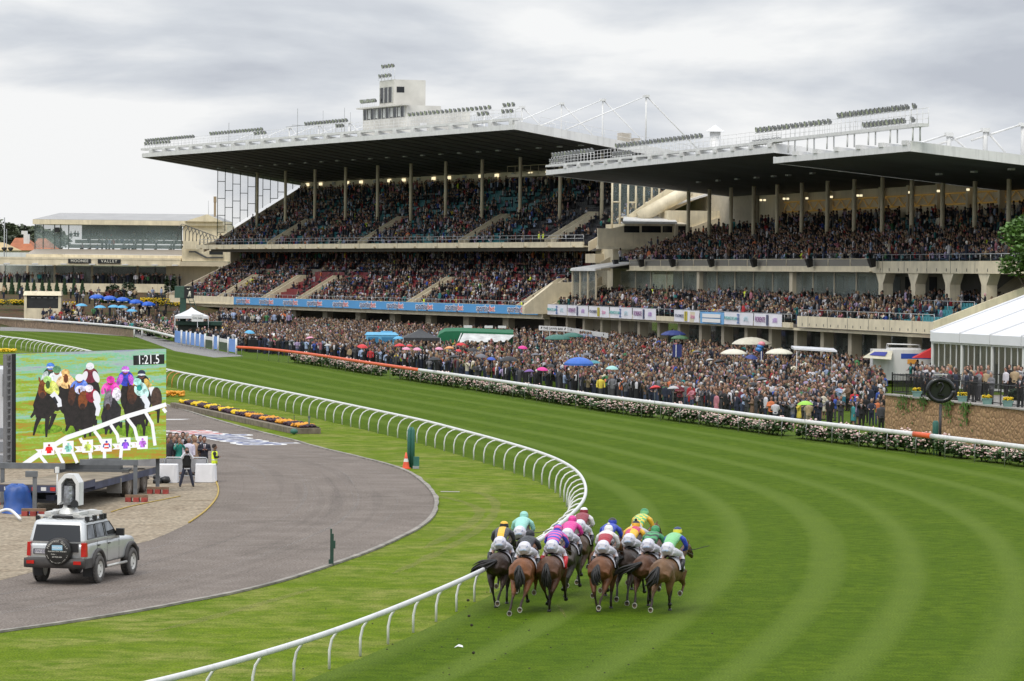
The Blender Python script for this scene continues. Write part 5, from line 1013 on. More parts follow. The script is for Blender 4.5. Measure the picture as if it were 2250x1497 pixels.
# ================================================================== the four-wheel drive
rl, rr_, fr2 = G(92,1281), G(209,1277), G(288,1257.5)
hd = (fr2-rr_).normalized(); cm = (rl+rr_)/2
car = empty('parked_car', (cm.x,cm.y,0), math.atan2(hd.y,hd.x)-PI/2, 'silver four-wheel-drive wagon with roof rack and covered spare wheel on its tailgate', 'car')
car.name = 'four_wheel_drive'
SILV = mat('silver_car_paint', (.56,.57,.565), .24, .5, var=.07, scale=2); TRIM = mat('grey_plastic_trim', (.055,.05,.047), .6, var=.25, scale=3)
def rrect(hw, z0, z1, r, y, n=4):
    pts = []
    for cx, cz, a0 in ((hw-r,z1-r,0),(-hw+r,z1-r,90),(-hw+r,z0+r,180),(hw-r,z0+r,270)):
        for k in range(n+1): a = R(a0+90*k/n); pts.append((cx+r*math.cos(a), y, cz+r*math.sin(a)))
    return pts
def loft(mb, rings, mi=0, smooth=True, cap=True):
    n = len(rings[0]); mb.add([p for r in rings for p in r], [(j*n+k,j*n+(k+1)%n,(j+1)*n+(k+1)%n,(j+1)*n+k) for j in range(len(rings)-1) for k in range(n)]+([tuple(range(n))[::-1], tuple(range((len(rings)-1)*n,len(rings)*n))] if cap else []), mi, smooth)
b = MB()                                    # origin at the rear axle, y forward
loft(b, [rrect(.84,.62,1.20,.10,-1.10),rrect(.92,.58,1.26,.12,-1.02),rrect(.93,.56,1.27,.12,-.6),rrect(.935,.55,1.27,.12,1.0),rrect(.935,.55,1.26,.12,2.1),rrect(.92,.55,1.24,.14,2.9),rrect(.90,.56,1.19,.16,3.35),rrect(.84,.6,1.12,.16,3.55)])
def gring(hw, y0, y1, z, r, n=5):
    pts = []
    for cx, cy, a0 in ((hw-r,y1-r,0),(-hw+r,y1-r,90),(-hw+r,y0+r,180),(hw-r,y0+r,270)):
        for k in range(n+1): a = R(a0+90*k/n); pts.append((cx+r*math.cos(a), cy+r*math.sin(a), z))
    return pts
loft(b, [gring(.90,-1.06,2.15,1.22,.12),gring(.885,-1.03,1.95,1.35,.12),gring(.80,-.90,1.28,1.82,.13),gring(.76,-.86,1.18,1.90,.15),gring(.66,-.76,1.05,1.945,.2)])
cb = b.build('body', SILV, car)
def sidep(y, z, s=1, off=.006):             # a point on the sloping glasshouse flank
    f = (z-1.35)/(1.82-1.35); return (s*(.885+(.80-.885)*f+off), y, z)
CG = mat('car_glass', (.02,.022,.025), .03, var=0); CGR = mat('car_glass_sky', (.22,.23,.235), .04, .9, var=.7, scale=2.2)
for s_ in (1,-1):
    for w4 in (((-.80,1.37),(-.12,1.37),(-.10,1.78),(-.66,1.78)),((-.02,1.37),(.72,1.37),(.68,1.78),(.0,1.78)),((.84,1.37),(1.78,1.37),(1.26,1.78),(.80,1.78))):
        b = MB(); b.quad([sidep(y,z,s_) for y, z in w4]); wn = b.build('side_window', CGR if s_ > 0 else CG, car)
        b = MB(); b.tube([sidep(y,z,s_,.008) for y, z in w4+(w4[0],)], .016, 4, smooth=False); b.build('window_seal', BLACK, wn)
b = MB(); b.quad([(-.76,-1.046,1.30),(.76,-1.046,1.30),(.69,-.918,1.79),(-.69,-.918,1.79)]); wn = b.build('rear_window', CG, car); b = MB(); b.quad([(-.8,1.99,1.36),(.8,1.99,1.36),(.7,1.30,1.8),(-.7,1.30,1.8)]); b.build('windscreen', CG, car)
b = MB(); loft(b, [rrect(.95,.52,.80,.08,-1.28),rrect(.97,.52,.82,.08,-1.15),rrect(.97,.52,.82,.08,-.95)]); b.bb((.90,-1.2,.52),(.975,-.55,.80)); b.bb((-.975,-1.2,.52),(-.90,-.55,.80)); b.build('rear_bumper', TRIM, car)
b = MB(); loft(b, [rrect(.95,.5,.84,.08,3.4),rrect(.95,.5,.84,.08,3.68)]); b.build('front_bumper', TRIM, car)
for s_ in (1,-1):
    b = MB(); b.hexa([(s_*.80,-1.13,.86),(s_*.945,-1.05,.86),(s_*.945,-.92,.86),(s_*.80,-.98,.86),(s_*.80,-1.12,1.27),(s_*.93,-1.04,1.27),(s_*.93,-.92,1.27),(s_*.80,-.98,1.27)]); b.build('tail_lamp', mat('lamp_red',(.45,.015,.01),.15,var=.2,scale=8), car)
    b = MB(); b.bb((s_*.62,-1.295,.64),(s_*.86,-1.275,.74)); b.build('bumper_reflector', MATS['lamp_red'], car)
    b = MB(); b.bb((s_*.64,-.52,.22),(s_*.92,-.49,.56)); b.build('mud_flap', BLACK, car)
    for yy in (0,2.97):
        b = MB(); arc = [(s_*.94,yy+.56*math.cos(R(a)),.46+.53*math.sin(R(a))) for a in range(-5,190,15)]; b.tube(arc, [(.075,.07)]*len(arc), 6); b.build('wheel_arch', TRIM, car)
        b = MB(); b.lathe([(.50,-.01),(0,-.01)], n=24); q = b.build('arch_well', BLACK, car); q.matrix_local = Matrix.Translation((s_*.937,yy,.46)) @ Matrix.Rotation(s_*PI/2,4,'Y')
        put_wheel(car, (s_*.87,yy,.42), Matrix.Rotation(s_*PI/2,4,'Y'), .42, .29, DTYRE if False else mat('road_tyre',(.10,.093,.085),.85,var=.3,scale=5), RIMW)
    b = MB(); b.tube([(s_*1.0,.62,.46),(s_*1.0,2.35,.46)], .045, 8); b.bb((s_*.9,.7,.44),(s_*1.0,.78,.48)); b.bb((s_*.9,2.2,.44),(s_*1.0,2.28,.48)); b.build('side_step', mat('step_alloy',(.55,.54,.5),.35,.6), car)
    b = MB(); b.box((s_*1.02,1.72,1.42),(.24,.12,.22)); mr_ = b.build('wing_mirror', BLACK, car)
    for yy in (.05,.95): b = MB(); b.box((s_*.945,yy,1.14),(.03,.17,.035)); b.build('door_handle', BLACK, car)
    b = MB(); b.tube([(s_*.80,-.6,1.885),(s_*.80,1.1,1.885)], .018, 5); b.build('gutter_rail', BLACK, car)
    b = MB(); 
    for yy in (-.07,.80,1.86): b.bb((s_*.932,yy-.004,.6),(s_*.938,yy+.004,1.30))
    b.build('door_gap', BLACK, car)
    b = MB(); b.bb((s_*.935,.55,.98),(s_*.943,1.85,1.005)); b.build('door_crease', SILV, car)
b = MB(); b.bb((-.70,-1.135,.92),(-.27,-1.105,1.08)); npl = b.build('number_plate', BLACK, car); b = MB(); b.bb((-.66,-1.142,.94),(-.31,-1.136,1.06)); b.build('plate_face', mat('plate_face',(.5,.48,.5),.5,var=0), npl); text('plate_text', 'ZFW-010', .115, NVP, npl, XZ(-.485,-1.146,1.0), .002)
b = MB(); b.bb((.40,-1.2,1.0),(.72,-1.1,1.26)); b.build('wheel_carrier', BLACK, car)
b = MB(); b.lathe([(.41,0),(.415,.16),(.40,.21),(.36,.235),(0,.24)], n=36); swc = b.build('spare_wheel_cover', mat('vinyl_black',(.018,.017,.016),.4,var=.2), car); swc.matrix_local = Matrix.Translation((.14,-1.13,1.02)) @ Matrix.Rotation(PI/2,4,'X')
PRW = mat('cover_print', (.66,.64,.58), .5, var=0)
for i, ch in enumerate('FERNTREE GULLY'):
    a = R(160-i*140/13)
    if ch != ' ': text('cover_lettering', ch, .085, PRW, swc, Matrix.Translation((.315*math.cos(a),.315*math.sin(a),.246)) @ Matrix.Rotation(a-PI/2,4,'Z'), .002)
for s_, y, z_ in (("Australia's Most Awarded",.01,.056),('Dealer ...',-.075,.05),('03 9758 4444',-.16,.055)): text('cover_lettering', s_, z_, PRW, swc, Matrix.Translation((0 if y != -.075 else -.1,y,.246)), .002)
for i, ch in enumerate('www.fgnissan.com.au'):
    a = R(200+i*140/18); text('cover_lettering', ch, .05, PRW, swc, Matrix.Translation((.335*math.cos(a),.335*math.sin(a),.246)) @ Matrix.Rotation(a+PI/2,4,'Z'), .002)
b = MB(); b.box((0,.12,.245),(.33,.15,.008)); b.build('cover_logo_block', mat('logo_blue',(.30,.52,.66),.5,var=0), swc); text('cover_lettering', 'NISSAN', .09, WHP, swc, Matrix.Translation((0,.12,.252)), .002)
# roof rack and the camera tower bolted to it
rk = empty('roof_rack', (0,0,0)); rk.parent = car
b = MB()
for yy in (-.55,.1,.7): b.bb((-.78,yy-.04,2.0),(.78,yy+.04,2.06))
b.bb((-.55,-.62,2.06),(-.35,.95,2.15)); b.bb((.35,-.62,2.06),(.55,.95,2.15)); b.bb((-.6,.2,2.06),(.95,.32,2.17)); b.build('rack_bars', mat('alloy_white',(.60,.60,.58),.45,.2), rk)
for yy in (-.55,.1,.7,.95):
    for s_ in (1,-1): b = MB(); b.bb((s_*.72,yy-.05,1.87),(s_*.84,yy+.05,2.03)); b.build('rack_foot', BLACK, rk)
b = MB(); b.tube([(-.3,-.55,2.0),(-.1,-.7,2.02),(.3,-.6,2.0),(.4,-.4,2.02)], .05, 6); b.build('cable', BLACK, rk)
cmv = empty('camera_mount', car.location+Vector((0,0,2.06)), car.rotation_euler.z, 'white stabilised camera tower standing on the roof of the silver car', 'camera')
b = MB(); b.lathe([(.34,0),(.30,.08),(.2,.2),(.19,.26)], (-.02,.1,0), n=18); b.build('base', mat('alloy_white2',(.6,.6,.58),.4,.2), cmv)
b = MB(); hv = [(-.34,.26),(.34,.26),(.34,.95),(.18,1.2),(-.12,1.2),(-.34,.95)]; iv = [(-.22,.36),(.24,.36),(.24,.9),(.12,1.08),(-.08,1.08),(-.22,.9)]
for k in range(6):
    k2 = (k+1)%6
    if k != 0: b.slab([(hv[k][0],-.1,hv[k][1]),(hv[k2][0],-.1,hv[k2][1]),(iv[k2][0],-.1,iv[k2][1]),(iv[k][0],-.1,iv[k][1])], (0,.42,0))
b.build('housing', WHITE, cmv)
b = MB()
for k in range(12): b.tube([(-.22+.038*k,.1,.78),(-.2+.036*k,.12,1.05)], .012, 4); 
for k in range(5): b.tube([(-.22,.06,.80+.06*k),(.24,.06,.82+.05*k)], .012, 4)
b.box((0,.24,.7),(.46,.04,.7)); b.build('rib_cage', mat('cage_grey',(.22,.22,.22),.5,.3), cmv)
b = MB(); b.tube([(.0,-.02,.28),(.0,-.02,.5),(.0,.0,.84)], [.17,.17,.165], 10, smooth=False); b.build('camera_wrap', mat('foil_silver',(.30,.31,.33),.3,.7,var=.5,scale=9,bump=.6,bscale=9), cmv)
b = MB(); b.tube([(.17,-.1,.30),(.26,-.24,.32)], [.09,.12], 12, smooth=False); b.box((.14,-.05,.27),(.3,.16,.14)); b.build('lens', BLACK, cmv)
b = MB(); b.tube([(-.42,.05,.55),(-.40,.05,1.3)], .022, 5); b.bb((-.46,0,1.22),(-.36,.1,1.4)); b.build('antenna', WHITE, cmv)
# small posts, cone
def pad_post(name, px, py, h, r, m_, label, cat):
    p = G(px,py); b = MB(); b.lathe([(r,0),(r,h-.08),(r*.6,h),(0,h)], p, 14); return tag(b.build(name, m_), label, cat)
p = G(902,1028); t = empty('padded_post', p, 0, 'tall green padded marker post beside the traffic cone at the road edge', 'post')
for dx in (-.06,.09): b = MB(); b.tube([(dx,0,0),(dx,0,1.75),(dx*.5+.02,0,1.9)], [.10,.10,.05], 10); b.build('pad', TEALG, t)
p = G(915,1030); b = MB(); b.bb((p.x-.17,p.y-.1,0),(p.x+.12,p.y+.1,.12)); b.bb((p.x-.14,p.y-.05,.12),(p.x+.13,p.y+.05,.56),1); tag(b.build('marker_box', [GREY, TEALG]), 'small green box sign standing right of the padded post', 'box')
p = G(892,1030); t = empty('traffic_cone', p, 0, 'orange traffic cone with a white collar at the bend of the road', 'cone'); b = MB(); b.box((0,0,.02),(.42,.42,.04)); b.lathe([(.17,.04),(.115,.32)], n=14); b.lathe([(.085,.47),(.03,.75),(0,.76)], n=14); b.build('cone', mat('cone_orange',(.70,.09,.03),.5), t); b = MB(); b.lathe([(.116,.32),(.086,.47)], n=14); b.build('reflective_band', mat('cone_white',(.7,.68,.66),.5), t)
p = G(729,1243); t = empty('marker_post', p, 0, 'dark green slotted post standing alone on the infield grass', 'post'); b = MB(); b.bb((-.055,-.05,0),(.055,.05,1.02)); b.bb((-.1,-.05,.05),(-.055,.05,.2)); b.bb((.055,-.05,.55),(.11,.05,.8)); b.bb((-.055,-.05,1.02),(0,.05,1.18)); b.build('post_body', GREEN, t)
p = G(679,952); t = empty('marker_post', p, 0, 'thin grey-green post at the right end of the flower bed', 'post'); b = MB(); b.tube([(0,0,0),(0,0,.95)], .05, 6); b.bb((-.07,-.05,.85),(.07,.05,.95)); b.build('post_body', mat('post_grey_green',(.10,.13,.11),.7), t)
p = G(646,952); b = MB(); b.tube([p,p+Vector((0,0,1.0))], .018, 5); tag(b.build('stake', BLACK), 'thin black stake at the end of the flower bed', 'stake')
p = G(646,955); b = MB(); blob(b, p+Vector((0,0,.16)), .22, 0, 8); tag(b.build('hose_bag', TEALG), 'small green bag lying at the right tip of the flower bed', 'bag')
p = G(1008,1424); b = MB(); b.add([p+Vector(v) for v in ((-.12,-.03,.01),(-.02,-.07,.05),(.11,-.02,.02),(.1,.05,.06),(.0,.06,.09),(-.09,.05,.03))], [(0,1,4,5),(1,2,3,4)]); tag(b.build('paper_scrap', WHITE), 'crumpled white scrap of paper lying on the track', 'litter')
p = G(989,1081); b = MB(); b.bb((p.x-.4,p.y-.15,0),(p.x+.4,p.y+.15,.015)); tag(b.build('drain_cover', CONC), 'pale rectangular drain cover in the infield grass', 'drain cover')
# ================================================================== horses
def sided(s, p): return (s*p[0], p[1], p[2])
HIND = {'sup': ((.13,-.22,.56),(.06,-.17,.19),(.04,-.09,.06)), 'sole': ((.17,-.32,.62),(.11,-.62,.36),(.10,-.72,.24)), 'low': ((.16,-.34,.57),(.19,-.60,.25),(.20,-.68,.13)), 'fwd': ((.15,.10,.62),(.10,.32,.36),(.08,.42,.28))}
FORE = {'reach': ((.15,1.62,.64),(.15,1.80,.32),(.15,1.90,.22)), 'fold': ((.15,1.52,.74),(.16,1.30,.50),(.17,1.16,.50)), 'sup': ((.13,1.18,.50),(.13,1.08,.18),(.13,1.12,.05)), 'back': ((.14,1.0,.52),(.14,.78,.28),(.14,.68,.20))}
POSES = [('sup','sole','fold','sup'),('low','sole','reach','fold'),('fwd','sup','back','reach'),('sole','fwd','sup','fold'),('sole','low','fold','reach')]
def horse_body(pose, turn=0):
    b = MB()
    T = [(-.44,1.26,.09,.13),(-.36,1.23,.22,.26),(-.18,1.22,.30,.33),(.08,1.23,.325,.335),(.35,1.22,.29,.31),(.62,1.19,.30,.33),(.95,1.18,.30,.37),(1.2,1.19,.27,.37),(1.4,1.2,.22,.33),(1.56,1.22,.13,.22)]
    b.tube([(0,y,z) for y, z, w, h_ in T], [(h_,w) for y, z, w, h_ in T], 18)
    for s_ in (1,-1): b.tube([(s_*.14,-.33,1.05),(s_*.15,-.12,1.25),(s_*.13,.1,1.35)], [.17,.2,.14], 10)   # rounded quarters
    tx = lambda k: turn*k*.5
    b.tube([(0,1.28,1.28),(tx(.25),1.55,1.47),(tx(.6),1.82,1.62),(tx(.85),2.05,1.74)], [(.27,.16),(.2,.12),(.16,.09),(.13,.075)], 12)
    b.tube([(tx(.82),2.0,1.78),(tx(1.0),2.14,1.72),(tx(1.15),2.32,1.57),(tx(1.3),2.48,1.44),(tx(1.34),2.53,1.40)], [(.10,.08),(.125,.092),(.09,.07),(.065,.055),(.04,.04)], 10)
    for s_ in (1,-1): b.tube([(tx(.82)+s_*.055,2.02,1.83),(tx(.82)+s_*.07,2.02,1.92),(tx(.82)+s_*.06,2.04,1.99)], [(.03,.035),(.028,.035),(.008,.01)], 6)
    hoofs = []
    for s_, key in ((-1,pose[0]),(1,pose[1])):
        k, f, h_ = [sided(s_,p) for p in HIND[key]]
        b.tube([(s_*.16,-.08,1.22),(s_*.19,.12,.95),(s_*.175,(k[1]-.0)*.5+.02,.76),k], [(.20,.17),(.20,.15),(.11,.10),(.068,.06)], 10)
        b.tube([(k[0],k[1]-.05,k[2]+.06),k,Vector(k).lerp(Vector(f),.5),f,h_], [.046,.06,.035,.045,.04], 8); hoofs.append((f,h_,key))
    for s_, key in ((-1,pose[2]),(1,pose[3])):
        k, f, h_ = [sided(s_,p) for p in FORE[key]]
        b.tube([(s_*.15,1.24,1.15),(s_*.17,1.18,.9),Vector((s_*.17,1.18,.9)).lerp(Vector(k),.5),k], [(.2,.13),(.125,.10),(.085,.075),(.06,.058)], 10)
        b.tube([k,Vector(k).lerp(Vector(f),.5),f,h_], [.056,.038,.046,.044], 8); hoofs.append((f,h_,key))
    me = remesh(b, .026, 5)
    at = me.attributes.new('points','FLOAT','POINT'); co = np.zeros(len(me.vertices)*3); me.vertices.foreach_get('co', co); co = co.reshape(-1,3)
    v = np.clip((.70-co[:,2])/.24,0,1)*.9; muz = np.clip((co[:,1]-2.28)/.2,0,1); v = np.maximum(v, muz*.8); at.data.foreach_set('value', v.astype(np.float32)); return me, hoofs
def coat(name, col, pts=(.012,.010,.009)):
    m = bpy.data.materials.new(name); m.use_nodes = True; t = m.node_tree; b = t.nodes['Principled BSDF']; b.inputs['Roughness'].default_value = .48; b.inputs['Specular IOR Level'].default_value = .3
    a = N(t,'ShaderNodeAttribute', attribute_name='points'); n = N(t,'ShaderNodeTexNoise'); n.inputs['Scale'].default_value = 3.5; n.inputs['Detail'].default_value = 6; o = N(t,'ShaderNodeTexCoord'); t.links.new(o.outputs['Object'], n.inputs['Vector'])
    r = N(t,'ShaderNodeMapRange'); r.inputs[1].default_value = .3; r.inputs[2].default_value = .7; r.inputs[3].default_value = .7; r.inputs[4].default_value = 1.3; t.links.new(n.outputs[0], r.inputs[0])
    mx0 = N(t,'ShaderNodeMixRGB', blend_type='MULTIPLY'); mx0.inputs[0].default_value = 1; mx0.inputs[1].default_value = (*col,1); t.links.new(r.outputs[0], mx0.inputs[2])
    mx = N(t,'ShaderNodeMixRGB'); mx.inputs[2].default_value = (*pts,1); t.links.new(a.outputs['Fac'], mx.inputs[0]); t.links.new(mx0.outputs[0], mx.inputs[1]); t.links.new(mx.outputs[0], b.inputs['Base Color'])
    w = N(t,'ShaderNodeTexNoise'); w.inputs['Scale'].default_value = 5; bp = N(t,'ShaderNodeBump'); bp.inputs['Strength'].default_value = .5; bp.inputs['Distance'].default_value = .06; t.links.new(o.outputs['Object'], w.inputs['Vector']); t.links.new(w.outputs[0], bp.inputs['Height']); t.links.new(bp.outputs[0], b.inputs['Normal']); return m
COATS = {'dark': coat('coat_dark_brown',(.034,.021,.015)), 'bay': coat('coat_bay',(.125,.050,.020)), 'chestnut': coat('coat_chestnut',(.155,.058,.02)), 'brown': coat('coat_brown',(.135,.072,.034)), 'grey': coat('coat_steel_grey',(.095,.085,.075),(.04,.036,.033)), 'deep': coat('coat_deep_bay',(.088,.040,.021)), 'seal': coat('coat_seal_brown',(.07,.040,.023))}
HAIRB = mat('horse_hair_black', (.008,.007,.007), .55, var=.3, scale=14); SHOE = mat('horse_shoe', (.44,.42,.38), .35, .3, var=.1); SOLE = mat('hoof_sole', (.12,.08,.05), .9, var=.3); CLOTH = mat('saddle_cloth', (.58,.57,.60), .8, var=.06); LEATH = mat('leather_black', (.014,.012,.011), .4)
bodies = {}
def make_horse(px, py, head, pose, cname, tail, label, turn=0):
    key = (pose, round(turn,2))
    if key not in bodies: bodies[key] = horse_body(POSES[pose], turn)
    me, hoofs = bodies[key]
    p = G(px,py); ho = link('racehorse', me.copy()); ho.data.materials.append(COATS[cname]); ho.location = (p.x,p.y,0); ho.rotation_euler = (0,0,-R(head)); tag(ho, label, 'horse', 'racehorses on the bend')
    for f, h_, key in hoofs:
        d = (Vector(h_)-Vector(f)).normalized(); b = MB(); e_ = Vector(h_)+d*.075; b.tube([h_,Vector(h_).lerp(e_,.5),e_], [.048,.056,.064], 10); hf = b.build('hoof', LEATH, ho)
        if key in ('sole','low','fold'):
            b = MB(); q = Vector((0,-1,-.12)).normalized(); a_ = Vector((1,0,0)); b_ = q.cross(a_); c0 = e_+Vector((0,-.012,0)); n = 16
            vs = [c0+a_*(r*math.cos(2*PI*k/n))+b_*(r*1.15*math.sin(2*PI*k/n))+q*z for r, z in ((.05,.004),(.071,.004),(.071,-.03)) for k in range(n)]
            b.add(vs, [(k,(k+1)%n,n+(k+1)%n,n+k) for k in range(n)]+[(n+k,n+(k+1)%n,2*n+(k+1)%n,2*n+k) for k in range(n)], 0); b.add([c0+a_*(.05*math.cos(2*PI*k/n))+b_*(.056*math.sin(2*PI*k/n)) for k in range(n)], [tuple(range(n))], 1)
            b.build('horseshoe', [SHOE, SOLE], hf)
    b = MB(); tp_ = {'hang': [(0,-.42,1.36),(.02,-.54,1.26),(.03,-.60,1.05),(.02,-.58,.80),(.0,-.56,.62)], 'left': [(0,-.42,1.36),(-.14,-.55,1.30),(-.36,-.62,1.22),(-.58,-.62,1.10),(-.70,-.60,.96)], 'low': [(0,-.42,1.34),(-.03,-.55,1.18),(-.10,-.62,.98),(-.26,-.62,.86),(-.42,-.6,.84)], 'puff': [(0,-.42,1.34),(-.02,-.56,1.22),(-.03,-.62,1.02),(.05,-.62,.86),(.2,-.60,.80)]}[tail]
    b.tube(smooth_path(tp_,.06), .06, 4); 
    b.v.clear(); b.f.clear(); b.m.clear(); b.sm.clear()
    P_ = smooth_path(tp_, .08); n_ = len(P_)
    for s_ in range(30):
        off = Vector((random.gauss(0,.062),random.gauss(0,.035),random.gauss(0,.055))); m_ = max(4,int(n_*random.uniform(.75,1.0)))
        b.tube([P_[i]+off*min(1,i/(n_*.45)) for i in range(m_)], [.045*(1-.85*(i/(m_-1))**2) for i in range(m_)], 5)
    b.build('tail', HAIRB, ho)
    b = MB(); tx = lambda k: turn*k*.5
    for i in range(12): t_ = i/11; b.tube([(tx(.85*t_**1.2)+.0,1.4+.66*t_,1.55+.32*t_-.02),(tx(.85*t_**1.2)-.07,1.36+.66*t_,1.50+.30*t_),(tx(.85*t_)-.10,1.33+.66*t_,1.38+.28*t_)], [.03,.03,.01], 5)
    b.build('mane', HAIRB, ho)
    b = MB(); n = 17; rows = []
    for y, w, h_, zc in ((.52,.315,.345,1.2),(.75,.315,.355,1.19),(1.02,.315,.385,1.18)): rows.append([((w+.018)*math.sin(R(-88+176*k/(n-1))), y, zc+(h_+.02)*math.cos(R(-88+176*k/(n-1)))) for k in range(n)])
    b.add([p for r in rows for p in r], [(j*n+k,j*n+k+1,(j+1)*n+k+1,(j+1)*n+k) for j in range(2) for k in range(n-1)], 0, True); b.build('saddle_cloth', CLOTH, ho)
    b = MB(); b.tube([(0,.62,1.57),(0,.8,1.60),(0,.98,1.60)], [(.03,.16),(.045,.12),(.04,.12)], 8); b.build('saddle', LEATH, ho)
    b = MB(); hx = tx(1.12)
    for y, z, r_ in ((2.2,1.65,.10),(2.36,1.54,.083)): b.tube([(tx(1.0+.2*(y-2.1))+r_*math.cos(2*PI*k/12),y-.04*math.sin(2*PI*k/12),z+.125*r_/.1*math.sin(2*PI*k/12)) for k in range(13)], .011, 4)
    b.tube([(tx(1.2)+.08,2.36,1.5),(.2,1.75,1.6),(.14,1.5,1.68)], .01, 4); b.tube([(tx(1.2)-.08,2.36,1.5),(-.2,1.75,1.6),(-.14,1.5,1.68)], .01, 4); b.build('bridle', LEATH, ho)
    return ho
# ================================================================== jockeys
def silk(name, kind, c1, c2, scale=1):
    m = bpy.data.materials.new(name); m.use_nodes = True; t = m.node_tree; b = t.nodes['Principled BSDF']; b.inputs['Roughness'].default_value = .42; b.inputs['Base Color'].default_value = (*c1,1)
    o = N(t,'ShaderNodeTexCoord'); wv = N(t,'ShaderNodeTexNoise'); wv.inputs['Scale'].default_value = 9; wv.inputs['Distortion'].default_value = 1.2; bp = N(t,'ShaderNodeBump'); bp.inputs['Strength'].default_value = .8; bp.inputs['Distance'].default_value = .03; t.links.new(o.outputs['Object'], wv.inputs['Vector']); t.links.new(wv.outputs[0], bp.inputs['Height']); t.links.new(bp.outputs[0], b.inputs['Normal'])
    if kind == 'plain': return m
    s = N(t,'ShaderNodeSeparateXYZ'); t.links.new(o.outputs['Object'], s.inputs[0])
    def M_(op, a, v=None):
        n = N(t,'ShaderNodeMath', operation=op)
        t.links.new(a, n.inputs[0]) if hasattr(a,'links') else None
        if v is not None: (t.links.new(v, n.inputs[1]) if hasattr(v,'links') else setattr(n.inputs[1],'default_value',v))
        return n.outputs[0]
    X, Y, Z = s.outputs
    if kind == 'panel': f = M_('LESS_THAN', M_('ABSOLUTE', X), .095)
    elif kind == 'hoops': f = M_('GREATER_THAN', M_('SINE', M_('MULTIPLY', M_('ADD', Y, M_('MULTIPLY', Z, .8)), 34*scale)), 0.0)
    elif kind == 'check': f = M_('GREATER_THAN', M_('MULTIPLY', M_('SINE', M_('MULTIPLY', X, 32*scale)), M_('SINE', M_('MULTIPLY', M_('ADD', Y, Z), 26*scale))), 0.0)
    elif kind == 'quarter': f = M_('GREATER_THAN', M_('MULTIPLY', M_('ADD', X, .02), M_('SUBTRACT', Y, .82)), 0.0)
    elif kind == 'chevron': f = M_('GREATER_THAN', M_('SINE', M_('MULTIPLY', M_('ADD', Y, M_('MULTIPLY', M_('ABSOLUTE', X), -.9)), 30)), .25)
    elif kind == 'band': f = M_('GREATER_THAN', M_('ADD', Y, Z), 2.95)
    mx = N(t,'ShaderNodeMixRGB'); mx.inputs[1].default_value = (*c1,1); mx.inputs[2].default_value = (*c2,1); t.links.new(f, mx.inputs[0]); t.links.new(mx.outputs[0], b.inputs['Base Color']); return m
SKIN = mat('skin', (.52,.33,.25), .55, var=.08, scale=5); BREECH = mat('breeches_white', (.60,.59,.65), .6, var=.08, scale=4, bump=.6, bscale=8); BOOT = mat('boot_black', (.012,.012,.013), .3)
def jockey_meshes(lean):
    z = lambda v: v+lean
    bt = MB(); bt.tube([(0,.50,1.80),(0,.68,z(1.90)),(0,.92,z(2.00)),(0,1.12,z(2.04)),(0,1.22,z(2.04))], [(.13,.165),(.135,.185),(.14,.215),(.125,.22),(.07,.12)], 14)
    for s_ in (1,-1): bt.tube([(s_*.15,1.10,z(2.03)),(s_*.25,1.13,z(1.96)),(s_*.305,1.20,z(1.80)),(s_*.26,1.33,1.74),(s_*.15,1.46,1.70)], [.085,.08,.066,.058,.046], 10)
    silkm = remesh(bt, .018, 4)
    bb_ = MB(); bb_.tube([(0,.30,1.70),(0,.36,1.77),(0,.46,1.82),(0,.58,1.86)], [(.11,.12),(.185,.178),(.19,.185),(.14,.16)], 14)
    for s_ in (1,-1): bb_.tube([(s_*.085,.42,1.74),(s_*.16,.64,1.70),(s_*.235,.92,1.62),(s_*.29,.90,1.50),(s_*.32,.80,1.38)], [.14,.12,.088,.078,.062], 10)
    brm = remesh(bb_, .018, 4)
    bx = MB(); bx.tube([(0,.5,1.80),(0,.9,z(1.98)),(0,1.15,z(2.03)),(0,1.27,z(2.08)),(0,1.34,z(2.13))], [.09,.10,.10,.06,.065], 10); bx.lathe([(0,-.13),(.06,-.11),(.088,-.03),(.095,.05),(.07,.11),(0,.13)], (0,1.36,z(2.15)), 14)
    bx.tube([(0,1.45,z(2.15)),(0,1.48,z(2.12)),(0,1.45,z(2.10))], .02, 6)
    for s_ in (1,-1):
        bx.tube([(s_*.09,.45,1.74),(s_*.235,.90,1.60),(s_*.33,.74,1.28)], [.08,.06,.04], 8); bx.tube([(s_*.15,1.10,z(2.03)),(s_*.30,1.20,z(1.80)),(s_*.15,1.47,1.69)], [.05,.045,.035], 8); bx.tube([(s_*.15,1.45,1.70),(s_*.12,1.53,1.67),(s_*.10,1.56,1.63)], [.035,.045,.03], 8)
        for k in range(4): bx.tube([(s_*.10,1.55,1.69-.022*k),(s_*.075,1.60,1.685-.022*k),(s_*.05,1.575,1.67-.022*k)], .0125, 5)
        bx.tube([(s_*.13,1.53,1.71),(s_*.10,1.58,1.725)], .013, 5)
    bodym = remesh(bx, .02, 3)
    return silkm, brm, bodym
JM = [jockey_meshes(0), jockey_meshes(.06), jockey_meshes(-.05)]
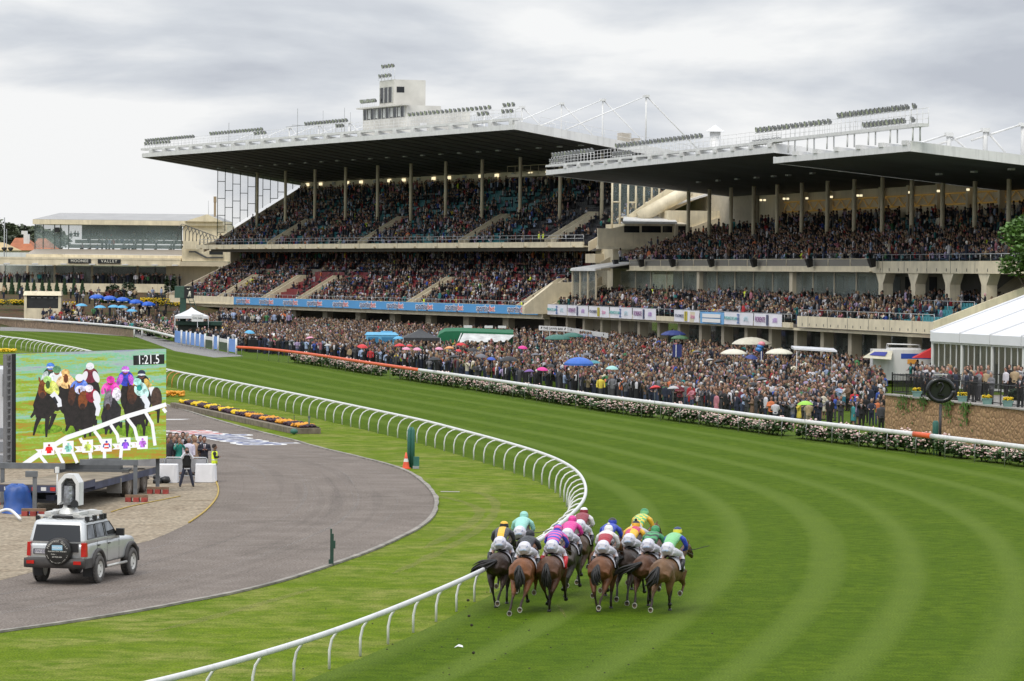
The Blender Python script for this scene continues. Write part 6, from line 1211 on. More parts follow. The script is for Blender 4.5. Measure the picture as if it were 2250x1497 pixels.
def make_jockey(ho, var, sm, slm, cap1, cap2, label, peak=False, whip=None, boots=None, pom=False, dx=0):
    sk, br, bd = JM[var]; jo = link('person', bd.copy()); jo.data.materials.append(SKIN); jo.location = ho.location+Vector((0,0,.0)); jo.rotation_euler = ho.rotation_euler; tag(jo, label, 'person', 'jockeys riding the race')
    me = sk.copy(); me.materials.append(sm); me.materials.append(slm); me.polygons.foreach_set('material_index', [1 if (abs(p.center.x) > .205 or (p.center.y > 1.28 and abs(p.center.x) > .09)) else 0 for p in me.polygons]); link('silks', me, jo)
    me = br.copy(); me.materials.append(BREECH); bo_ = link('breeches', me, jo)
    text('breeches_lettering', 'LUCRF', .085, mat('breech_print',(.12,.16,.38),.6,var=0), bo_, XZ(0,.262,1.85) @ Matrix.Rotation(-.62,4,'X'), .003); text('breeches_lettering', 'SUPER', .07, mat('breech_print2',(.35,.5,.7),.6,var=0), bo_, XZ(0,.205,1.765) @ Matrix.Rotation(-.35,4,'X'), .003)
    for s_ in (1,-1):
        b = MB(); b.tube([(s_*.325,.84,1.47),(s_*.335,.76,1.35),(s_*.335,.70,1.24),(s_*.335,.74,1.19),(s_*.335,.90,1.19)], [.078,.07,.052,.055,.035], 10); b.build('boot', boots or BOOT, jo)
        b = MB(); b.tube([(s_*.335,.80,1.155),(s_*.335,.80,1.16)], [.055,.055], 8); b.tube([(s_*.335+.05,.8,1.16),(s_*.335,.8,1.36),(s_*.32,.85,1.55)], .01, 4); b.build('stirrup', STEEL, jo)
    lz = (0,.06,-.05)[var]; b = MB(); prof = [(.126,-.05),(.13,0),(.118,.06),(.085,.105),(.04,.125),(0,.13)]; b.lathe(prof[:3], (0,1.355,2.17+lz), 16, 0); b.lathe(prof[2:], (0,1.355,2.17+lz), 16, 1); b.tube([(-.09,1.46,2.15+lz),(0,1.53,2.14+lz),(.09,1.46,2.15+lz)], [(.012,.03)]*3, 6, 0)
    if pom: b.lathe([(0,-.03),(.045,0),(.03,.04),(0,.05)], (0,1.34,2.31+lz), 8, 1)
    b.build('cap', [cap1, cap2], jo)
    b = MB(); b.tube([(.12*math.sin(R(-100+20*k)),1.36+.12*math.cos(R(-100+20*k))*1.0,2.13+lz) for k in range(11)], .016, 5); b.build('goggles', BLACK, jo)
    if whip:
        b = MB(); b.tube([(whip*.12,1.5,1.7),(whip*.45,1.42,1.72),(whip*.95,1.35,1.86)], [.016,.012,.008], 5); b.build('whip', BLACK, jo)
    return jo
cS = lambda n, k, a, c, s=1: silk(n, k, a, c, s)
YEL, ORG, BLK, MINT, PNK, MAR, WHT, RYB, GRN, LGRN, CHG = (.75,.42,.03),(.7,.3,.03),(.014,.015,.018),(.28,.58,.50),(.62,.035,.26),(.22,.015,.03),(.72,.71,.71),(.02,.05,.38),(.03,.22,.08),(.20,.50,.22),(.035,.036,.042)
P = lambda n, c: cS(n,'plain',c,c)
YC_, BK_, MI_, PK_, MA_, WH_, RB_, GN_, LG_, CH_ = [P('silk_'+n,c) for n, c in (('yellow',YEL),('black',BLK),('mint',MINT),('pink',PNK),('maroon',MAR),('white',WHT),('royal_blue',RYB),('green',GRN),('light_green',LGRN),('charcoal',CHG))]
HOOP = cS('silk_pink_blue_hoops','hoops',(.66,.10,.32),(.04,.07,.48)); CHK = cS('silk_yellow_green_check','check',(.72,.55,.05),(.10,.42,.16)); QRT = cS('silk_yellow_red_quarters','quarter',YEL,(.50,.03,.10)); CHV = cS('silk_green_black_chevrons','chevron',(.05,.28,.10),(.02,.035,.025)); PAN = cS('silk_yellow_panel','panel',CHG,YEL); RWB = cS('silk_red_white_band','band',(.33,.02,.035),(.70,.60,.58)); MSL = cS('silk_white_maroon_sleeve','hoops',WHT,(.62,.6,.6),.3)
#       px   py  head pose coat tail turn | var silk sleeve cap1 cap2 extras
RIDE = [
 (1268,1288,  9,1,'seal','hang',0, 0,MA_,WH_,MA_,WH_,{}, 'leading dark brown racehorse on the inside rail under a maroon-clad jockey','jockey in maroon with white sleeves and maroon cap, leading on the inside rail'),
 (1387,1296, 18,2,'brown','hang',.35, 1,CHK,YC_,LG_,GN_,{'dx':0}, 'leading brown racehorse of the outer bunch, mostly hidden behind other riders','jockey in yellow and green checks with green cap, ahead of the outer bunch'),
 (1136,1306,  8,0,'dark','low',0, 1,MI_,MI_,MI_,MI_,{'whip':1}, 'dark racehorse hidden behind the first two inside horses, mint-clad jockey','jockey in mint green silks and cap raising a whip at the inside rail'),
 (1322,1318, 14,3,'bay','hang',.5, 0,RB_,RB_,RB_,BK_,{}, 'bay racehorse half hidden in the middle under a royal blue jockey','jockey in royal blue hidden behind the red and white jockey'),
 (1240,1312, 10,2,'grey','hang',0, 0,PK_,PK_,PK_,PK_,{}, 'steel grey racehorse under the all-pink jockey near the rail','jockey in bright pink silks and pink cap on the grey horse'),
 (1374,1326, 14,4,'dark','left',0, 0,QRT,YC_,YC_,BK_,{'pom':True}, 'nearly black racehorse third from the right under the yellow and red jockey','jockey in yellow and red quarters with yellow cap and black bobble'),
 (1093,1335,  7,0,'dark','left',.3, 1,PAN,CH_,BK_,YC_,{}, 'nearly black racehorse closest to the rail with its tail flying left','jockey in charcoal with a yellow back panel, nearest the inside rail'),
 (1415,1340, 15,3,'deep','left',0, 0,CHV,GN_,CHV,GN_,{}, 'deep bay racehorse second from the right under the dark green jockey','jockey in green and black chevrons, second from the right'),
 (1145,1349, 10,1,'chestnut','hang',0, 2,BK_,BK_,BK_,BK_,{}, 'chestnut-brown racehorse second from the left in the rear row','jockey dressed all in black, second from the left in the rear row'),
 (1205,1344, 11,2,'deep','hang',.25, 1,HOOP,HOOP,HOOP,HOOP,{'boots':mat('boot_red',(.5,.02,.03),.35)}, 'bay racehorse third from the left in the rear row, hooped jockey up','jockey in pink and blue hoops with red boot tops'),
 (1318,1345, 11,0,'bay','puff',.35, 1,RWB,MSL,WH_,WH_,{'pom':True}, 'bay racehorse alone in the centre of the rear row under red and white','jockey in red and white with a white bobble cap, centre of the pack'),
 (1455,1350, 20,3,'brown','low',.12, 1,LG_,RB_,P('silk_yellow_cap',(.7,.65,.05)),P('silk_navy',(.02,.04,.12)),{'whip':1}, 'light brown racehorse at the far right of the pack','jockey in light green with royal blue sleeves holding a whip, far right')]
for px, py, hd_, po, ct, tl, tu, va, s1, s2, c1, c2, ex_, hl, jl in RIDE:
    ho = make_horse(px, py, hd_, po, ct, tl, hl, tu); ex_ = dict(ex_); make_jockey(ho, va, s1, s2, c1, c2, jl, **ex_)
# ================================================================== people
def person_parts(pose, female, vox):
    P_ = {'stand': ((.24,.0,1.14),(.25,-.03,.90)), 'fold': ((.27,-.02,1.16),(.06,-.22,1.18)), 'rail': ((.25,-.12,1.18),(.14,-.36,1.10)), 'phone': ((.24,-.15,1.22),(.08,-.30,1.45)), 'clap': ((.25,-.10,1.16),(.04,-.32,1.26)), 'camera': ((.27,-.12,1.30),(.06,-.16,1.58)), 'back': ((.27,.06,1.15),(.10,.13,1.0))}[pose]
    hw = .185 if not female else .16
    b = MB(); b.tube([(0,0,1.38),(0,0,1.50),(0,-.01,1.545),(0,-.018,1.61),(0,-.012,1.68),(0,0,1.745),(0,0,1.76)], [(.06,.06),(.052,.055),(.062,.072),(.077,.098),(.078,.100),(.05,.062),(.01,.01)], 14)
    b.tube([(0,-.10,1.645),(0,-.125,1.60),(0,-.10,1.585)], [.012,.02,.014], 6); b.box((0,-.105,1.555),(.045,.02,.012))
    for s_ in (1,-1): b.tube([(s_*.078,.01,1.64),(s_*.092,.015,1.61),(s_*.08,.0,1.58)], [.012,.02,.012], 5)
    b.tube([(0,0,1.46),(0,0,1.3),(0,0,1.0),(0,0,.86)], [(.07,.06),(hw*.8,.09),(.13,.09),(.14,.10)], 12)
    for s_ in (1,-1):
        e_ = Vector(sided(s_,P_[0])); w_ = Vector(sided(s_,P_[1])); b.tube([(s_*hw*.9,0,1.40),e_,w_], [.048,.042,.032], 8); d = (w_-e_).normalized(); side = Vector((s_,0,0)) if abs(d.x) < .8 else Vector((0,0,1)); side = (side-d*side.dot(d)).normalized(); up_ = d.cross(side)
        b.tube([w_-d*.01,w_+d*.04,w_+d*.085], [(.022,.034),(.02,.042),(.017,.038)], 8)
        for k in range(4): o_ = side*((k-1.5)*.019); L = (.066,.078,.075,.058)[k]; bend = up_*(.022 if s_ > 0 else -.022); b.tube([w_+d*.08+o_,w_+d*(.08+L*.55)+o_,w_+d*(.08+L)+o_+bend], [.0105,.0095,.008], 5)
        b.tube([w_+d*.03-side*.03,w_+d*.065-side*.06,w_+d*.095-side*.062], [.013,.011,.009], 5)
        lx = .30 if pose == 'camera' else .095; b.tube([(s_*.085,0,.9),(s_*(lx+.085)/2,-.01,.5),(s_*lx,.01,.08)], [.075,.052,.036], 8); b.tube([(s_*lx,.03,.05),(s_*(lx+.005),-.12,.035)], [.04,.03], 6)
    body = remesh(b, vox*.8 if vox < .02 else vox*.62, 1)
    b = MB(); b.tube([(0,.0,.80),(0,0,.98),(0,0,1.18),(0,0,1.34),(0,0,1.42),(0,.01,1.475)], [(.19,.135),(.172 if not female else .15,.122),(hw+.01,.132),(hw+.035,.13),(hw-.02,.105),(.075,.075)], 16)
    for s_ in (1,-1):
        e_ = Vector(sided(s_,P_[0])); w_ = Vector(sided(s_,P_[1])); b.tube([(s_*(hw-.02),0,1.395),Vector((s_*(hw+.03),0,1.33)),e_,e_.lerp(w_,.9)], [.075,.072,.060,.048], 9)
    top = remesh(b, vox, 2)
    b = MB()
    if female: b.tube([(0,0,1.0),(0,0,.86),(0,0,.70),(0,.0,.52)], [(.15,.115),(.19,.14),(.205,.155),(.215,.165)], 16)
    else:
        b.tube([(0,0,1.0),(0,0,.88),(0,0,.80)], [(.165,.12),(.175,.135),(.15,.12)], 14)
        sp_w = {'camera': .30}.get(pose,.11)
        for s_ in (1,-1): b.tube([(s_*.088,0,.86),(s_*(.088+sp_w)/2,-.01,.5),(s_*sp_w,.01,.07)], [(.098,.105),.076,.062], 10)
    bot = remesh(b, vox, 2)
    b = MB()
    for s_ in (1,-1): q = .30 if pose == 'camera' and not female else .10; b.tube([(s_*q,.06,.05),(s_*q,-.04,.055),(s_*(q+.005),-.17,.035)], [(.05,.045),(.052,.05),(.025,.035)], 8)
    shoe = remesh(b, vox*.9, 1)
    b = MB(); b.tube([(0,.035,1.59),(0,.028,1.655),(0,.010,1.71),(0,.0,1.765),(0,0,1.79)], [(.094,.094),(.100,.108),(.096,.110),(.066,.076),(.012,.012)], 14)
    if female: b.tube([(0,.055,1.70),(0,.09,1.58),(0,.095,1.44),(0,.085,1.36)], [(.06,.05),(.085,.05),(.085,.045),(.04,.03)], 10)
    hair = remesh(b, vox*.9, 2)
    return body, top, bot, shoe, hair
PCACHE = {}
def pparts(pose, fem, vox):
    k = (pose, fem, vox)
    if k not in PCACHE: PCACHE[k] = person_parts(pose, fem, vox)
    return PCACHE[k]
PMAT = {}
def pm_(kind, col):
    k = (kind, tuple(round(c,3) for c in col))
    if k not in PMAT: PMAT[k] = mat('%s_%d' % (kind, len(PMAT)), col, .5 if kind == 'skin' else .8, var=.12, scale=9)
    return PMAT[k]
def slotted(o, m):
    if not o.data.materials: o.data.materials.append(None)
    o.material_slots[0].link = 'OBJECT'; o.material_slots[0].material = m
def person(loc, rz, pose, fem, skin, top, bot, hair, label, group, vox=.034, h=1.75, hat=None, vest=None, tie=None):
    bo_, tp_, bt_, sh_, hr_ = pparts(pose, fem, vox); o = link('person', bo_); o.location = loc; o.rotation_euler = (0,0,rz); s_ = h/1.76; o.scale = (s_,s_,s_); slotted(o, pm_('skin',skin)); tag(o, label, 'person', group)
    for nm, me, c in ((('dress_top' if fem else 'jacket'),tp_,top),(('skirt' if fem else 'trousers'),bt_,bot),('shoes',sh_,(.015,.013,.012)),('hair',hr_,hair)):
        slotted(link(nm, me, o), pm_(nm if nm != 'dress_top' else 'dress', c))
    if tie:
        b = MB(); b.add([(-.06,-.128,1.43),(.06,-.128,1.43),(0,-.158,1.10)], [(0,1,2)]); b.build('shirt_front', pm_('shirt',tie), o); b = MB(); b.add([(-.015,-.14,1.42),(.015,-.14,1.42),(.02,-.160,1.18),(0,-.162,1.13),(-.02,-.160,1.18)], [(0,1,2,3,4)]); b.build('tie', pm_('tie',(.12,.02,.03)), o)
    if hat:
        b = MB(); b.lathe([(.17,1.735),(.10,1.745),(.095,1.80),(.06,1.83),(0,1.835)], n=12); b.build('hat', pm_('hat',hat), o)
    if vest:
        b = MB(); b.tube([(0,0,.86),(0,0,1.0),(0,0,1.2),(0,0,1.36),(0,.0,1.44)], [(.205,.15),(.19,.14),(.21,.148),(.20,.145),(.15,.115)], 16); b.tube([(0,0,1.02),(0,0,1.06)], [(.196,.146),(.2,.148)], 16, 1); b.build('hi_vis_vest', [HIVIS, mat('reflective_strip',(.6,.6,.58),.3)], o)
    return o
SK = [(.33,.18,.123),(.28,.15,.10),(.37,.21,.145),(.20,.115,.08)]; HR = [(.02,.014,.011),(.06,.037,.022),(.12,.075,.04),(.24,.17,.09),(.20,.19,.18),(.014,.011,.009)]
NVY, BLKS, CHA, WHTS = (.015,.02,.04),(.010,.010,.011),(.05,.05,.055),(.70,.70,.74)
inf = 'people around the video screen'
# the guard, the photographer and the guests behind the barrier
def gp(px, py): p = G(px,py); return p
person(gp(471,1059), R(95), 'fold', False, SK[3], BLKS, BLKS, HR[0], 'security guard in hi-vis yellow vest and black trousers beside the white table', inf, .016, 1.63, vest=True)
po_ = person(gp(410,1070), R(12), 'camera', False, SK[0], WHTS, (.03,.035,.06), HR[1], 'photographer in dark vest and striding legs aiming a camera', inf, .016, 1.66)
b = MB(); b.tube([(0,0,.86),(0,0,1.0),(0,0,1.2),(0,0,1.36),(0,.0,1.43)], [(.20,.145),(.188,.138),(.208,.146),(.19,.142),(.14,.11)], 16); b.build('waistcoat', pm_('waistcoat',BLKS), po_)
b = MB(); b.box((0,-.24,1.60),(.14,.09,.10)); b.tube([(0,-.28,1.6),(0,-.44,1.59)], [.045,.05], 10); tag(b.build('camera', BLACK, None), 'black camera held up by the photographer', 'camera'); cb_ = [o for o in C.objects if o.name.startswith('camera') and o.type == 'MESH'][-1]; cb_.matrix_world = Matrix.Translation(po_.location) @ Matrix.Rotation(R(12),4,'Z') @ Matrix.Scale(1.66/1.76,4)
GU = [(374,959,163.5,'fold',0,CHA,CHA,HR[1],None,'man in grey jacket at the left end of the guests, beside the screen edge'),(382,966,162.5,'stand',0,BLKS,BLKS,HR[2],WHTS,'man in black suit and white shirt next to the woman in teal'),(394,981,162,'phone',1,(.02,.22,.17),(.02,.22,.17),HR[1],None,'woman in teal green dress in the front row of guests'),(402,957,165,'stand',0,BLKS,BLKS,HR[5],WHTS,'man in dark dinner jacket in the back row of guests'),(411,958,165.5,'fold',0,(.08,.07,.07),CHA,HR[4],None,'grey-haired man at the back of the guests'),(415,975,162,'stand',0,(.62,.58,.68),CHA,HR[4],None,'grey-haired man in pale lilac shirt behind the photographer'),(425,965,164,'clap',0,(.07,.06,.06),CHA,HR[2],None,'man in brown-grey jacket right of the lilac shirt'),(429,972,162.5,'stand',1,(.45,.30,.20),(.45,.30,.20),HR[3],None,'woman in tan dress half hidden beside the navy suits'),(440,967,163.5,'stand',0,NVY,NVY,HR[0],WHTS,'tall man in navy suit, second from the right of the guests'),(449,974,162.5,'fold',0,(.02,.022,.035),BLKS,HR[0],WHTS,'man in dark suit and sunglasses at the right end of the guests'),(388,962,165.5,'stand',0,(.10,.09,.09),CHA,HR[0],None,'dark-haired man in grey behind the black suit'),(369,974,161.8,'stand',0,(.035,.03,.04),BLKS,HR[1],None,'man in dark jacket half hidden by the right edge of the screen')]
for px, hy, Y, ps, fm, tc_, bc, hc, ti, lab in GU:
    zt_ = atY(px,hy-5,Y); person((zt_.x,Y,zt_.z-1.75*.97 if zt_.z-1.75*.97 > 0 else 0), R(15+random.uniform(-15,25)), ps, bool(fm), SK[random.randrange(3)], tc_, bc, hc, lab, inf, .018, 1.74, tie=ti)
# ================================================================== the right-hand wall, terrace, marquee, sign
WD_ = Vector((.25,-.968,0)); WN = Vector((.968,.25,0)); W0 = Vector((21.15,206,0))
w1p = G(2223,898,2.35); W0 = G(1944,867,2.35); W0.z = 0; WD_ = (Vector((w1p.x,w1p.y,0))-W0).normalized(); WN = Vector((-WD_.y,WD_.x,0)); WN = WN if WN.x > 0 else -WN
ROCK = bpy.data.materials.new('rock_wall'); ROCK.use_nodes = True; t_ = ROCK.node_tree; b_ = t_.nodes['Principled BSDF']; b_.inputs['Roughness'].default_value = .9
o_ = N(t_,'ShaderNodeTexCoord'); mp_ = N(t_,'ShaderNodeMapping'); mp_.inputs['Scale'].default_value = (2.5,2.5,3.4); vo = N(t_,'ShaderNodeTexVoronoi'); vo.inputs['Scale'].default_value = 1; vo2 = N(t_,'ShaderNodeTexVoronoi'); vo2.feature = 'DISTANCE_TO_EDGE'; vo2.inputs['Scale'].default_value = 1
rp_ = N(t_,'ShaderNodeValToRGB'); rp_.color_ramp.elements[0].color = (.29,.17,.082,1); rp_.color_ramp.elements[1].color = (.40,.25,.125,1)
ed = N(t_,'ShaderNodeMapRange'); ed.inputs[1].default_value = 0; ed.inputs[2].default_value = .12; mx_ = N(t_,'ShaderNodeMixRGB'); mx_.inputs[1].default_value = (.22,.13,.066,1); bp_ = N(t_,'ShaderNodeBump'); bp_.inputs['Strength'].default_value = .9; bp_.inputs['Distance'].default_value = .12
for a, c in ((o_.outputs['Object'],mp_.inputs[0]),(mp_.outputs[0],vo.inputs['Vector']),(mp_.outputs[0],vo2.inputs['Vector']),(vo.outputs['Color'],rp_.inputs[0]),(vo2.outputs['Distance'],ed.inputs[0]),(ed.outputs[0],mx_.inputs[0]),(rp_.outputs[0],mx_.inputs[2]),(mx_.outputs[0],b_.inputs['Base Color']),(vo2.outputs['Distance'],bp_.inputs['Height']),(bp_.outputs[0],b_.inputs['Normal'])): t_.links.new(a,c)
rw = empty('retaining_wall', (0,0,0), 0, 'tan rockface retaining wall at right below the marquee terrace', 'wall')
b = MB(); wl = lambda a, c, z: W0+WD_*a+WN*c+Vector((0,0,z))
b.hexa([wl(0,0,0),wl(42,0,0),wl(42,.6,0),wl(0,.6,0),wl(0,0.05,2.32),wl(42,.05,2.32),wl(42,.6,2.32),wl(0,.6,2.32)]); b.hexa([wl(0,.6,0),wl(.6,.6,0),wl(.6,14,0),wl(0,14,0),wl(0,.6,2.32),wl(.6,.6,2.32),wl(.6,14,2.32),wl(0,14,2.32)]); b.build('rock_face', ROCK, rw)
b = MB(); b.hexa([wl(-.05,-.06,2.325),wl(42,-.06,2.325),wl(42,.6,2.325),wl(-.05,.6,2.325),wl(-.05,-.06,2.40),wl(42,-.06,2.40),wl(42,.6,2.40),wl(-.05,.6,2.40)]); b.build('coping', CONC, rw)
b = MB()
for a0, w_, h0 in ((3.4,1.7,1.3),(9.5,1.0,1.0),(12.2,.9,1.2),(6.0,.6,.6)):
    for _ in range(80): a = a0+random.gauss(0,w_*.5); z = 2.4-abs(random.gauss(0,h0*.45)); q = wl(a,-.05-random.uniform(0,.06),z); s_ = random.uniform(.05,.11); b.add([q+WD_*(-s_)+Vector((0,0,-s_)),q+WD_*s_+Vector((0,0,-s_*.6)),q+WD_*s_*.6+Vector((0,0,s_))-WN*.04,q-WD_*s_+Vector((0,0,s_*.7))], [(0,1,2,3)])
b.build('creeper', LEAFL, rw)
b = MB(); b.quad([wl(.6,.6,2.33),wl(42,.6,2.33),wl(42,16,2.33),wl(.6,16,2.33)]); struct(b.build('terrace', CONC))
t = empty('iron_fence', (0,0,0), 0, 'black iron picket fence on top of the rock wall', 'fence'); b = MB()
for a0, a1, c0, c1 in ((.1,30,.4,.4),(.1,.1,.4,7)):
    n = int((abs(a1-a0)+abs(c1-c0))/.16); 
    for i in range(n+1): f = i/n; q = wl(a0+(a1-a0)*f,c0+(c1-c0)*f,2.4); b.box(q+Vector((0,0,.58)), (.022,.022,1.12) if i % 14 else (.06,.06,1.25))
    for z in (.12,1.08): b.tube([wl(a0,c0,2.4+z),wl(a1,c1,2.4+z)], .025, 4)
b.build('pickets', BLACK, t)
for i, (px, py) in enumerate(((1972,872),(2008,876),(2052,883),(2104,889),(2156,894),(2211,902),(2249,908))):
    a = (G(px,py,2.4)-W0).dot(WD_); q = wl(a,.22,2.4); t = empty('planter', q, 0, 'teal planter of yellow flowers on the rock wall, %s from the left' % ordn(i+1), 'planter', 'planters on the rock wall'); b = MB(); b.hexa([(-.2,-.14,0),(.2,-.14,0),(.2,.14,0),(-.2,.14,0),(-.27,-.18,.27),(.27,-.18,.27),(.27,.18,.27),(-.27,.18,.27)]); b.bb((-.29,-.2,.27),(.29,.2,.32)); b.build('box', mat('planter_teal',(.17,.30,.27),.6,var=.08), t)
    b = MB(); 
    for _ in range(60): blob(b, (random.uniform(-.24,.24),random.uniform(-.15,.15),.32+random.uniform(.0,.16)), random.uniform(.035,.06))
    b.build('flowers', MATS['flower_yellow'], t); b = MB(); leaf_cloud(b, 60, .26,.18,.12,.34,.09); b.build('leaves', LEAF, t)
for i, px in enumerate((2163,2234)):
    a = (G(px,890,2.4)-W0).dot(WD_); b = MB(); leaf_cloud(b, 500, .45,.45,.45,.5,.11); tag(b.build('clipped_shrub', LEAFD, None, wl(a,1.6,2.34)), 'round clipped shrub behind the iron fence, %s of two' % ('left' if i == 0 else 'right'), 'shrub', 'clipped shrubs')
# marquee
mq = empty('marquee', (0,0,0), 0, 'large white marquee with ribbed roof and glazed walls on the terrace at right', 'marquee')
E0 = atY(2048,752,219); E0.z = 0; ED = Vector((.36,-.933,0)); EN = Vector((.933,.36,0)); zE = 5.05; zb = 2.33; RISE = .345
me_ = lambda a, c, z: E0+ED*a+EN*c+Vector((0,0,z))
PVC = mat('marquee_pvc', (.66,.67,.69), .35, var=.04, scale=.8)
b = MB(); n = 16; bay = 3.72
for k in range(6):
    for i in range(n):
        a0, a1 = k*bay+bay*i/n, k*bay+bay*(i+1)/n; sg = lambda a: .10*abs(math.sin(PI*a/bay))*-1
        b.quad([me_(a0,-.1,zE+.55),me_(a1,-.1,zE+.55),me_(a1,8,zE+.55+8*RISE+sg(a1)),me_(a0,8,zE+.55+8*RISE+sg(a0))])
b.quad([me_(0,-.1,zE+.55),me_(0,8,zE+.55+8*RISE),me_(0,16,zE+.5)]); b.build('roof', PVC, mq)
b = MB()
for k in range(7): b.tube([me_(k*bay,-.12,zE+.57),me_(k*bay,8,zE+.60+8*RISE)], .07, 6)
for k in range(6): b.hexa([me_(k*bay+.03,-.14,zE),me_(k*bay+bay-.03,-.14,zE),me_(k*bay+bay-.03,-.1,zE),me_(k*bay+.03,-.1,zE),me_(k*bay+.03,-.14,zE+.55),me_(k*bay+bay-.03,-.14,zE+.55),me_(k*bay+bay-.03,-.1,zE+.55),me_(k*bay+.03,-.1,zE+.55)])
b.build('valance', PVC, mq)
b = MB(); g = MB()
for k in range(7):
    b.hexa([me_(k*bay-.1,0,zb),me_(k*bay+.1,0,zb),me_(k*bay+.1,.2,zb),me_(k*bay-.1,.2,zb)]+[me_(k*bay-.1,0,zE),me_(k*bay+.1,0,zE),me_(k*bay+.1,.2,zE),me_(k*bay-.1,.2,zE)])
    for j in range(1,5): a = k*bay+bay*j/5; b.hexa([me_(a-.03,.05,zb),me_(a+.03,.05,zb),me_(a+.03,.12,zb),me_(a-.03,.12,zb),me_(a-.03,.05,zE),me_(a+.03,.05,zE),me_(a+.03,.12,zE),me_(a-.03,.12,zE)])
b.hexa([me_(0,0,zE-.12),me_(22,0,zE-.12),me_(22,.1,zE-.12),me_(0,.1,zE-.12),me_(0,0,zE),me_(22,0,zE),me_(22,.1,zE),me_(0,.1,zE)]); b.hexa([me_(0,.02,zb),me_(22,.02,zb),me_(22,.12,zb),me_(0,.12,zb),me_(0,.02,zb+.15),me_(22,.02,zb+.15),me_(22,.12,zb+.15),me_(0,.12,zb+.15)])
b.build('frame', WHITE, mq); g.quad([me_(0,.09,zb),me_(22,.09,zb),me_(22,.09,zE),me_(0,.09,zE)]); g.quad([me_(0,.09,zb),me_(0,15,zb),me_(0,15,zE),me_(0,.09,zE)]); g.build('wall_glass', mat('marquee_glass',(.03,.04,.03),.05,var=.5,scale=.5,alpha=.72), mq)
b = MB(); b.quad([me_(0.2,7,zb),me_(22,7,zb),me_(22,7,zE),me_(.2,7,zE)])
for _ in range(60): q = me_(random.uniform(.5,20),random.uniform(1.5,6),zb+random.uniform(.3,1.2)); b.box(q, (.4,.4,.5), 1)
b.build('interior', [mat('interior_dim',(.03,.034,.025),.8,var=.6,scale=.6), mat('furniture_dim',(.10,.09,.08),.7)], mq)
# round sign on its pole
p = G(2066,1005); p.y = 184.5; sx = atY(2067,858,184.5); t = empty('round_sign', (sx.x,184.5,0), 0, 'round black ring sign on a tall black pole behind the outer rail', 'sign')
b = MB(); b.tube([(0,0,0),(0,0,sx.z-.7)], .07, 8); b.build('pole', BLACK, t)
b = MB(); rr = .55; b.tube([(rr*1.16*math.cos(2*PI*k/32),0,sx.z+rr*math.sin(2*PI*k/32)) for k in range(33)], [(.12,.10)]*33, 8); b.tube([(-.22,0,sx.z+.18),(-.12,0,sx.z+.36),(.06,0,sx.z+.38),(.14,0,sx.z+.22),(.02,0,sx.z-.02),(-.12,0,sx.z-.22),(.16,0,sx.z-.26)], .05, 6); b.build('ring', mat('sign_gloss_black',(.012,.013,.014),.2,var=0), t)
b = MB(); b.lathe([(.0,0),(.51,0)], n=24); q = b.build('disc', DGLASS, t); q.matrix_local = Matrix.Translation((0,.06,sx.z)) @ Matrix.Rotation(PI/2,4,'X') @ Matrix.Diagonal((1.16,1,1,1)); b = MB(); b.box((0,0,sx.z+.80),(.66,.3,.04)); b.box((0,0,sx.z+.74),(.12,.12,.1)); b.build('lamp_cap', mat('lamp_cap_grey',(.42,.43,.40),.5), t)
p = G(2055,1000); t = empty('padded_post', (p.x,p.y,0), 0, 'tall green padded post rising through the roses beside the orange sleeve', 'post'); b = MB(); b.tube([(0,0,.6),(0,0,1.65),(0,0,1.75)], [.16,.16,.10], 12); b.build('pad', TEALG, t); b = MB(); b.tube([(-.07,0,0),(-.07,0,.65)], .035, 6); b.tube([(.08,0,0),(.08,0,.65)], .035, 6); b.build('leg', TEALG, t)
# creeper hedge at right edge
b = MB(); q = G(2250,985); leaf_cloud(b, 1500, 1.3,.8,1.5,.9,.16); tag(b.build('hedge', LEAFL, None, wl((G(2252,908,2.35)-W0).dot(WD_)+.6,-.25,.35)), 'bright green hedge against the rock wall at the right edge', 'hedge')
# ================================================================== trees
def tree(x, y, z0, th, cr_, label, m_, n=2600, lf=.3, squash=.8, group=None, clumps=16):
    t = empty('tree', (x,y,z0), 0, label, 'tree', group); b = MB(); cz = th; b.tube([(0,0,0),(.05*cr_,0,th*.5),(0,.03*cr_,th)], [.09*cr_,.07*cr_,.04*cr_], 8); cl = []
    for k in range(clumps):
        a = random.uniform(0,6.28); r = cr_*random.uniform(.15,.75); zz = cz+cr_*squash*random.uniform(-.55,.8); c = Vector((r*math.cos(a),r*math.sin(a),zz)); cl.append((c, cr_*random.uniform(.25,.45))); b.tube([(0,0,th*.55),(c.x*.5,c.y*.5,(th*.6+zz)/2),c], [.04*cr_,.025*cr_,.01*cr_], 5)
    b.build('trunk', BARK, t); b = MB()
    for _ in range(n):
        c, r = random.choice(cl); d = Vector((random.gauss(0,1),random.gauss(0,1),random.gauss(0,1))).normalized()*r*random.uniform(.5,1.05); d.z *= .8; q = Matrix.Rotation(random.uniform(0,6.28),3,'Z') @ Matrix.Rotation(random.uniform(-1.2,1.2),3,'X'); s_ = lf*random.uniform(.6,1.3); b.add([c+d+q @ Vector(v)*s_ for v in ((-.5,-.3,0),(.4,-.4,.1),(.55,.35,0),(-.35,.4,.12))], [(0,1,2,3)])
    b.build('crown', m_, t); return t
LHZ = mat('leaf_hazy', (.085,.105,.055), .7, var=.4, scale=.6); LHZ2 = mat('leaf_hazy_dark', (.06,.075,.042), .7, var=.4, scale=.6); rt = atY(2292,560,232); tree(rt.x, 232, 0, 10.6, 2.9, 'leafy bright green tree cut off by the right edge above the marquee', LEAFL, 9000, .22, 1.0, clumps=26)  # distance haze is mixed into both leaf colours of the far trees
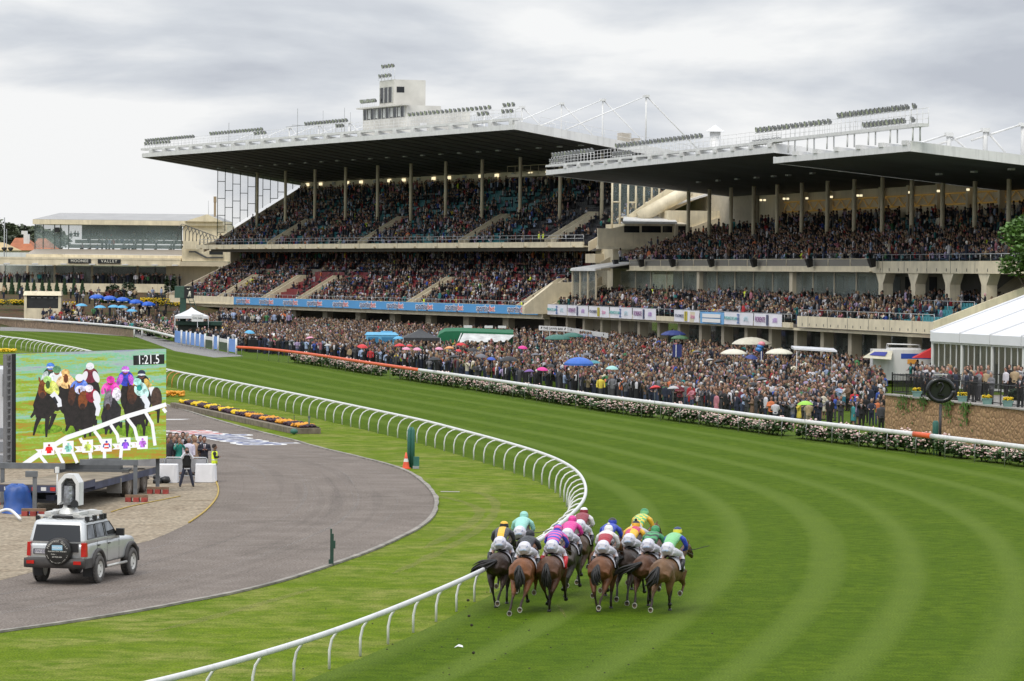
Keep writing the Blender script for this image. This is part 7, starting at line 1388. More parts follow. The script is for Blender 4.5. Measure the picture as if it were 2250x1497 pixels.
for i, (px, top, Y, cr_, m_) in enumerate(((18,483,720,4.2,LHZ),(45,484,740,4.0,LHZ2),(2,500,760,5,LHZ),(62,492,745,3.4,LHZ),(30,512,690,3.5,LHZ2),(100,502,700,4.2,LHZ),(122,508,720,3.6,LHZ2),(84,515,690,3.2,LHZ),(-20,490,740,5,LHZ),(70,520,660,2.4,LHZ2))):
    p = atY(px,top,Y); tree(p.x, Y, 0, p.z-cr_*.9, cr_, ('%s distant tree from the left beyond the pavilion roof' % ordn(i+1)) if px < 70 else ('%s distant tree, seen through the pavilion lounge glass' % ordn(i+1)), m_, 1300, .7, .8, 'distant trees at the left', 12)
# far houses and poles at the left edge
for i, (x0, x1, yr, ye, Y, m_, lab) in enumerate(((22,72,523,550,640,mat('roof_terracotta',(.36,.12,.05),.8,var=.25,scale=.6),'house with orange terracotta roof left of the pavilion'),(-30,20,533,550,615,mat('roof_sand',(.48,.36,.18),.8,var=.15,scale=.6),'house with sandy yellow roof at the left edge'),(76,108,524,548,650,MATS['roof_terracotta'],'pink-roofed house seen through the pavilion glass'))):
    a = atY(x0,ye,Y); c = atY(x1,ye,Y); r_ = atY((x0+x1)/2,yr,Y+6); t = empty('house', (0,0,0), 0, lab, 'house'); b = MB(); b.bb((a.x,Y,0),(c.x,Y+12,a.z)); b.build('wall', CREAM2, t); w_ = (c.x-a.x)*.28; b = MB(); b.add([(a.x-.5,Y-.5,a.z),(c.x+.5,Y-.5,a.z),(c.x+.5,Y+12,a.z),(a.x-.5,Y+12,a.z),(r_.x-w_,Y+6,r_.z),(r_.x+w_,Y+6,r_.z)], [(0,1,5,4),(1,2,5),(2,3,4,5),(3,0,4)]); b.build('roof', m_, t)
    if i == 0: b = MB(); q = atY(58,515,Y+3); b.bb((q.x-.5,Y+3,a.z),(q.x+.5,Y+4,q.z)); b.bb((q.x-.9,Y+3,q.z),(q.x+.1,Y+4,q.z+.6)); b.build('chimney', WHITE, t)
for px, yt, lab in ((9,478,'tall pale pole at the left edge, left of two'),(14,503,'thin pole with two black speakers at the left edge')):
    p = atY(px,600,560); q = atY(px,yt,560); t = empty('pole', (p.x,560,0), 0, lab, 'pole'); b = MB(); b.tube([(0,0,0),(0,0,q.z)], .09 if yt < 490 else .05, 6); b.build('shaft', GREY, t)
    if yt > 490:
        b = MB(); zz = atY(px,549,560).z
        for s_ in (-.35,.62): b.lathe([(.1,-.2),(.42,.1),(.4,.35),(0,.4)], (s_,0,zz), 10)
        b.build('speaker', BLACK, t)
p = atY(24,555,600); b = MB(); b.bb((p.x-4,600,0),(p.x+6,606,p.z)); tag(b.build('shed', WHITE), 'low white shed roof below the distant houses at the left edge', 'shed')
# conifers, hedges and shrubs on the bank
con = None
for i, px in enumerate((10,26,42,60,75,93,108,125,142,163,181)):
    a = atY(px,640,528); 
    if con is None:
        con = empty('conifer', (0,0,0)); b = MB()
        for _ in range(700): z = random.uniform(0,1); r = .46*(1-z)**.8*(.75+.35*random.random()); th = random.uniform(0,6.28); c = Vector((r*math.cos(th),r*math.sin(th),.15+2.0*z)); s_ = .1; b.add([c+Vector((random.uniform(-s_,s_),random.uniform(-s_,s_),random.uniform(-s_,s_*1.6))) for _ in range(3)], [(0,1,2)])
        b.lathe([(.36,.1),(.34,.6),(.12,1.7),(0,2.0)], n=8); b.build('foliage', mat('conifer_green',(.025,.06,.022),.8,var=.35,scale=3), con); b = MB(); b.tube([(0,0,-.2),(0,0,.3)], .06, 6); b.build('trunk', BARK, con); o = con
    else: o = copy_tree(con)
    o.location = (a.x, 528, 3.35); o.scale = (1.0,1.0,random.uniform(1.05,1.25)); tag(o, 'small cone-shaped conifer below the pavilion terrace, %s from the left' % ordn(i+1), 'conifer', 'conifers below the pavilion')
for i, (x0, x1, yt, Y, z0, h_, m_, lab) in enumerate(((232,265,616,520,3.0,2.2,LEAFD,'dark clipped hedge right of the conifers, left part'),(265,300,612,520,3.0,2.5,LEAFD,'dark clipped hedge right of the conifers, right part'),(228,272,620,512,2.8,1.7,mat('leaf_red',(.11,.035,.02),.7,var=.4,scale=2),'rusty red shrub in front of the dark hedge'),(214,300,632,506,2.6,1.0,LEAF,'low bright hedge along the bank below the red shrub'),(362,372,604,525,3.2,3.2,LEAFD,'tall dark conifer beside the grandstand end, left one'),(376,388,602,525,3.2,3.3,LEAFD,'tall dark conifer beside the grandstand end, right one'),(335,348,632,520,3.1,.9,LEAF,'small round shrub by the pavilion doors'))):
    a = atY(x0,yt,Y); c = atY(x1,yt,Y); b = MB(); w_ = (c.x-a.x)/2; leaf_cloud(b, int(220+w_*260), w_*1.1, .8, h_*.62, h_*.42, .26); tag(b.build('hedge' if w_ > 1 else 'shrub', m_, None, ((a.x+c.x)/2,Y,z0)), lab, 'hedge' if w_ > 1 else 'shrub')
for i, (px, py, w_) in enumerate(((20,664,1.9),(46,664,1.2),(150,668,1.0),(345,660,1.8),(365,668,2.2),(325,660,1.0))):
    p = atY(px,py,492); b = MB(); b2 = MB(); leaf_cloud(b, 260, w_,.6,.5,.3,.2)
    for _ in range(90): blob(b2, (random.uniform(-w_,w_),random.uniform(-.7,.3),.5+random.uniform(-.2,.3)), .09)
    t = empty('flower_shrub', (p.x,492,max(0,p.z-.5)), 0, 'yellow-flowering shrub on the bank below the pavilion, %s from the left' % ordn((1,2,3,5,6,4)[i]), 'shrub', 'yellow shrubs on the bank'); b.build('foliage', LEAF, t); b2.build('flowers', MATS['flower_yellow'], t)
# notice shelter
a = atY(53,640,478); c = atY(134,640,478); t = empty('notice_board', (0,0,0), 0, 'cream roofed notice board with a black panel below the pavilion', 'notice board'); zt_ = a.z; zb_ = atY(60,685,478).z; b = MB()
for x in (a.x,c.x-.35): b.bb((x,478,0),(x+.35,479.4,zt_-.4))
b.hexa([(a.x-.1,477.8,zt_-.55),(c.x+.1,477.8,zt_-.55),(c.x+.1,479.7,zt_-.55),(a.x-.1,479.7,zt_-.55),(a.x,478.2,zt_),(c.x,478.2,zt_),(c.x,479.5,zt_),(a.x,479.5,zt_)]); b.bb((a.x,478.1,0),(c.x,479,2.35)); b.build('frame', CREAM, t); b = MB(); b.bb((a.x+.35,478.2,2.35),(c.x-.35,478.5,zt_-.55)); b.build('black_panel', mat('board_black',(.02,.021,.023),.5,var=.3,scale=2), t)
b = MB()
for k in range(5): b.bb((a.x+.9+k*.8,478.15,zt_-.9),(a.x+1.4+k*.8,478.19,zt_-.82))
b.build('board_writing', mat('chalk_grey',(.3,.3,.3),.7,var=0), t)
# green finishing tower
p = atY(402,700,398); t = empty('judge_tower', (p.x,398,0), 0, 'dark green pole tower with square clock box and ladder left of the grandstand', 'tower'); zt_ = atY(400,629,398).z; zb_ = atY(400,655,398).z; b = MB(); b.bb((-.32,-.3,0),(.32,.3,zt_-.2)); b.build('mast', GREEN, t); b = MB(); b.bb((-.9,-.35,zb_),(.15,1.0,zt_)); b.build('box_side', mat('box_green',(.035,.085,.06),.6), t); b = MB(); b.bb((.15,-.4,zb_-.05),(1.1,1.0,zt_)); q = b.build('box_face', BLACK, t)
b = MB(); b.tube([(.45,-.44,zt_-.25),(.62,-.44,zt_-.32),(.75,-.44,zt_-.22)], .05, 5); b.tube([(.6,-.44,zb_+.15),(.72,-.44,zb_+.4),(.78,-.44,zb_+.75)], .1, 6); b.tube([(.85,-.44,zb_+.15),(.8,-.44,zb_+.6)], .06, 5); b.build('white_figure', mat('mark_cream',(.6,.58,.48),.5,var=0), q)
b = MB(); 
for s_ in (0,.5): b.tube([(.6+s_,-.4,zb_),(1.5+s_,-.9,2.4)], .035, 4)
for k in range(7): f = k/7; b.tube([(.6+.9*f,-.4-.5*f,zb_+(2.4-zb_)*f),(1.1+.9*f,-.4-.5*f,zb_+(2.4-zb_)*f)], .03, 4)
b.build('ladder', GREEN, t); b = MB(); b.bb((-.6,-2,2.25),(4.4,.8,2.4)); b.bb((-.6,-2,2.0),(4.4,-1.9,2.25)); b.build('deck_roof', GREEN, t); b = MB(); b.bb((-.4,-1.6,0),(4.2,.6,2.0)); b.build('hut', mat('hut_dark',(.02,.025,.02),.7,var=.4), t)
a = atY(421,691,394); c = atY(447,707,394); sg = empty('shop_sign', (0,0,0), 0, 'small white sign board standing before the white gazebo', 'sign'); b = MB(); b.bb((a.x,394,c.z),(c.x,394.06,a.z)); b.build('board', WHITE, sg); text('lettering', 'City Jeep', .30, BLACK, sg, XZ((a.x+c.x)/2,393.98,(a.z+c.z)/2), .004); b = MB(); b.tube([((a.x+c.x)/2,394.03,c.z),((a.x+c.x)/2,394.03,0)], .04, 5); b.build('post', STEEL, sg)
# ================================================================== gazebos and market umbrellas
def gazebo(px, pt, w, Y, hw, m_, label, wall=None):
    p = atY(px,pt,Y); t = empty('gazebo', (p.x,Y,0), .1, label, 'gazebo'); zp = p.z; ze = zp-hw; r = w/2; b = MB(); n = 6
    vs = []
    for k in range(n+1):
        f = k/n; q = r*f; z = zp-(zp-ze)*(f**.75); vs.append([(-q,-q,z),(q,-q,z),(q,q,z),(-q,q,z)])
    b.add([v for q in vs for v in q], [(j*4+k,j*4+(k+1)%4,(j+1)*4+(k+1)%4,(j+1)*4+k) for j in range(n) for k in range(4)]); b.build('canopy', m_, t)
    b = MB()
    for k in range(4): a = [(-r,-r),(r,-r),(r,r),(-r,r)][k]; c = [(-r,-r),(r,-r),(r,r),(-r,r)][(k+1)%4]; b.quad([(*a,ze-.28),(*c,ze-.28),(*c,ze),(*a,ze)])
    b.build('valance', m_, t); b = MB()
    for a in ((-r,-r),(r,-r),(r,r),(-r,r)): b.tube([(*a,0),(*a,ze)], .03, 5)
    b.build('leg', STEEL, t); return t
gazebo(421,675,3.6,397,.95,PVC,'white peaked gazebo by the green tower at the end of the path')
gazebo(924,722,3.5,345,.85,mat('canvas_black',(.03,.031,.033),.6,var=.15),'black peaked gazebo in the crowd left of the green van')
def brolly(px, pt, wpx, z, m_, label, group, n=8, h=.38, pole=True, name='umbrella', vz=0, tilt=0, Y=None):
    p = G(px,pt,z) if Y is None else atY(px,pt,Y); z = z if Y is None else p.z; w = wpx*p.y/8000/2; t = empty(name, (p.x,p.y,0), 0, label, 'umbrella', group); b = MB(); hh = w*h; prof = [(0,0),(.3,-.06),(.62,-.30),(.86,-.66),(1,-1)]; vs = []; fs = []
    for i, (r, zz) in enumerate(prof):
        for k in range(n*2):
            a = PI*k/n; rr = r*(1 if k % 2 == 0 else .955-.02*(i == 4)); vs.append((w*rr*math.cos(a), w*rr*math.sin(a), z+hh*zz-(0 if k % 2 == 0 else -.0)))
    m2 = n*2
    for i in range(len(prof)-1):
        for k in range(m2): fs.append((i*m2+k,i*m2+(k+1)%m2,(i+1)*m2+(k+1)%m2,(i+1)*m2+k))
    b.add(vs, fs); 
    if vz: b.add([(w*math.cos(PI*k/n)*(1 if k%2==0 else .94),w*math.sin(PI*k/n)*(1 if k%2==0 else .94),z-hh-dz) for dz in (0,vz) for k in range(m2)], [(k,(k+1)%m2,m2+(k+1)%m2,m2+k) for k in range(m2)])
    c_ = b.build('canopy', m_, t); 
    if tilt: c_.location = (0,0,z); c_.rotation_euler = (tilt,tilt*.6,0); c_.data.transform(Matrix.Translation((0,0,-z)))
    b = MB(); b.tube([(0,0,max(0,z-1.15) if not vz and z < 2.6 else (0 if Y is None else max(0,(Y-470)*.083))),(0,0,z+.04)], .014 if z < 2.6 else .03, 5); b.build('pole', STEEL, t); return t
um = lambda n, c: mat('umbrella_'+n, c, .6, var=.08, scale=3)
UR, UPk, UO, UB, UHP, UBl, UG, UPu, UM, ULG, UN, ULm, ULB, URB, UGr, UCr = um('red',(.55,.025,.03)), um('pale_pink',(.65,.28,.40)), um('orange',(.70,.30,.12)), um('black',(.02,.021,.024)), um('hot_pink',(.62,.03,.25)), um('blue',(.03,.08,.38)), um('grey',(.13,.13,.15)), um('purple',(.16,.08,.28)), um('mint',(.30,.55,.52)), um('light_grey',(.40,.40,.41)), um('navy',(.03,.05,.20)), um('lime',(.28,.55,.06)), um('light_blue',(.09,.36,.58)), um('royal',(.035,.13,.48)), um('green',(.03,.13,.10)), um('cream',(.62,.59,.48))
UL = [(797,757,25,UR,'red umbrella in the crowd left of the light blue van'),(878,755,25,UR,'left of two red umbrellas below the light blue umbrella'),(900,757,15,UR,'small upright red umbrella beside the pink ones'),(893,763,20,UPk,'pale pink umbrella left of the black gazebo, upper one'),(917,764,20,UPk,'pale pink umbrella below the black gazebo'),(965,763,19,UPk,'pinkish grey umbrella left of the orange one'),(987,761,22,UO,'orange umbrella in the crowd below the green van'),(1013,753,23,UR,'red umbrella just below the green van cab'),(1008,768,14,UR,'small red umbrella right of the orange one'),(1040,765,26,UB,'black umbrella below the middle of the green van'),(954,785,30,UB,'black umbrella low in the crowd left of centre'),(997,780,24,UB,'black umbrella below the orange umbrella'),(1149,760,22,UHP,'hot pink umbrella tilted, right of the green van'),(1080,785,20,UBl,'bright blue umbrella left of a big black umbrella'),(1118,783,42,UB,'large black umbrella beside the bright blue one'),(1058,778,26,UG,'grey umbrella above the bright blue one'),(1176,776,20,UG,'grey umbrella left of the big royal blue parasol'),(1162,812,23,UPu,'purple umbrella left of the hot pink one near the rail'),(1192,807,26,UHP,'hot pink umbrella near the rail below the royal blue parasol'),(1345,804,29,UM,'pale mint umbrella right of the royal blue parasol'),(1530,770,20,UG,'grey dome umbrella left of the cream parasols'),(1559,788,18,ULG,'light grey umbrella below the grey dome'),(1580,790,24,UB,'black umbrella overlapping a light grey one'),(1652,780,29,UN,'navy umbrella under the cream parasols'),(1439,847,25,UR,'red umbrella near the rail at centre right'),(1479,848,26,ULG,'pale tilted umbrella beside the red one near the rail'),(1632,826,28,UB,'black umbrella in the crowd right of the red one'),(1673,829,26,UG,'dark grey umbrella right of the black one'),(1769,881,36,ULm,'lime green umbrella held by people sitting near the rail'),(549,726,23,ULB,'light blue umbrella by the black cages near the gate fence'),(875,739,25,ULB,'light blue umbrella right of the light blue van'),(680,740,20,UPk,'pale pink umbrella below the white truck'),(640,748,15,UG,'grey umbrella near the gate fence end'),(720,756,16,ULG,'small light grey umbrella left of the red one'),(1290,775,24,UG,'dusky umbrella beside the royal blue parasol'),(1210,800,20,UB,'black umbrella left of the royal blue parasol pole'),(1655,840,20,UB,'black umbrella low, left of the lime one')]
for x, y, w, m_, lab in UL: brolly(x,y,w,2.2,m_,lab,'umbrellas in the crowd', tilt=random.uniform(-.2,.2), h=.5)
brolly(1272,785,64,2.9,URB,'big royal blue parasol rising from the middle of the crowd','parasols in the crowd',h=.42,vz=.15,name='parasol')
brolly(1305,792,32,2.5,um('teal_dark',(.05,.22,.26)),'teal umbrella half behind the royal blue parasol','umbrellas in the crowd',h=.4)
for x, y, w, m_, lab in ((1225,735,58,UGr,'green market parasol left of the pair under the lawn bar board'),(1257,731,50,UGr,'green market parasol right of the pair under the lawn bar board'),(1480,726,56,UN,'navy market parasol in front of the glazed ground floor'),(1494,737,40,um('olive',(.06,.14,.06)),'olive green market parasol below the navy one'),(1651,741,86,UCr,'largest cream parasol, at the top of three'),(1612,767,58,UCr,'left lower cream parasol of three'),(1712,766,60,UCr,'right lower cream parasol of three')): brolly(x,y,w,3.0,m_,lab,'market parasols on the lawn',n=6,h=.34,vz=.06,name='parasol')
for i, (x, y) in enumerate(((213,650),(241,653),(270,656),(298,661),(325,666))):
    t = brolly(x,y-3,34,3.3,mat('parasol_blue',(.01,.10,.52),.5,var=.1,scale=2),'deep blue market parasol, %s from the left of five' % ordn(i+1),'deep blue parasols at left',n=4,h=.42,vz=.12,name='parasol',Y=486)
    q = t.location; text('lettering','sportingbet',.3,WHP,t,XZ(0,-(34*q.y/16000)*.72-.05,atY(x,y-3,486).z-.58) @ Matrix.Rotation(-.9,4,'X'),.004)
for i, (x, y) in enumerate(((179,667),(220,671),(250,670),(268,671),(289,679))): brolly(x,y,27,2.6,ULB,'light blue parasol, %s from the left below the deep blue ones' % ordn(i+1),'light blue parasols at left',h=.42,name='parasol',Y=471)
# vehicles and stalls parked on the lawn
def van(px0, px1, pt, Y, L, wv, hv, m_, label, kind):
    p = atY(px0,pt,Y); c = atY(px1,pt,Y); Lx = c.x-p.x; t = empty(kind, (p.x,Y,0), 0, label, kind.replace('_',' ')); return t, Lx, p.z
t, Lx, zt_ = van(960,1128,720,352,0,0,0,None,'green catering van with a striped grey awning along its side','catering_van')
b = MB(); VG = mat('van_green',(.01,.13,.055),.35,var=.08); loft(b, [[(x_,y_*1.0,z_) for x_, y_, z_ in ((x,-1.1,.5),(x,1.1,.5),(x,1.1,zz-.3),(x,.7,zz),(x,-.7,zz),(x,-1.1,zz-.3))] for x, zz in ((0,zt_-.9),(.25,zt_-.35),(.8,zt_-.05),(2.0,zt_),(4.2,zt_-.05),(Lx,zt_-.15))], 0, False); b.build('body', VG, t); b = MB(); b.hexa([(2.6,-1.15,zt_-.55),(Lx+.1,-1.15,zt_-.65),(Lx+.1,-1.1,zt_-.6),(2.6,-1.1,zt_-.5),(2.2,-3.0,zt_-1.35),(Lx-.6,-3.0,zt_-1.25),(Lx-.6,-2.95,zt_-1.2),(2.2,-2.95,zt_-1.3)]); b.build('awning', mat('awning_grey',(.50,.51,.50),.6,var=.25,scale=1.5), t); b = MB(); b.tube([(2.4,-1.15,zt_-.5),(2.1,-3.0,zt_-1.3)], .06, 5); b.tube([(2.1,-3.0,zt_-1.3),(2.4,-1.15,zt_-1.9)], .05, 5); b.build('awning_strut', WHITE, t); b = MB()
for x_ in (2.6,4.6,5.9): b.bb((x_,-.4,zt_),(x_+.8,.4,zt_+.22))
b.build('roof_vent', WHITE, t)
for x_ in (1.2,Lx-1.6): put_wheel(t, (x_,-1.0,.36), Matrix.Rotation(PI/2,4,'X'), .36, .22, TYRE, GREY)
t, Lx, zt_ = van(803,876,730,352,0,0,0,None,'light blue promotional van in the crowd left of the black gazebo','promo_van')
b = MB(); VB = mat('van_light_blue',(.13,.40,.62),.4,var=.08); b.hexa([(0,-.9,.4),(Lx,-.9,.4),(Lx,.9,.4),(0,.9,.4),(0.1,-.9,zt_-.25),(Lx-.1,-.9,zt_-.25),(Lx-.1,.9,zt_-.25),(.1,.9,zt_-.25)]); b.hexa([(-.05,-.95,zt_-.25),(Lx,-.95,zt_-.25),(Lx,.95,zt_-.25),(-.05,.95,zt_-.25),(.15,-.7,zt_),(Lx-.3,-.7,zt_),(Lx-.3,.7,zt_),(.15,.7,zt_)]); b.bb((1.5,-.4,zt_),(2.6,.4,zt_+.12)); b.build('body', VB, t); b = MB(); b.bb((.3,-.915,zt_-.9),(1.3,-.9,zt_-.45)); b.bb((1.6,-.915,zt_-.9),(2.9,-.9,zt_-.45)); b.build('window', mat('van_window_blue',(.05,.20,.36),.2,var=0), t)
t, Lx, zt_ = van(583,614,732,372,0,0,0,None,'white van half hidden by black cages near the gate fence','white_van'); b = MB(); loft(b, [[(x,-.8,.4),(x,.8,.4),(x,.8,zz-.2),(x,.5,zz),(x,-.5,zz),(x,-.8,zz-.2)] for x, zz in ((0,zt_-.5),(.3,zt_-.1),(1.1,zt_),(Lx,zt_-.25))], 0, False); b.build('body', WHITE, t); b = MB(); b.bb((Lx,-.6,zt_-.9),(Lx+.02,.6,zt_-.4)); b.build('window', DGLASS, t)
b = MB(); p = atY(545,745,362); q = atY(600,764,362)
for k in range(16): x = p.x+(q.x-p.x)*k/15; b.bb((x-.02,362,0),(x+.02,362.04,1.7))
b.bb((p.x,362,1.66),(q.x,362.04,1.72)); b.bb((p.x,362.4,0),(q.x,362.8,1.3)); tag(b.build('cage_fence', BLACK), 'black equipment cage by the end of the orange rail', 'cage')
t, Lx, zt_ = van(1918,2050,768,284,0,0,0,None,'white food truck with a raised striped serving hatch beside the marquee','food_truck'); b = MB(); b.bb((0,0,.5),(Lx,2.2,zt_)); b.bb((1.2,.3,zt_),(Lx-.9,1.6,zt_+.12)); b.build('body', WHITE, t); b = MB(); b.hexa([(-.9,-1.4,zt_-.62),(1.3,-1.4,zt_-.75),(1.3,-1.35,zt_-.7),(-.9,-1.35,zt_-.57),(0,0,zt_-.15),(1.55,0,zt_-.15),(1.55,.05,zt_-.1),(0,.05,zt_-.1)]); b.build('serving_hatch', mat('hatch_cream',(.55,.52,.40),.6), t); b = MB(); b.hexa([(-.35,-1.0,zt_-.42),(.85,-1.0,zt_-.48),(.85,-.98,zt_-.44),(-.35,-.98,zt_-.38),(.1,-.4,zt_-.2),(1.1,-.4,zt_-.22),(1.1,-.38,zt_-.18),(.1,-.38,zt_-.16)]); b.build('hatch_print', mat('hatch_blue',(.05,.06,.28),.6,var=0), t)
b = MB()
for y in (.4,1.5): b.tube([(1.2,y,zt_+.15),(1.25,y,zt_+.42),(Lx-1.0,y,zt_+.38),(Lx-.95,y,zt_+.15)], .04, 5)
for k in range(5): b.tube([(1.3+k*.35,.4,zt_+.4),(1.3+k*.35,1.5,zt_+.4)], .03, 5)
b.build('roof_rack', WHITE, t); b = MB(); b.bb((2.2,-.02,zt_-.7),(Lx,0,zt_-.3)); b.bb((2.7,-.03,zt_-1.1),(3.4,-.01,zt_-.75),1); b.build('side_print', [mat('print_royal',(.02,.06,.35),.5,var=0), mat('print_amber',(.7,.32,.05),.5,var=0)], t)
b = MB(); p = atY(2008,784,281); q = atY(2052,764,281); b.slab([(p.x,281,p.z-.1),(q.x,281,p.z-.1),(q.x,281,q.z)], (0,1.4,0)); tag(b.build('awning', UR), 'red awning between the food truck and the marquee', 'awning')
b = MB(); p = atY(1745,765,268); q = atY(1834,769,268); b.hexa([(p.x,268,p.z-.12),(q.x,266,q.z-.12),(q.x,269,q.z-.1),(p.x,271,p.z-.1),(p.x,268,p.z),(q.x,266,q.z),(q.x,269,q.z+.1),(p.x,271,p.z+.1)]); 
for x in (p.x+.2,q.x-.2): b.tube([(x,268,0),(x,268,p.z-.1)], .03, 5)
tag(b.build('shade_canopy', PVC), 'long flat white shade canopy right of the cream parasols', 'canopy')
for x0, x1, y0, y1, lab in ((1478,1498,757,785,'navy and white flag banner below the olive parasol'),(1670,1676,772,796,'narrow navy flag banner beside the navy umbrella')):
    p = atY(x0,y0,300); q = atY(x1,y1,300); b = MB(); b.bb((p.x,300,q.z),(q.x,300.05,p.z)); b.bb(((p.x*2+q.x)/3,299.97,q.z),((p.x*2+q.x)/3+.06,300,p.z),1); tag(b.build('flag_banner', [NAVY,WHP]), lab, 'banner')
p = atY(1671,762,292); b = MB()
for dx, c_ in ((-.12,0),(.1,1),(0,0)): blob(b, (p.x+dx,292,p.z+dx*2), .3, c_, 10)
tag(b.build('balloons', [mat('balloon_blue',(.05,.2,.5),.3,var=0), mat('balloon_pink',(.7,.25,.3),.3,var=0)]), 'small bunch of blue and pink balloons in front of the cream parasols', 'balloons')
# ================================================================== the crowd
def inpoly(x, y, P_):
    c = False; j = len(P_)-1
    for i in range(len(P_)):
        if (P_[i][1] > y) != (P_[j][1] > y) and x < (P_[j][0]-P_[i][0])*(y-P_[i][1])/(P_[j][1]-P_[i][1])+P_[i][0]: c = not c
        j = i
    return c
ORA = np.array([(p.x,p.y) for p in OR]); NOA = np.array([(n.x,n.y) for n in NO])
def rail_d(x, y):
    d2 = (ORA[:,0]-x)**2+(ORA[:,1]-y)**2; i = int(d2.argmin()); return (x-ORA[i,0])*NOA[i,0]+(y-ORA[i,1])*NOA[i,1], i
def loc_uv(st, x, y): d = Vector((x,y))-st.O; return d.dot(st.u), d.dot(st.v)
lawn = []
zone = [G(*q) for q in ((388,752),(520,772),(700,790),(1000,838),(1500,905),(1720,940),(1945,955),(1945,880),(1938,850),(2046,838),(2046,790))]
zone = [(p.x,p.y) for p in zone]+[(36,262),(60,300),(20,420),(-30,530),(-46,470),(-42,420)]
def sdir(p): return math.atan2(-p[0]*.0-.55, -.8)
yy = 186.0
while yy < 500:
    dens = .80 if yy > 232 else .9
    x = -62.0
    while x < 40:
        X_, Y_ = x+random.uniform(-.3,.3)*dens, yy+random.uniform(-.33,.33)*dens; x += dens
        if not inpoly(X_,Y_,zone): continue
        if mnoise(Vector((X_*.21,Y_*.13,4))) < -.24 and random.random() < .75: continue
        rd, ri_ = rail_d(X_,Y_); px, py = proj((X_,Y_,0))
        if px > 1350 and random.random() < min(.42,(px-1350)/700): continue
        if rd < 1.9 or px < 380 or px > 2060: continue
        u1, v1_ = loc_uv(S1,X_,Y_); u2, v2_ = loc_uv(S2,X_,Y_)
        if u1 > 0 and v1_ > 4: continue
        if u1 < 0 and u2 < 0 and v2_ > 1.0: continue
        if Y_ < 212 and random.random() < .55: continue
        if 1890 < px < 2050 and 205 < Y_ < 209: continue
        g_ = 0                                   # gaps: vehicles, aisles
        for a, c_, e_, f_ in ((960,1130,348,356),(800,880,350,356),(580,616,370,376),(1918,2046,282,288),(404,495,394,402),(540,604,361,364)):
            if a < px < c_ and e_ < Y_ < f_: g_ = 1
        if g_: continue
        if px > 1820 and py > 895 and random.random() < .6: continue
        lawn.append((X_,Y_,0.0,rd))
    yy += dens
TOPS = [('black suit',BLKS,52),('navy suit',NVY,38),('charcoal suit',CHA,20),('white shirt',(.52,.51,.54),9),('pale blue shirt',(.28,.35,.50),6),('lilac shirt',(.34,.27,.42),5),('grey jacket',(.14,.14,.15),9),('brown jacket',(.14,.085,.05),6),('tan coat',(.36,.27,.16),4),('red top',(.35,.025,.03),4),('pink top',(.42,.16,.20),4),('orange top',(.55,.16,.06),2),('teal top',(.03,.20,.20),3),('green top',(.06,.18,.07),2),('cream jacket',(.58,.53,.42),4),('royal blue top',(.03,.07,.32),3),('maroon jacket',(.13,.02,.03),5),('yellow top',(.6,.48,.06),1)]
TW = np.array([t[2] for t in TOPS],float); TW /= TW.sum()
# the nearest three hundred people, one by one
order = sorted(range(len(lawn)), key=lambda i: lawn[i][1])
near = []; 
for i in order:
    if len(near) >= 212: break
    near.append(i)
nearset = set(near)
HN = ['black','brown','light-brown','fair','grey','black']
rows = {}
for i in sorted(near, key=lambda i: lawn[i][3]):
    X_, Y_, Z_, rd = lawn[i]; px, py = proj((X_,Y_,1.05)); _, ri_ = rail_d(X_,Y_); pxr, _y = proj(Vector((OR[ri_].x,OR[ri_].y,1.05))); k = max(0,postno(pxr)); rows[k] = rows.get(k,0)+1
    ti = int(rng.choice(len(TOPS), p=TW)); fm = random.random() < (.75 if TOPS[ti][0] in ('pink top','red top','teal top','orange top','green top','yellow top','cream jacket') else .12); hi = random.randrange(6); tn = TOPS[ti][0]
    bc = TOPS[ti][1] if 'suit' in tn or fm else random.choice([BLKS,CHA,NVY,(.05,.07,.13),(.20,.17,.12)])
    hat = random.choice([(.6,.58,.5),(.03,.03,.03),(.55,.35,.35),(.4,.4,.42)]) if random.random() < .09 else None
    lab = '%s in %s%s, %s row behind %s rail post left of sleeve' % ('woman' if fm else 'man', tn, ' and hat' if hat else ', %s hair' % HN[hi], ordn(rows[k]), ordn(k))
    ps = random.choice(['stand','stand','fold','rail','clap','phone','back'])
    person((X_,Y_,0), R(-25+random.gauss(0,35)), ps, fm, random.choice(SK[:3]), TOPS[ti][1], bc, HR[hi], lab, 'racegoers on the lawn', .04, random.gauss(1.72 if not fm else 1.63,.06), hat, None, (.62,.6,.62) if 'suit' in tn and random.random() < .8 else None)
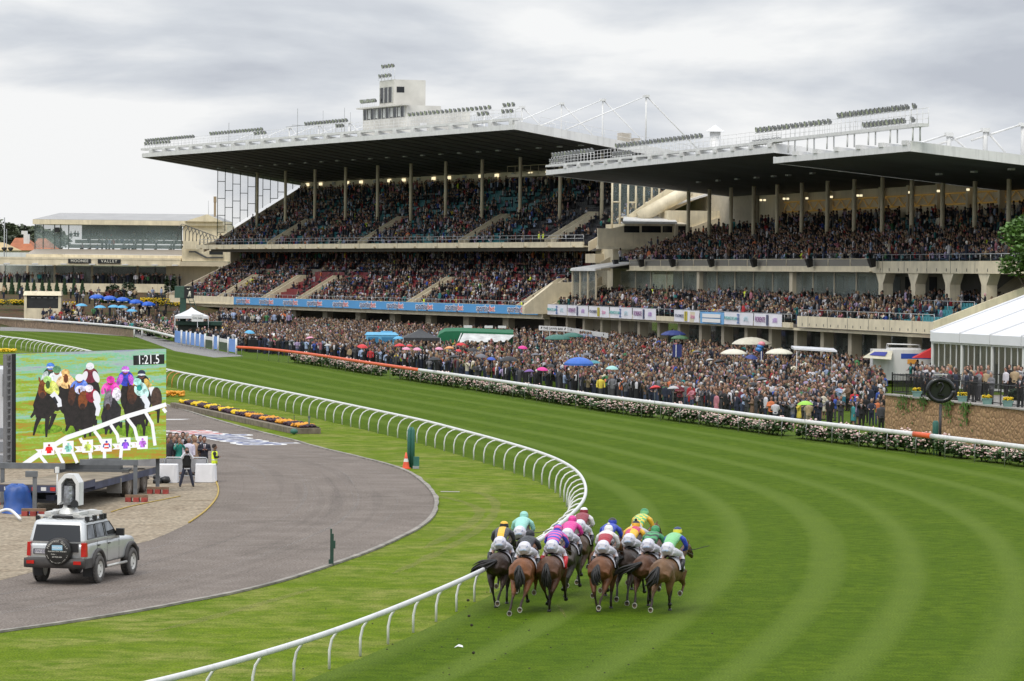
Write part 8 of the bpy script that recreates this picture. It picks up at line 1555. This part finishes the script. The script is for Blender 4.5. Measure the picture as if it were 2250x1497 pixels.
# people at the fence on top of the rock wall
TERP = [(1955,.9,'black suit'),(1966,.8,'charcoal suit'),(1978,1.0,'navy suit'),(1988,.8,'black suit'),(1999,.9,'grey jacket'),(2010,1.0,'navy suit'),(2021,.9,'charcoal suit'),(2032,1.1,'black suit'),(2043,.8,'navy suit'),(2057,1.0,'grey jacket'),(2067,.8,'navy suit'),(2080,.9,'black suit'),(2121,.8,'grey jacket'),(2185,.8,'black suit'),(2203,.85,'pale blue shirt'),(1948,1.8,'navy suit'),(1971,2.0,'brown jacket'),(1993,2.1,'black suit'),(2016,2.2,'charcoal suit'),(2037,2.3,'grey jacket')]
tcol = {t[0]: t[1] for t in TOPS}
for i, (px, c_, tn) in enumerate(TERP):
    a = (G(px,868+(px-1944)*.11,2.4)-W0).dot(WD_); q = wl(a,c_,2.34)
    person(q, R(-50+random.gauss(0,20)), random.choice(['rail','fold','rail','stand']), False, random.choice(SK[:3]), tcol[tn], BLKS if 'suit' in tn else CHA, HR[random.choice((0,1,4,4,5))], 'man in %s on the terrace above the rock wall, %s from the left' % (tn, ordn(sorted(t[0] for t in TERP).index(px)+1)), 'men at the terrace fence', .034, 1.74, None, None, WHTS if 'suit' in tn else None)
for px, py, tc_, bc, fm, lab in ((1877,916,(.55,.02,.03),(.33,.42,.55),0,'man in bright red top and pale jeans beside the rock wall'),(1912,905,NVY,NVY,0,'man in dark blue jacket left of the rock wall corner'),(1856,903,(.62,.60,.55),(.02,.16,.22),1,'woman in pale jacket and teal skirt on the open grass'),(1786,897,(.62,.55,.05),(.5,.04,.05),1,'woman in yellow top and red skirt above the lime umbrella'),(1902,930,BLKS,BLKS,0,'man in black suit nearest the rail left of the rock wall'),(1936,950,CHA,BLKS,0,'man in dark coat at the foot of the rock wall')):
    person(G(px,py), R(-20+random.gauss(0,25)), 'stand', bool(fm), SK[0], tc_, bc, HR[1], lab, 'racegoers on the lawn', .034, 1.74)
tl_ = []
for k in range(24): tl_.append((random.uniform(.4,3.4), random.uniform(1.4,9.5)))
tl_.sort(key=lambda q: q[0]); 
for k, (a, c_) in enumerate(tl_):
    tn = random.choice(['black suit','navy suit','charcoal suit','grey jacket','brown jacket','white shirt','red top','tan coat']); q = wl(a,c_,2.34)
    person(q, R(-35+random.gauss(0,35)), random.choice(['stand','fold','clap','back']), False, random.choice(SK[:3]), tcol[tn], BLKS, HR[random.randrange(6)], 'man in %s in the group left of the marquee front, %s counting towards it' % (tn, ordn(k+1)), 'people beside the marquee', .04, random.gauss(1.72,.06))
# everyone farther off: one continuous crowd
def crowd_mesh():
    def ring(w, d, z, y=0, n=6): return [(w*math.sin(2*PI*(k+.5)/n), y-d*math.cos(2*PI*(k+.5)/n), z) for k in range(n)]
    def build(rings_groups):
        V, Fc, Cg = [], [], []
        for rings, colf in rings_groups:
            b0 = len(V); n = len(rings[0])
            for r in rings: V.extend(r)
            for i in range(len(rings)-1):
                for k in range(n): Fc.append((b0+i*n+k,b0+i*n+(k+1)%n,b0+(i+1)*n+(k+1)%n,b0+(i+1)*n+k)); Cg.append(colf(i,k))
        return np.array(V,float), np.array(Fc,int), np.array(Cg,int)
    # colour groups: 0 skin 1 hair 2 top 3 bottom 4 shirt
    head = [ring(.05,.05,1.46),ring(.07,.085,1.52),ring(.088,.105,1.62,-.01),ring(.08,.095,1.70),ring(.03,.035,1.77)]
    hc = lambda i, k: 0 if i == 0 or (i == 1 and k in (5,0,4)) or (i == 2 and k == 5) else 1
    def arm(s, e, h_): return [[(p[0]+dx,p[1]+dy,p[2]) for dx, dy in ((-.05,-.05),(.05,-.05),(.05,.05),(-.05,.05))] for p in ((s*.2,0,1.42),(s*e[0],e[1],e[2]),(s*h_[0],h_[1],h_[2]))]
    tors = [ring(.16,.115,.85),ring(.165,.12,1.05),ring(.205,.13,1.3),ring(.2,.12,1.4),ring(.06,.06,1.49)]
    def tc_(i, k): return 4 if (k in (5,) and i in (1,2,3)) else 2
    legs = [ring(.12,.09,.0),ring(.14,.105,.5),ring(.165,.12,.86)]
    T = []
    for e, h_ in (((.27,0,1.14),(.26,-.06,.92)),((.28,-.05,1.16),(.08,-.22,1.15)),((.27,-.14,1.2),(.1,-.3,1.42)),((.26,-.1,1.18),(.16,-.34,1.12))):
        T.append(build([(legs,lambda i,k:3),(tors,tc_),(head,hc),(arm(1,e,h_),lambda i,k:2),(arm(-1,e,h_),lambda i,k:2)]))
    seat = []
    th = [[(x+dx,y,z+dz) for dx, dz in ((-.08,-.07),(.08,-.07),(.08,.07),(-.08,.07))] for x, y, z in ((0,.05,.5),(0,-.4,.5))]
    for e, h_ in (((.27,-.06,.74),(.14,-.3,.66)),((.28,-.1,.78),(.05,-.26,.80)),((.27,-.1,.8),(.08,-.24,1.0))):
        dz = -.43; dn = lambda R_: [[(x,y,z+dz) for x, y, z in r] for r in R_]
        aa = lambda s: [[(p[0]+dx,p[1]+dy,p[2]) for dx, dy in ((-.05,-.05),(.05,-.05),(.05,.05),(-.05,.05))] for p in ((s*.2,0,.99),(s*e[0],e[1],e[2]),(s*h_[0],h_[1],h_[2]))]
        tl = [[(x+.1,y,z) for x, y, z in r] for r in th]; tr2 = [[(x-.1,y,z) for x, y, z in r] for r in th]
        seat.append(build([(dn(tors),tc_),(dn(head),hc),(aa(1),lambda i,k:2),(aa(-1),lambda i,k:2),(tl,lambda i,k:3),(tr2,lambda i,k:3)]))
    people = []                                # (x,y,z,heading,template)
    for i, (X_, Y_, Z_, rd) in enumerate(lawn):
        if i not in nearset: people.append((X_,Y_,Z_,R(-28+random.gauss(0,72)),T[random.randrange(4)],0))
    def stand_rows(st, u0, u1, rows, v0, z0, dv, dz, keep, hd_, zone_=0, sp=.5, standp=.06, skip=()):
        for i in rows:
            u = u0+random.random()*.4
            while u < u1:
                if random.random() < keep(u,i) and not any(a < u < c for a, c in skip):
                    sit = random.random() > standp; v = v0+dv*i+(.45 if sit else .3); q = st.w(u+random.uniform(-.1,.1), v, z0+dz*i); px, py = proj(q)
                    if -30 < px < 2280: people.append((q.x,q.y,q.z+(-.02 if sit else 0),hd_+random.gauss(0,.35),(random.choice(seat) if sit else T[random.randrange(4)]),zone_))
                u += sp*random.uniform(.9,1.25)
    h1 = math.atan2(-S1.v.x,-S1.v.y)*-1; h1 = math.atan2(S1.v.x*-1, S1.v.y) ; 
    face = lambda st: math.atan2(-(-st.v.x), -(-st.v.y)) * -1
    f1 = math.atan2(S1.v.y, S1.v.x)-PI/2; f2 = math.atan2(S2.v.y, S2.v.x)-PI/2
    ns = lambda u, i, a, b_: mnoise(Vector((u*.09+a,i*.35,b_)))
    skl2 = [(u-1.9,u+.5) for u in VOML]; sku2 = [(u-1.9,u+.5) for u in VOMU]
    def k1(u, i):
        a = .88 if ns(u,i,0,1) > -.12 else .40
        if VOML[1]-1 > u > VOML[2] and i < 9: a = .16                      # open red seats between the stair walls
        return a
    stand_rows(S1, .8, LU-.6, range(12), *LOW1[:4], k1, f1-.35, 1, skip=skl2); stand_rows(S1, .8, LU-.6, (12,13), *LOW1[:4], lambda u,i: .9, f1-.35, 2, standp=.95)
    def k2(u, i):
        if u < 25: return .30 if i > 3 else .18
        a = .86 if ns(u,i,5,2) > -.05 else .34
        if 30 < u < 58 and i > 10: a *= .42
        if 60 < u < 95 and 12 > i > 8: a *= .8
        return a
    stand_rows(S1, .8, LU-.6, range(15), *UPP1[:4], k2, f1-.35, 1, skip=sku2); stand_rows(S1, .8, LU-.6, (15,16), *UPP1[:4], lambda u,i: .8, f1-.35, 2, standp=.9)
    def k3(u, i): return (.95 if ns(u,i,9,3) > -.3 else .6) if u > -106 else (.55 if u > -111 else .06 if i < 1 else .14)
    stand_rows(S2, L2+.6, -.5, range(6), *LOW2[:4], k3, f2-.4, 1, standp=.12)
    def k4(u, i):
        if i > 7 and u < -60: return .34
        return (.95 if ns(u,i,3,7) > -.2 else .5) if i < 9 else .6
    stand_rows(S2, L2, -3, range(13), *UPP2[:4], k4, f2-.4, 1, standp=.08); stand_rows(S2, L2, -19, (13,14), *UPP2[:4], lambda u,i: .55, f2-.4, 2, standp=.9)
    for _ in range(260):                       # drinkers inside the glazed boxes and ground floor
        u = random.uniform(-90,-8); q = S2.w(u, random.uniform(7.2,11), 5.3); people.append((q.x,q.y,q.z-.2,f2+random.gauss(0,.8),random.choice(seat+T[:1]),2))
    for _ in range(420):
        u = random.uniform(L2,0); q = S2.w(u, random.uniform(1.2,3.4) if u > -22 else random.uniform(-.5,1.2), 0); people.append((q.x,q.y,.25,f2+random.gauss(0,.6),T[random.randrange(4)],2))
        if u < -22: q = S2.w(u, random.uniform(4.5,8.5), 0); people.append((q.x,q.y,.3,f2+random.gauss(0,.9),T[random.randrange(4)],2))
    for _ in range(150): q = S2.w(random.uniform(-120,-93), random.uniform(6.6,11.5), 5.1); people.append((q.x,q.y,q.z,f2+random.gauss(0,.5),T[random.randrange(4)],2))
    for k in range(46):                        # the row of pale shirts behind the lawn bar rail
        q = atY(1275+k*5.0+random.uniform(-2,2), 745, 372); people.append((q.x,q.y+random.uniform(-1.2,1.2),.45,random.gauss(0,.6),T[random.randrange(4)],3))
    for _ in range(95):                       # left pavilion terrace, lounge and bank
        q = atY(random.uniform(-10,400), 610, random.uniform(538.5,541)); people.append((q.x,q.y,4.9,random.gauss(0,.5),T[random.randrange(4)],0))
    for _ in range(46): q = atY(random.choice((random.uniform(122,398),random.uniform(155,398))), 540, PY+random.choice((2.2,5.2,8.2))); people.append((q.x,q.y,fl.z+(q.y-PY-2.2)*.32-.35,random.gauss(0,.4),random.choice(seat),2))
    for _ in range(8): q = atY(random.uniform(130,398), 540, PY+1.2); people.append((q.x,q.y,fl.z,random.gauss(0,.4),T[0],2))
    for _ in range(240): xx = random.uniform(95,395); q = atY(xx, 680, random.uniform(479-xx*.16,490)); people.append((q.x,q.y,max(0,(q.y-470)*.083),random.gauss(0,.5),T[random.randrange(4)],0))
    for _ in range(40): q = atY(random.uniform(-5,375), 650, random.uniform(502,522)); people.append((q.x,q.y,2.55+(q.y-502)*.038,random.gauss(0,.5),T[random.randrange(4)],0))
    for _ in range(170): q = atY(random.uniform(480,640), 715, random.uniform(425,470)); people.append((q.x,q.y,1.1,random.gauss(0,.5),T[random.randrange(4)],0))
    Vs, Fs, Cs = [], [], []; off = 0; skins = np.array(SK[:3]); hairs = np.array(HR); tops = np.array([t[1] for t in TOPS])
    for X_, Y_, Z_, hd_, (V, Fc, Cg), zn in people:
        s_ = random.gauss(.99,.065); c, s = math.cos(hd_)*s_, math.sin(hd_)*s_; W_ = np.empty_like(V); W_[:,0] = V[:,0]*c-V[:,1]*s+X_; W_[:,1] = V[:,0]*s+V[:,1]*c+Y_; W_[:,2] = V[:,2]*s_+Z_
        ti = rng.choice(len(TOPS), p=TW) if zn != 3 else random.choice([3,3,4,4,5,8,14]); tp_ = tops[ti]*random.uniform(.75,1.25); bt_ = tp_ if ti < 3 else np.array(random.choice([BLKS,CHA,NVY,(.05,.07,.13)])); hr_ = hairs[random.randrange(6)]
        if random.random() < .05: hr_ = np.array(random.choice([(.6,.58,.55),(.55,.3,.32),(.5,.42,.3),(.3,.1,.1)]))
        if random.random() < .0015: tp_ = np.array((.62,.75,.04))
        sh_ = np.array((.50,.49,.52)) if ti < 3 and random.random() < .42 else tp_
        pal = np.array([skins[random.randrange(3)]*random.uniform(.85,1.1),hr_,tp_,bt_,sh_]); Vs.append(W_); Fs.append(Fc+off); Cs.append(pal[Cg]); off += len(V)
    V = np.concatenate(Vs); Fc = np.concatenate(Fs); Cc = np.concatenate(Cs); me = bpy.data.meshes.new('crowd')
    me.vertices.add(len(V)); me.vertices.foreach_set('co', V.ravel()); me.loops.add(Fc.size); me.loops.foreach_set('vertex_index', Fc.ravel().astype(np.int32)); me.polygons.add(len(Fc)); me.polygons.foreach_set('loop_start', np.arange(0,Fc.size,4,dtype=np.int32)); me.polygons.foreach_set('loop_total', np.full(len(Fc),4,dtype=np.int32)); me.update(calc_edges=True)
    at = me.attributes.new('cloth_colour','FLOAT_COLOR','FACE'); at.data.foreach_set('color', np.concatenate([Cc,np.ones((len(Cc),1))],1).ravel().astype(np.float32)); me.polygons.foreach_set('use_smooth', np.ones(len(Fc),bool)); me.validate()
    m = bpy.data.materials.new('crowd_clothes'); m.use_nodes = True; t_ = m.node_tree; a = N(t_,'ShaderNodeAttribute', attribute_name='cloth_colour'); t_.links.new(a.outputs['Color'], t_.nodes['Principled BSDF'].inputs['Base Color']); t_.nodes['Principled BSDF'].inputs['Roughness'].default_value = .8; me.materials.append(m)
    print('crowd', len(people), len(Fc)); return me
tag(link('crowd', crowd_mesh()), 'dense distant crowd filling the lawn, both grandstands and the pavilion', 'crowd', None, 'stuff')
# wardens in yellow jackets, big enough to single out
for st, u, v, z, lab in ((S1,S1.on(1147,660,.5)[0],.55,3.3,'steward in yellow jacket at the right end of the blue banner'),(S1,S1.on(931,655,.5)[0],.6,3.4,'steward in yellow jacket above the middle of the blue banner'),(S1,S1.on(1187,515,6.4)[0],6.3,11.0,'steward in yellow jacket on the upper tier front, left of two'),(S1,S1.on(1196,515,6.4)[0],6.3,11.0,'steward in yellow jacket on the upper tier front, right of two'),(S2,S2.on(1430,650,5)[0],5.2,5.0,'steward in yellow jacket standing below the glazed boxes, left one'),(S2,S2.on(1633,650,5)[0],5.2,5.0,'steward in yellow jacket standing below the glazed boxes, right one')):
    q = st.w(u,v,z); person(q, R(-60), 'stand', False, SK[0], (.05,.05,.05), BLKS, HR[1], lab, 'stewards in yellow', .05, 1.78, vest=True)
# a marshal figure standing on the second tier end
q = S1.w(S1.on(481,520,6)[0],6.2,11.3); person(q, R(-60), 'stand', False, SK[0], BLKS, BLKS, HR[0], 'man in black standing at the left end of the upper tier', None, .05, 1.8)
# crowd-control railing in the lawn crowd
b = MB()                                      # divots and kicked-up turf behind the field
for _ in range(60):
    x = random.gauss(1130,190); y = random.uniform(1290,1490); p = G(x,y); s_ = random.uniform(.012,.032)
    if rail_d(p.x,p.y) and x > 560: b.lathe([(s_,0),(s_*.7,s_*.6),(0,s_*.8)], p+Vector((0,0,.003)), 5)
for x, y, z in ((1030,1375,.25),(1028,1360,.5),(1036,1383,.1),(1040,1440,.05)): p = G(x,y); b.lathe([(0,-.03),(.05,0),(.03,.04),(0,.05)], p+Vector((0,0,z)), 5)
o = tag(b.build('turf_divots', mat('divot_soil',(.028,.024,.012),.95,var=.4)), 'dark clods of turf kicked up across the track behind the horses', 'turf clods', None, 'stuff')
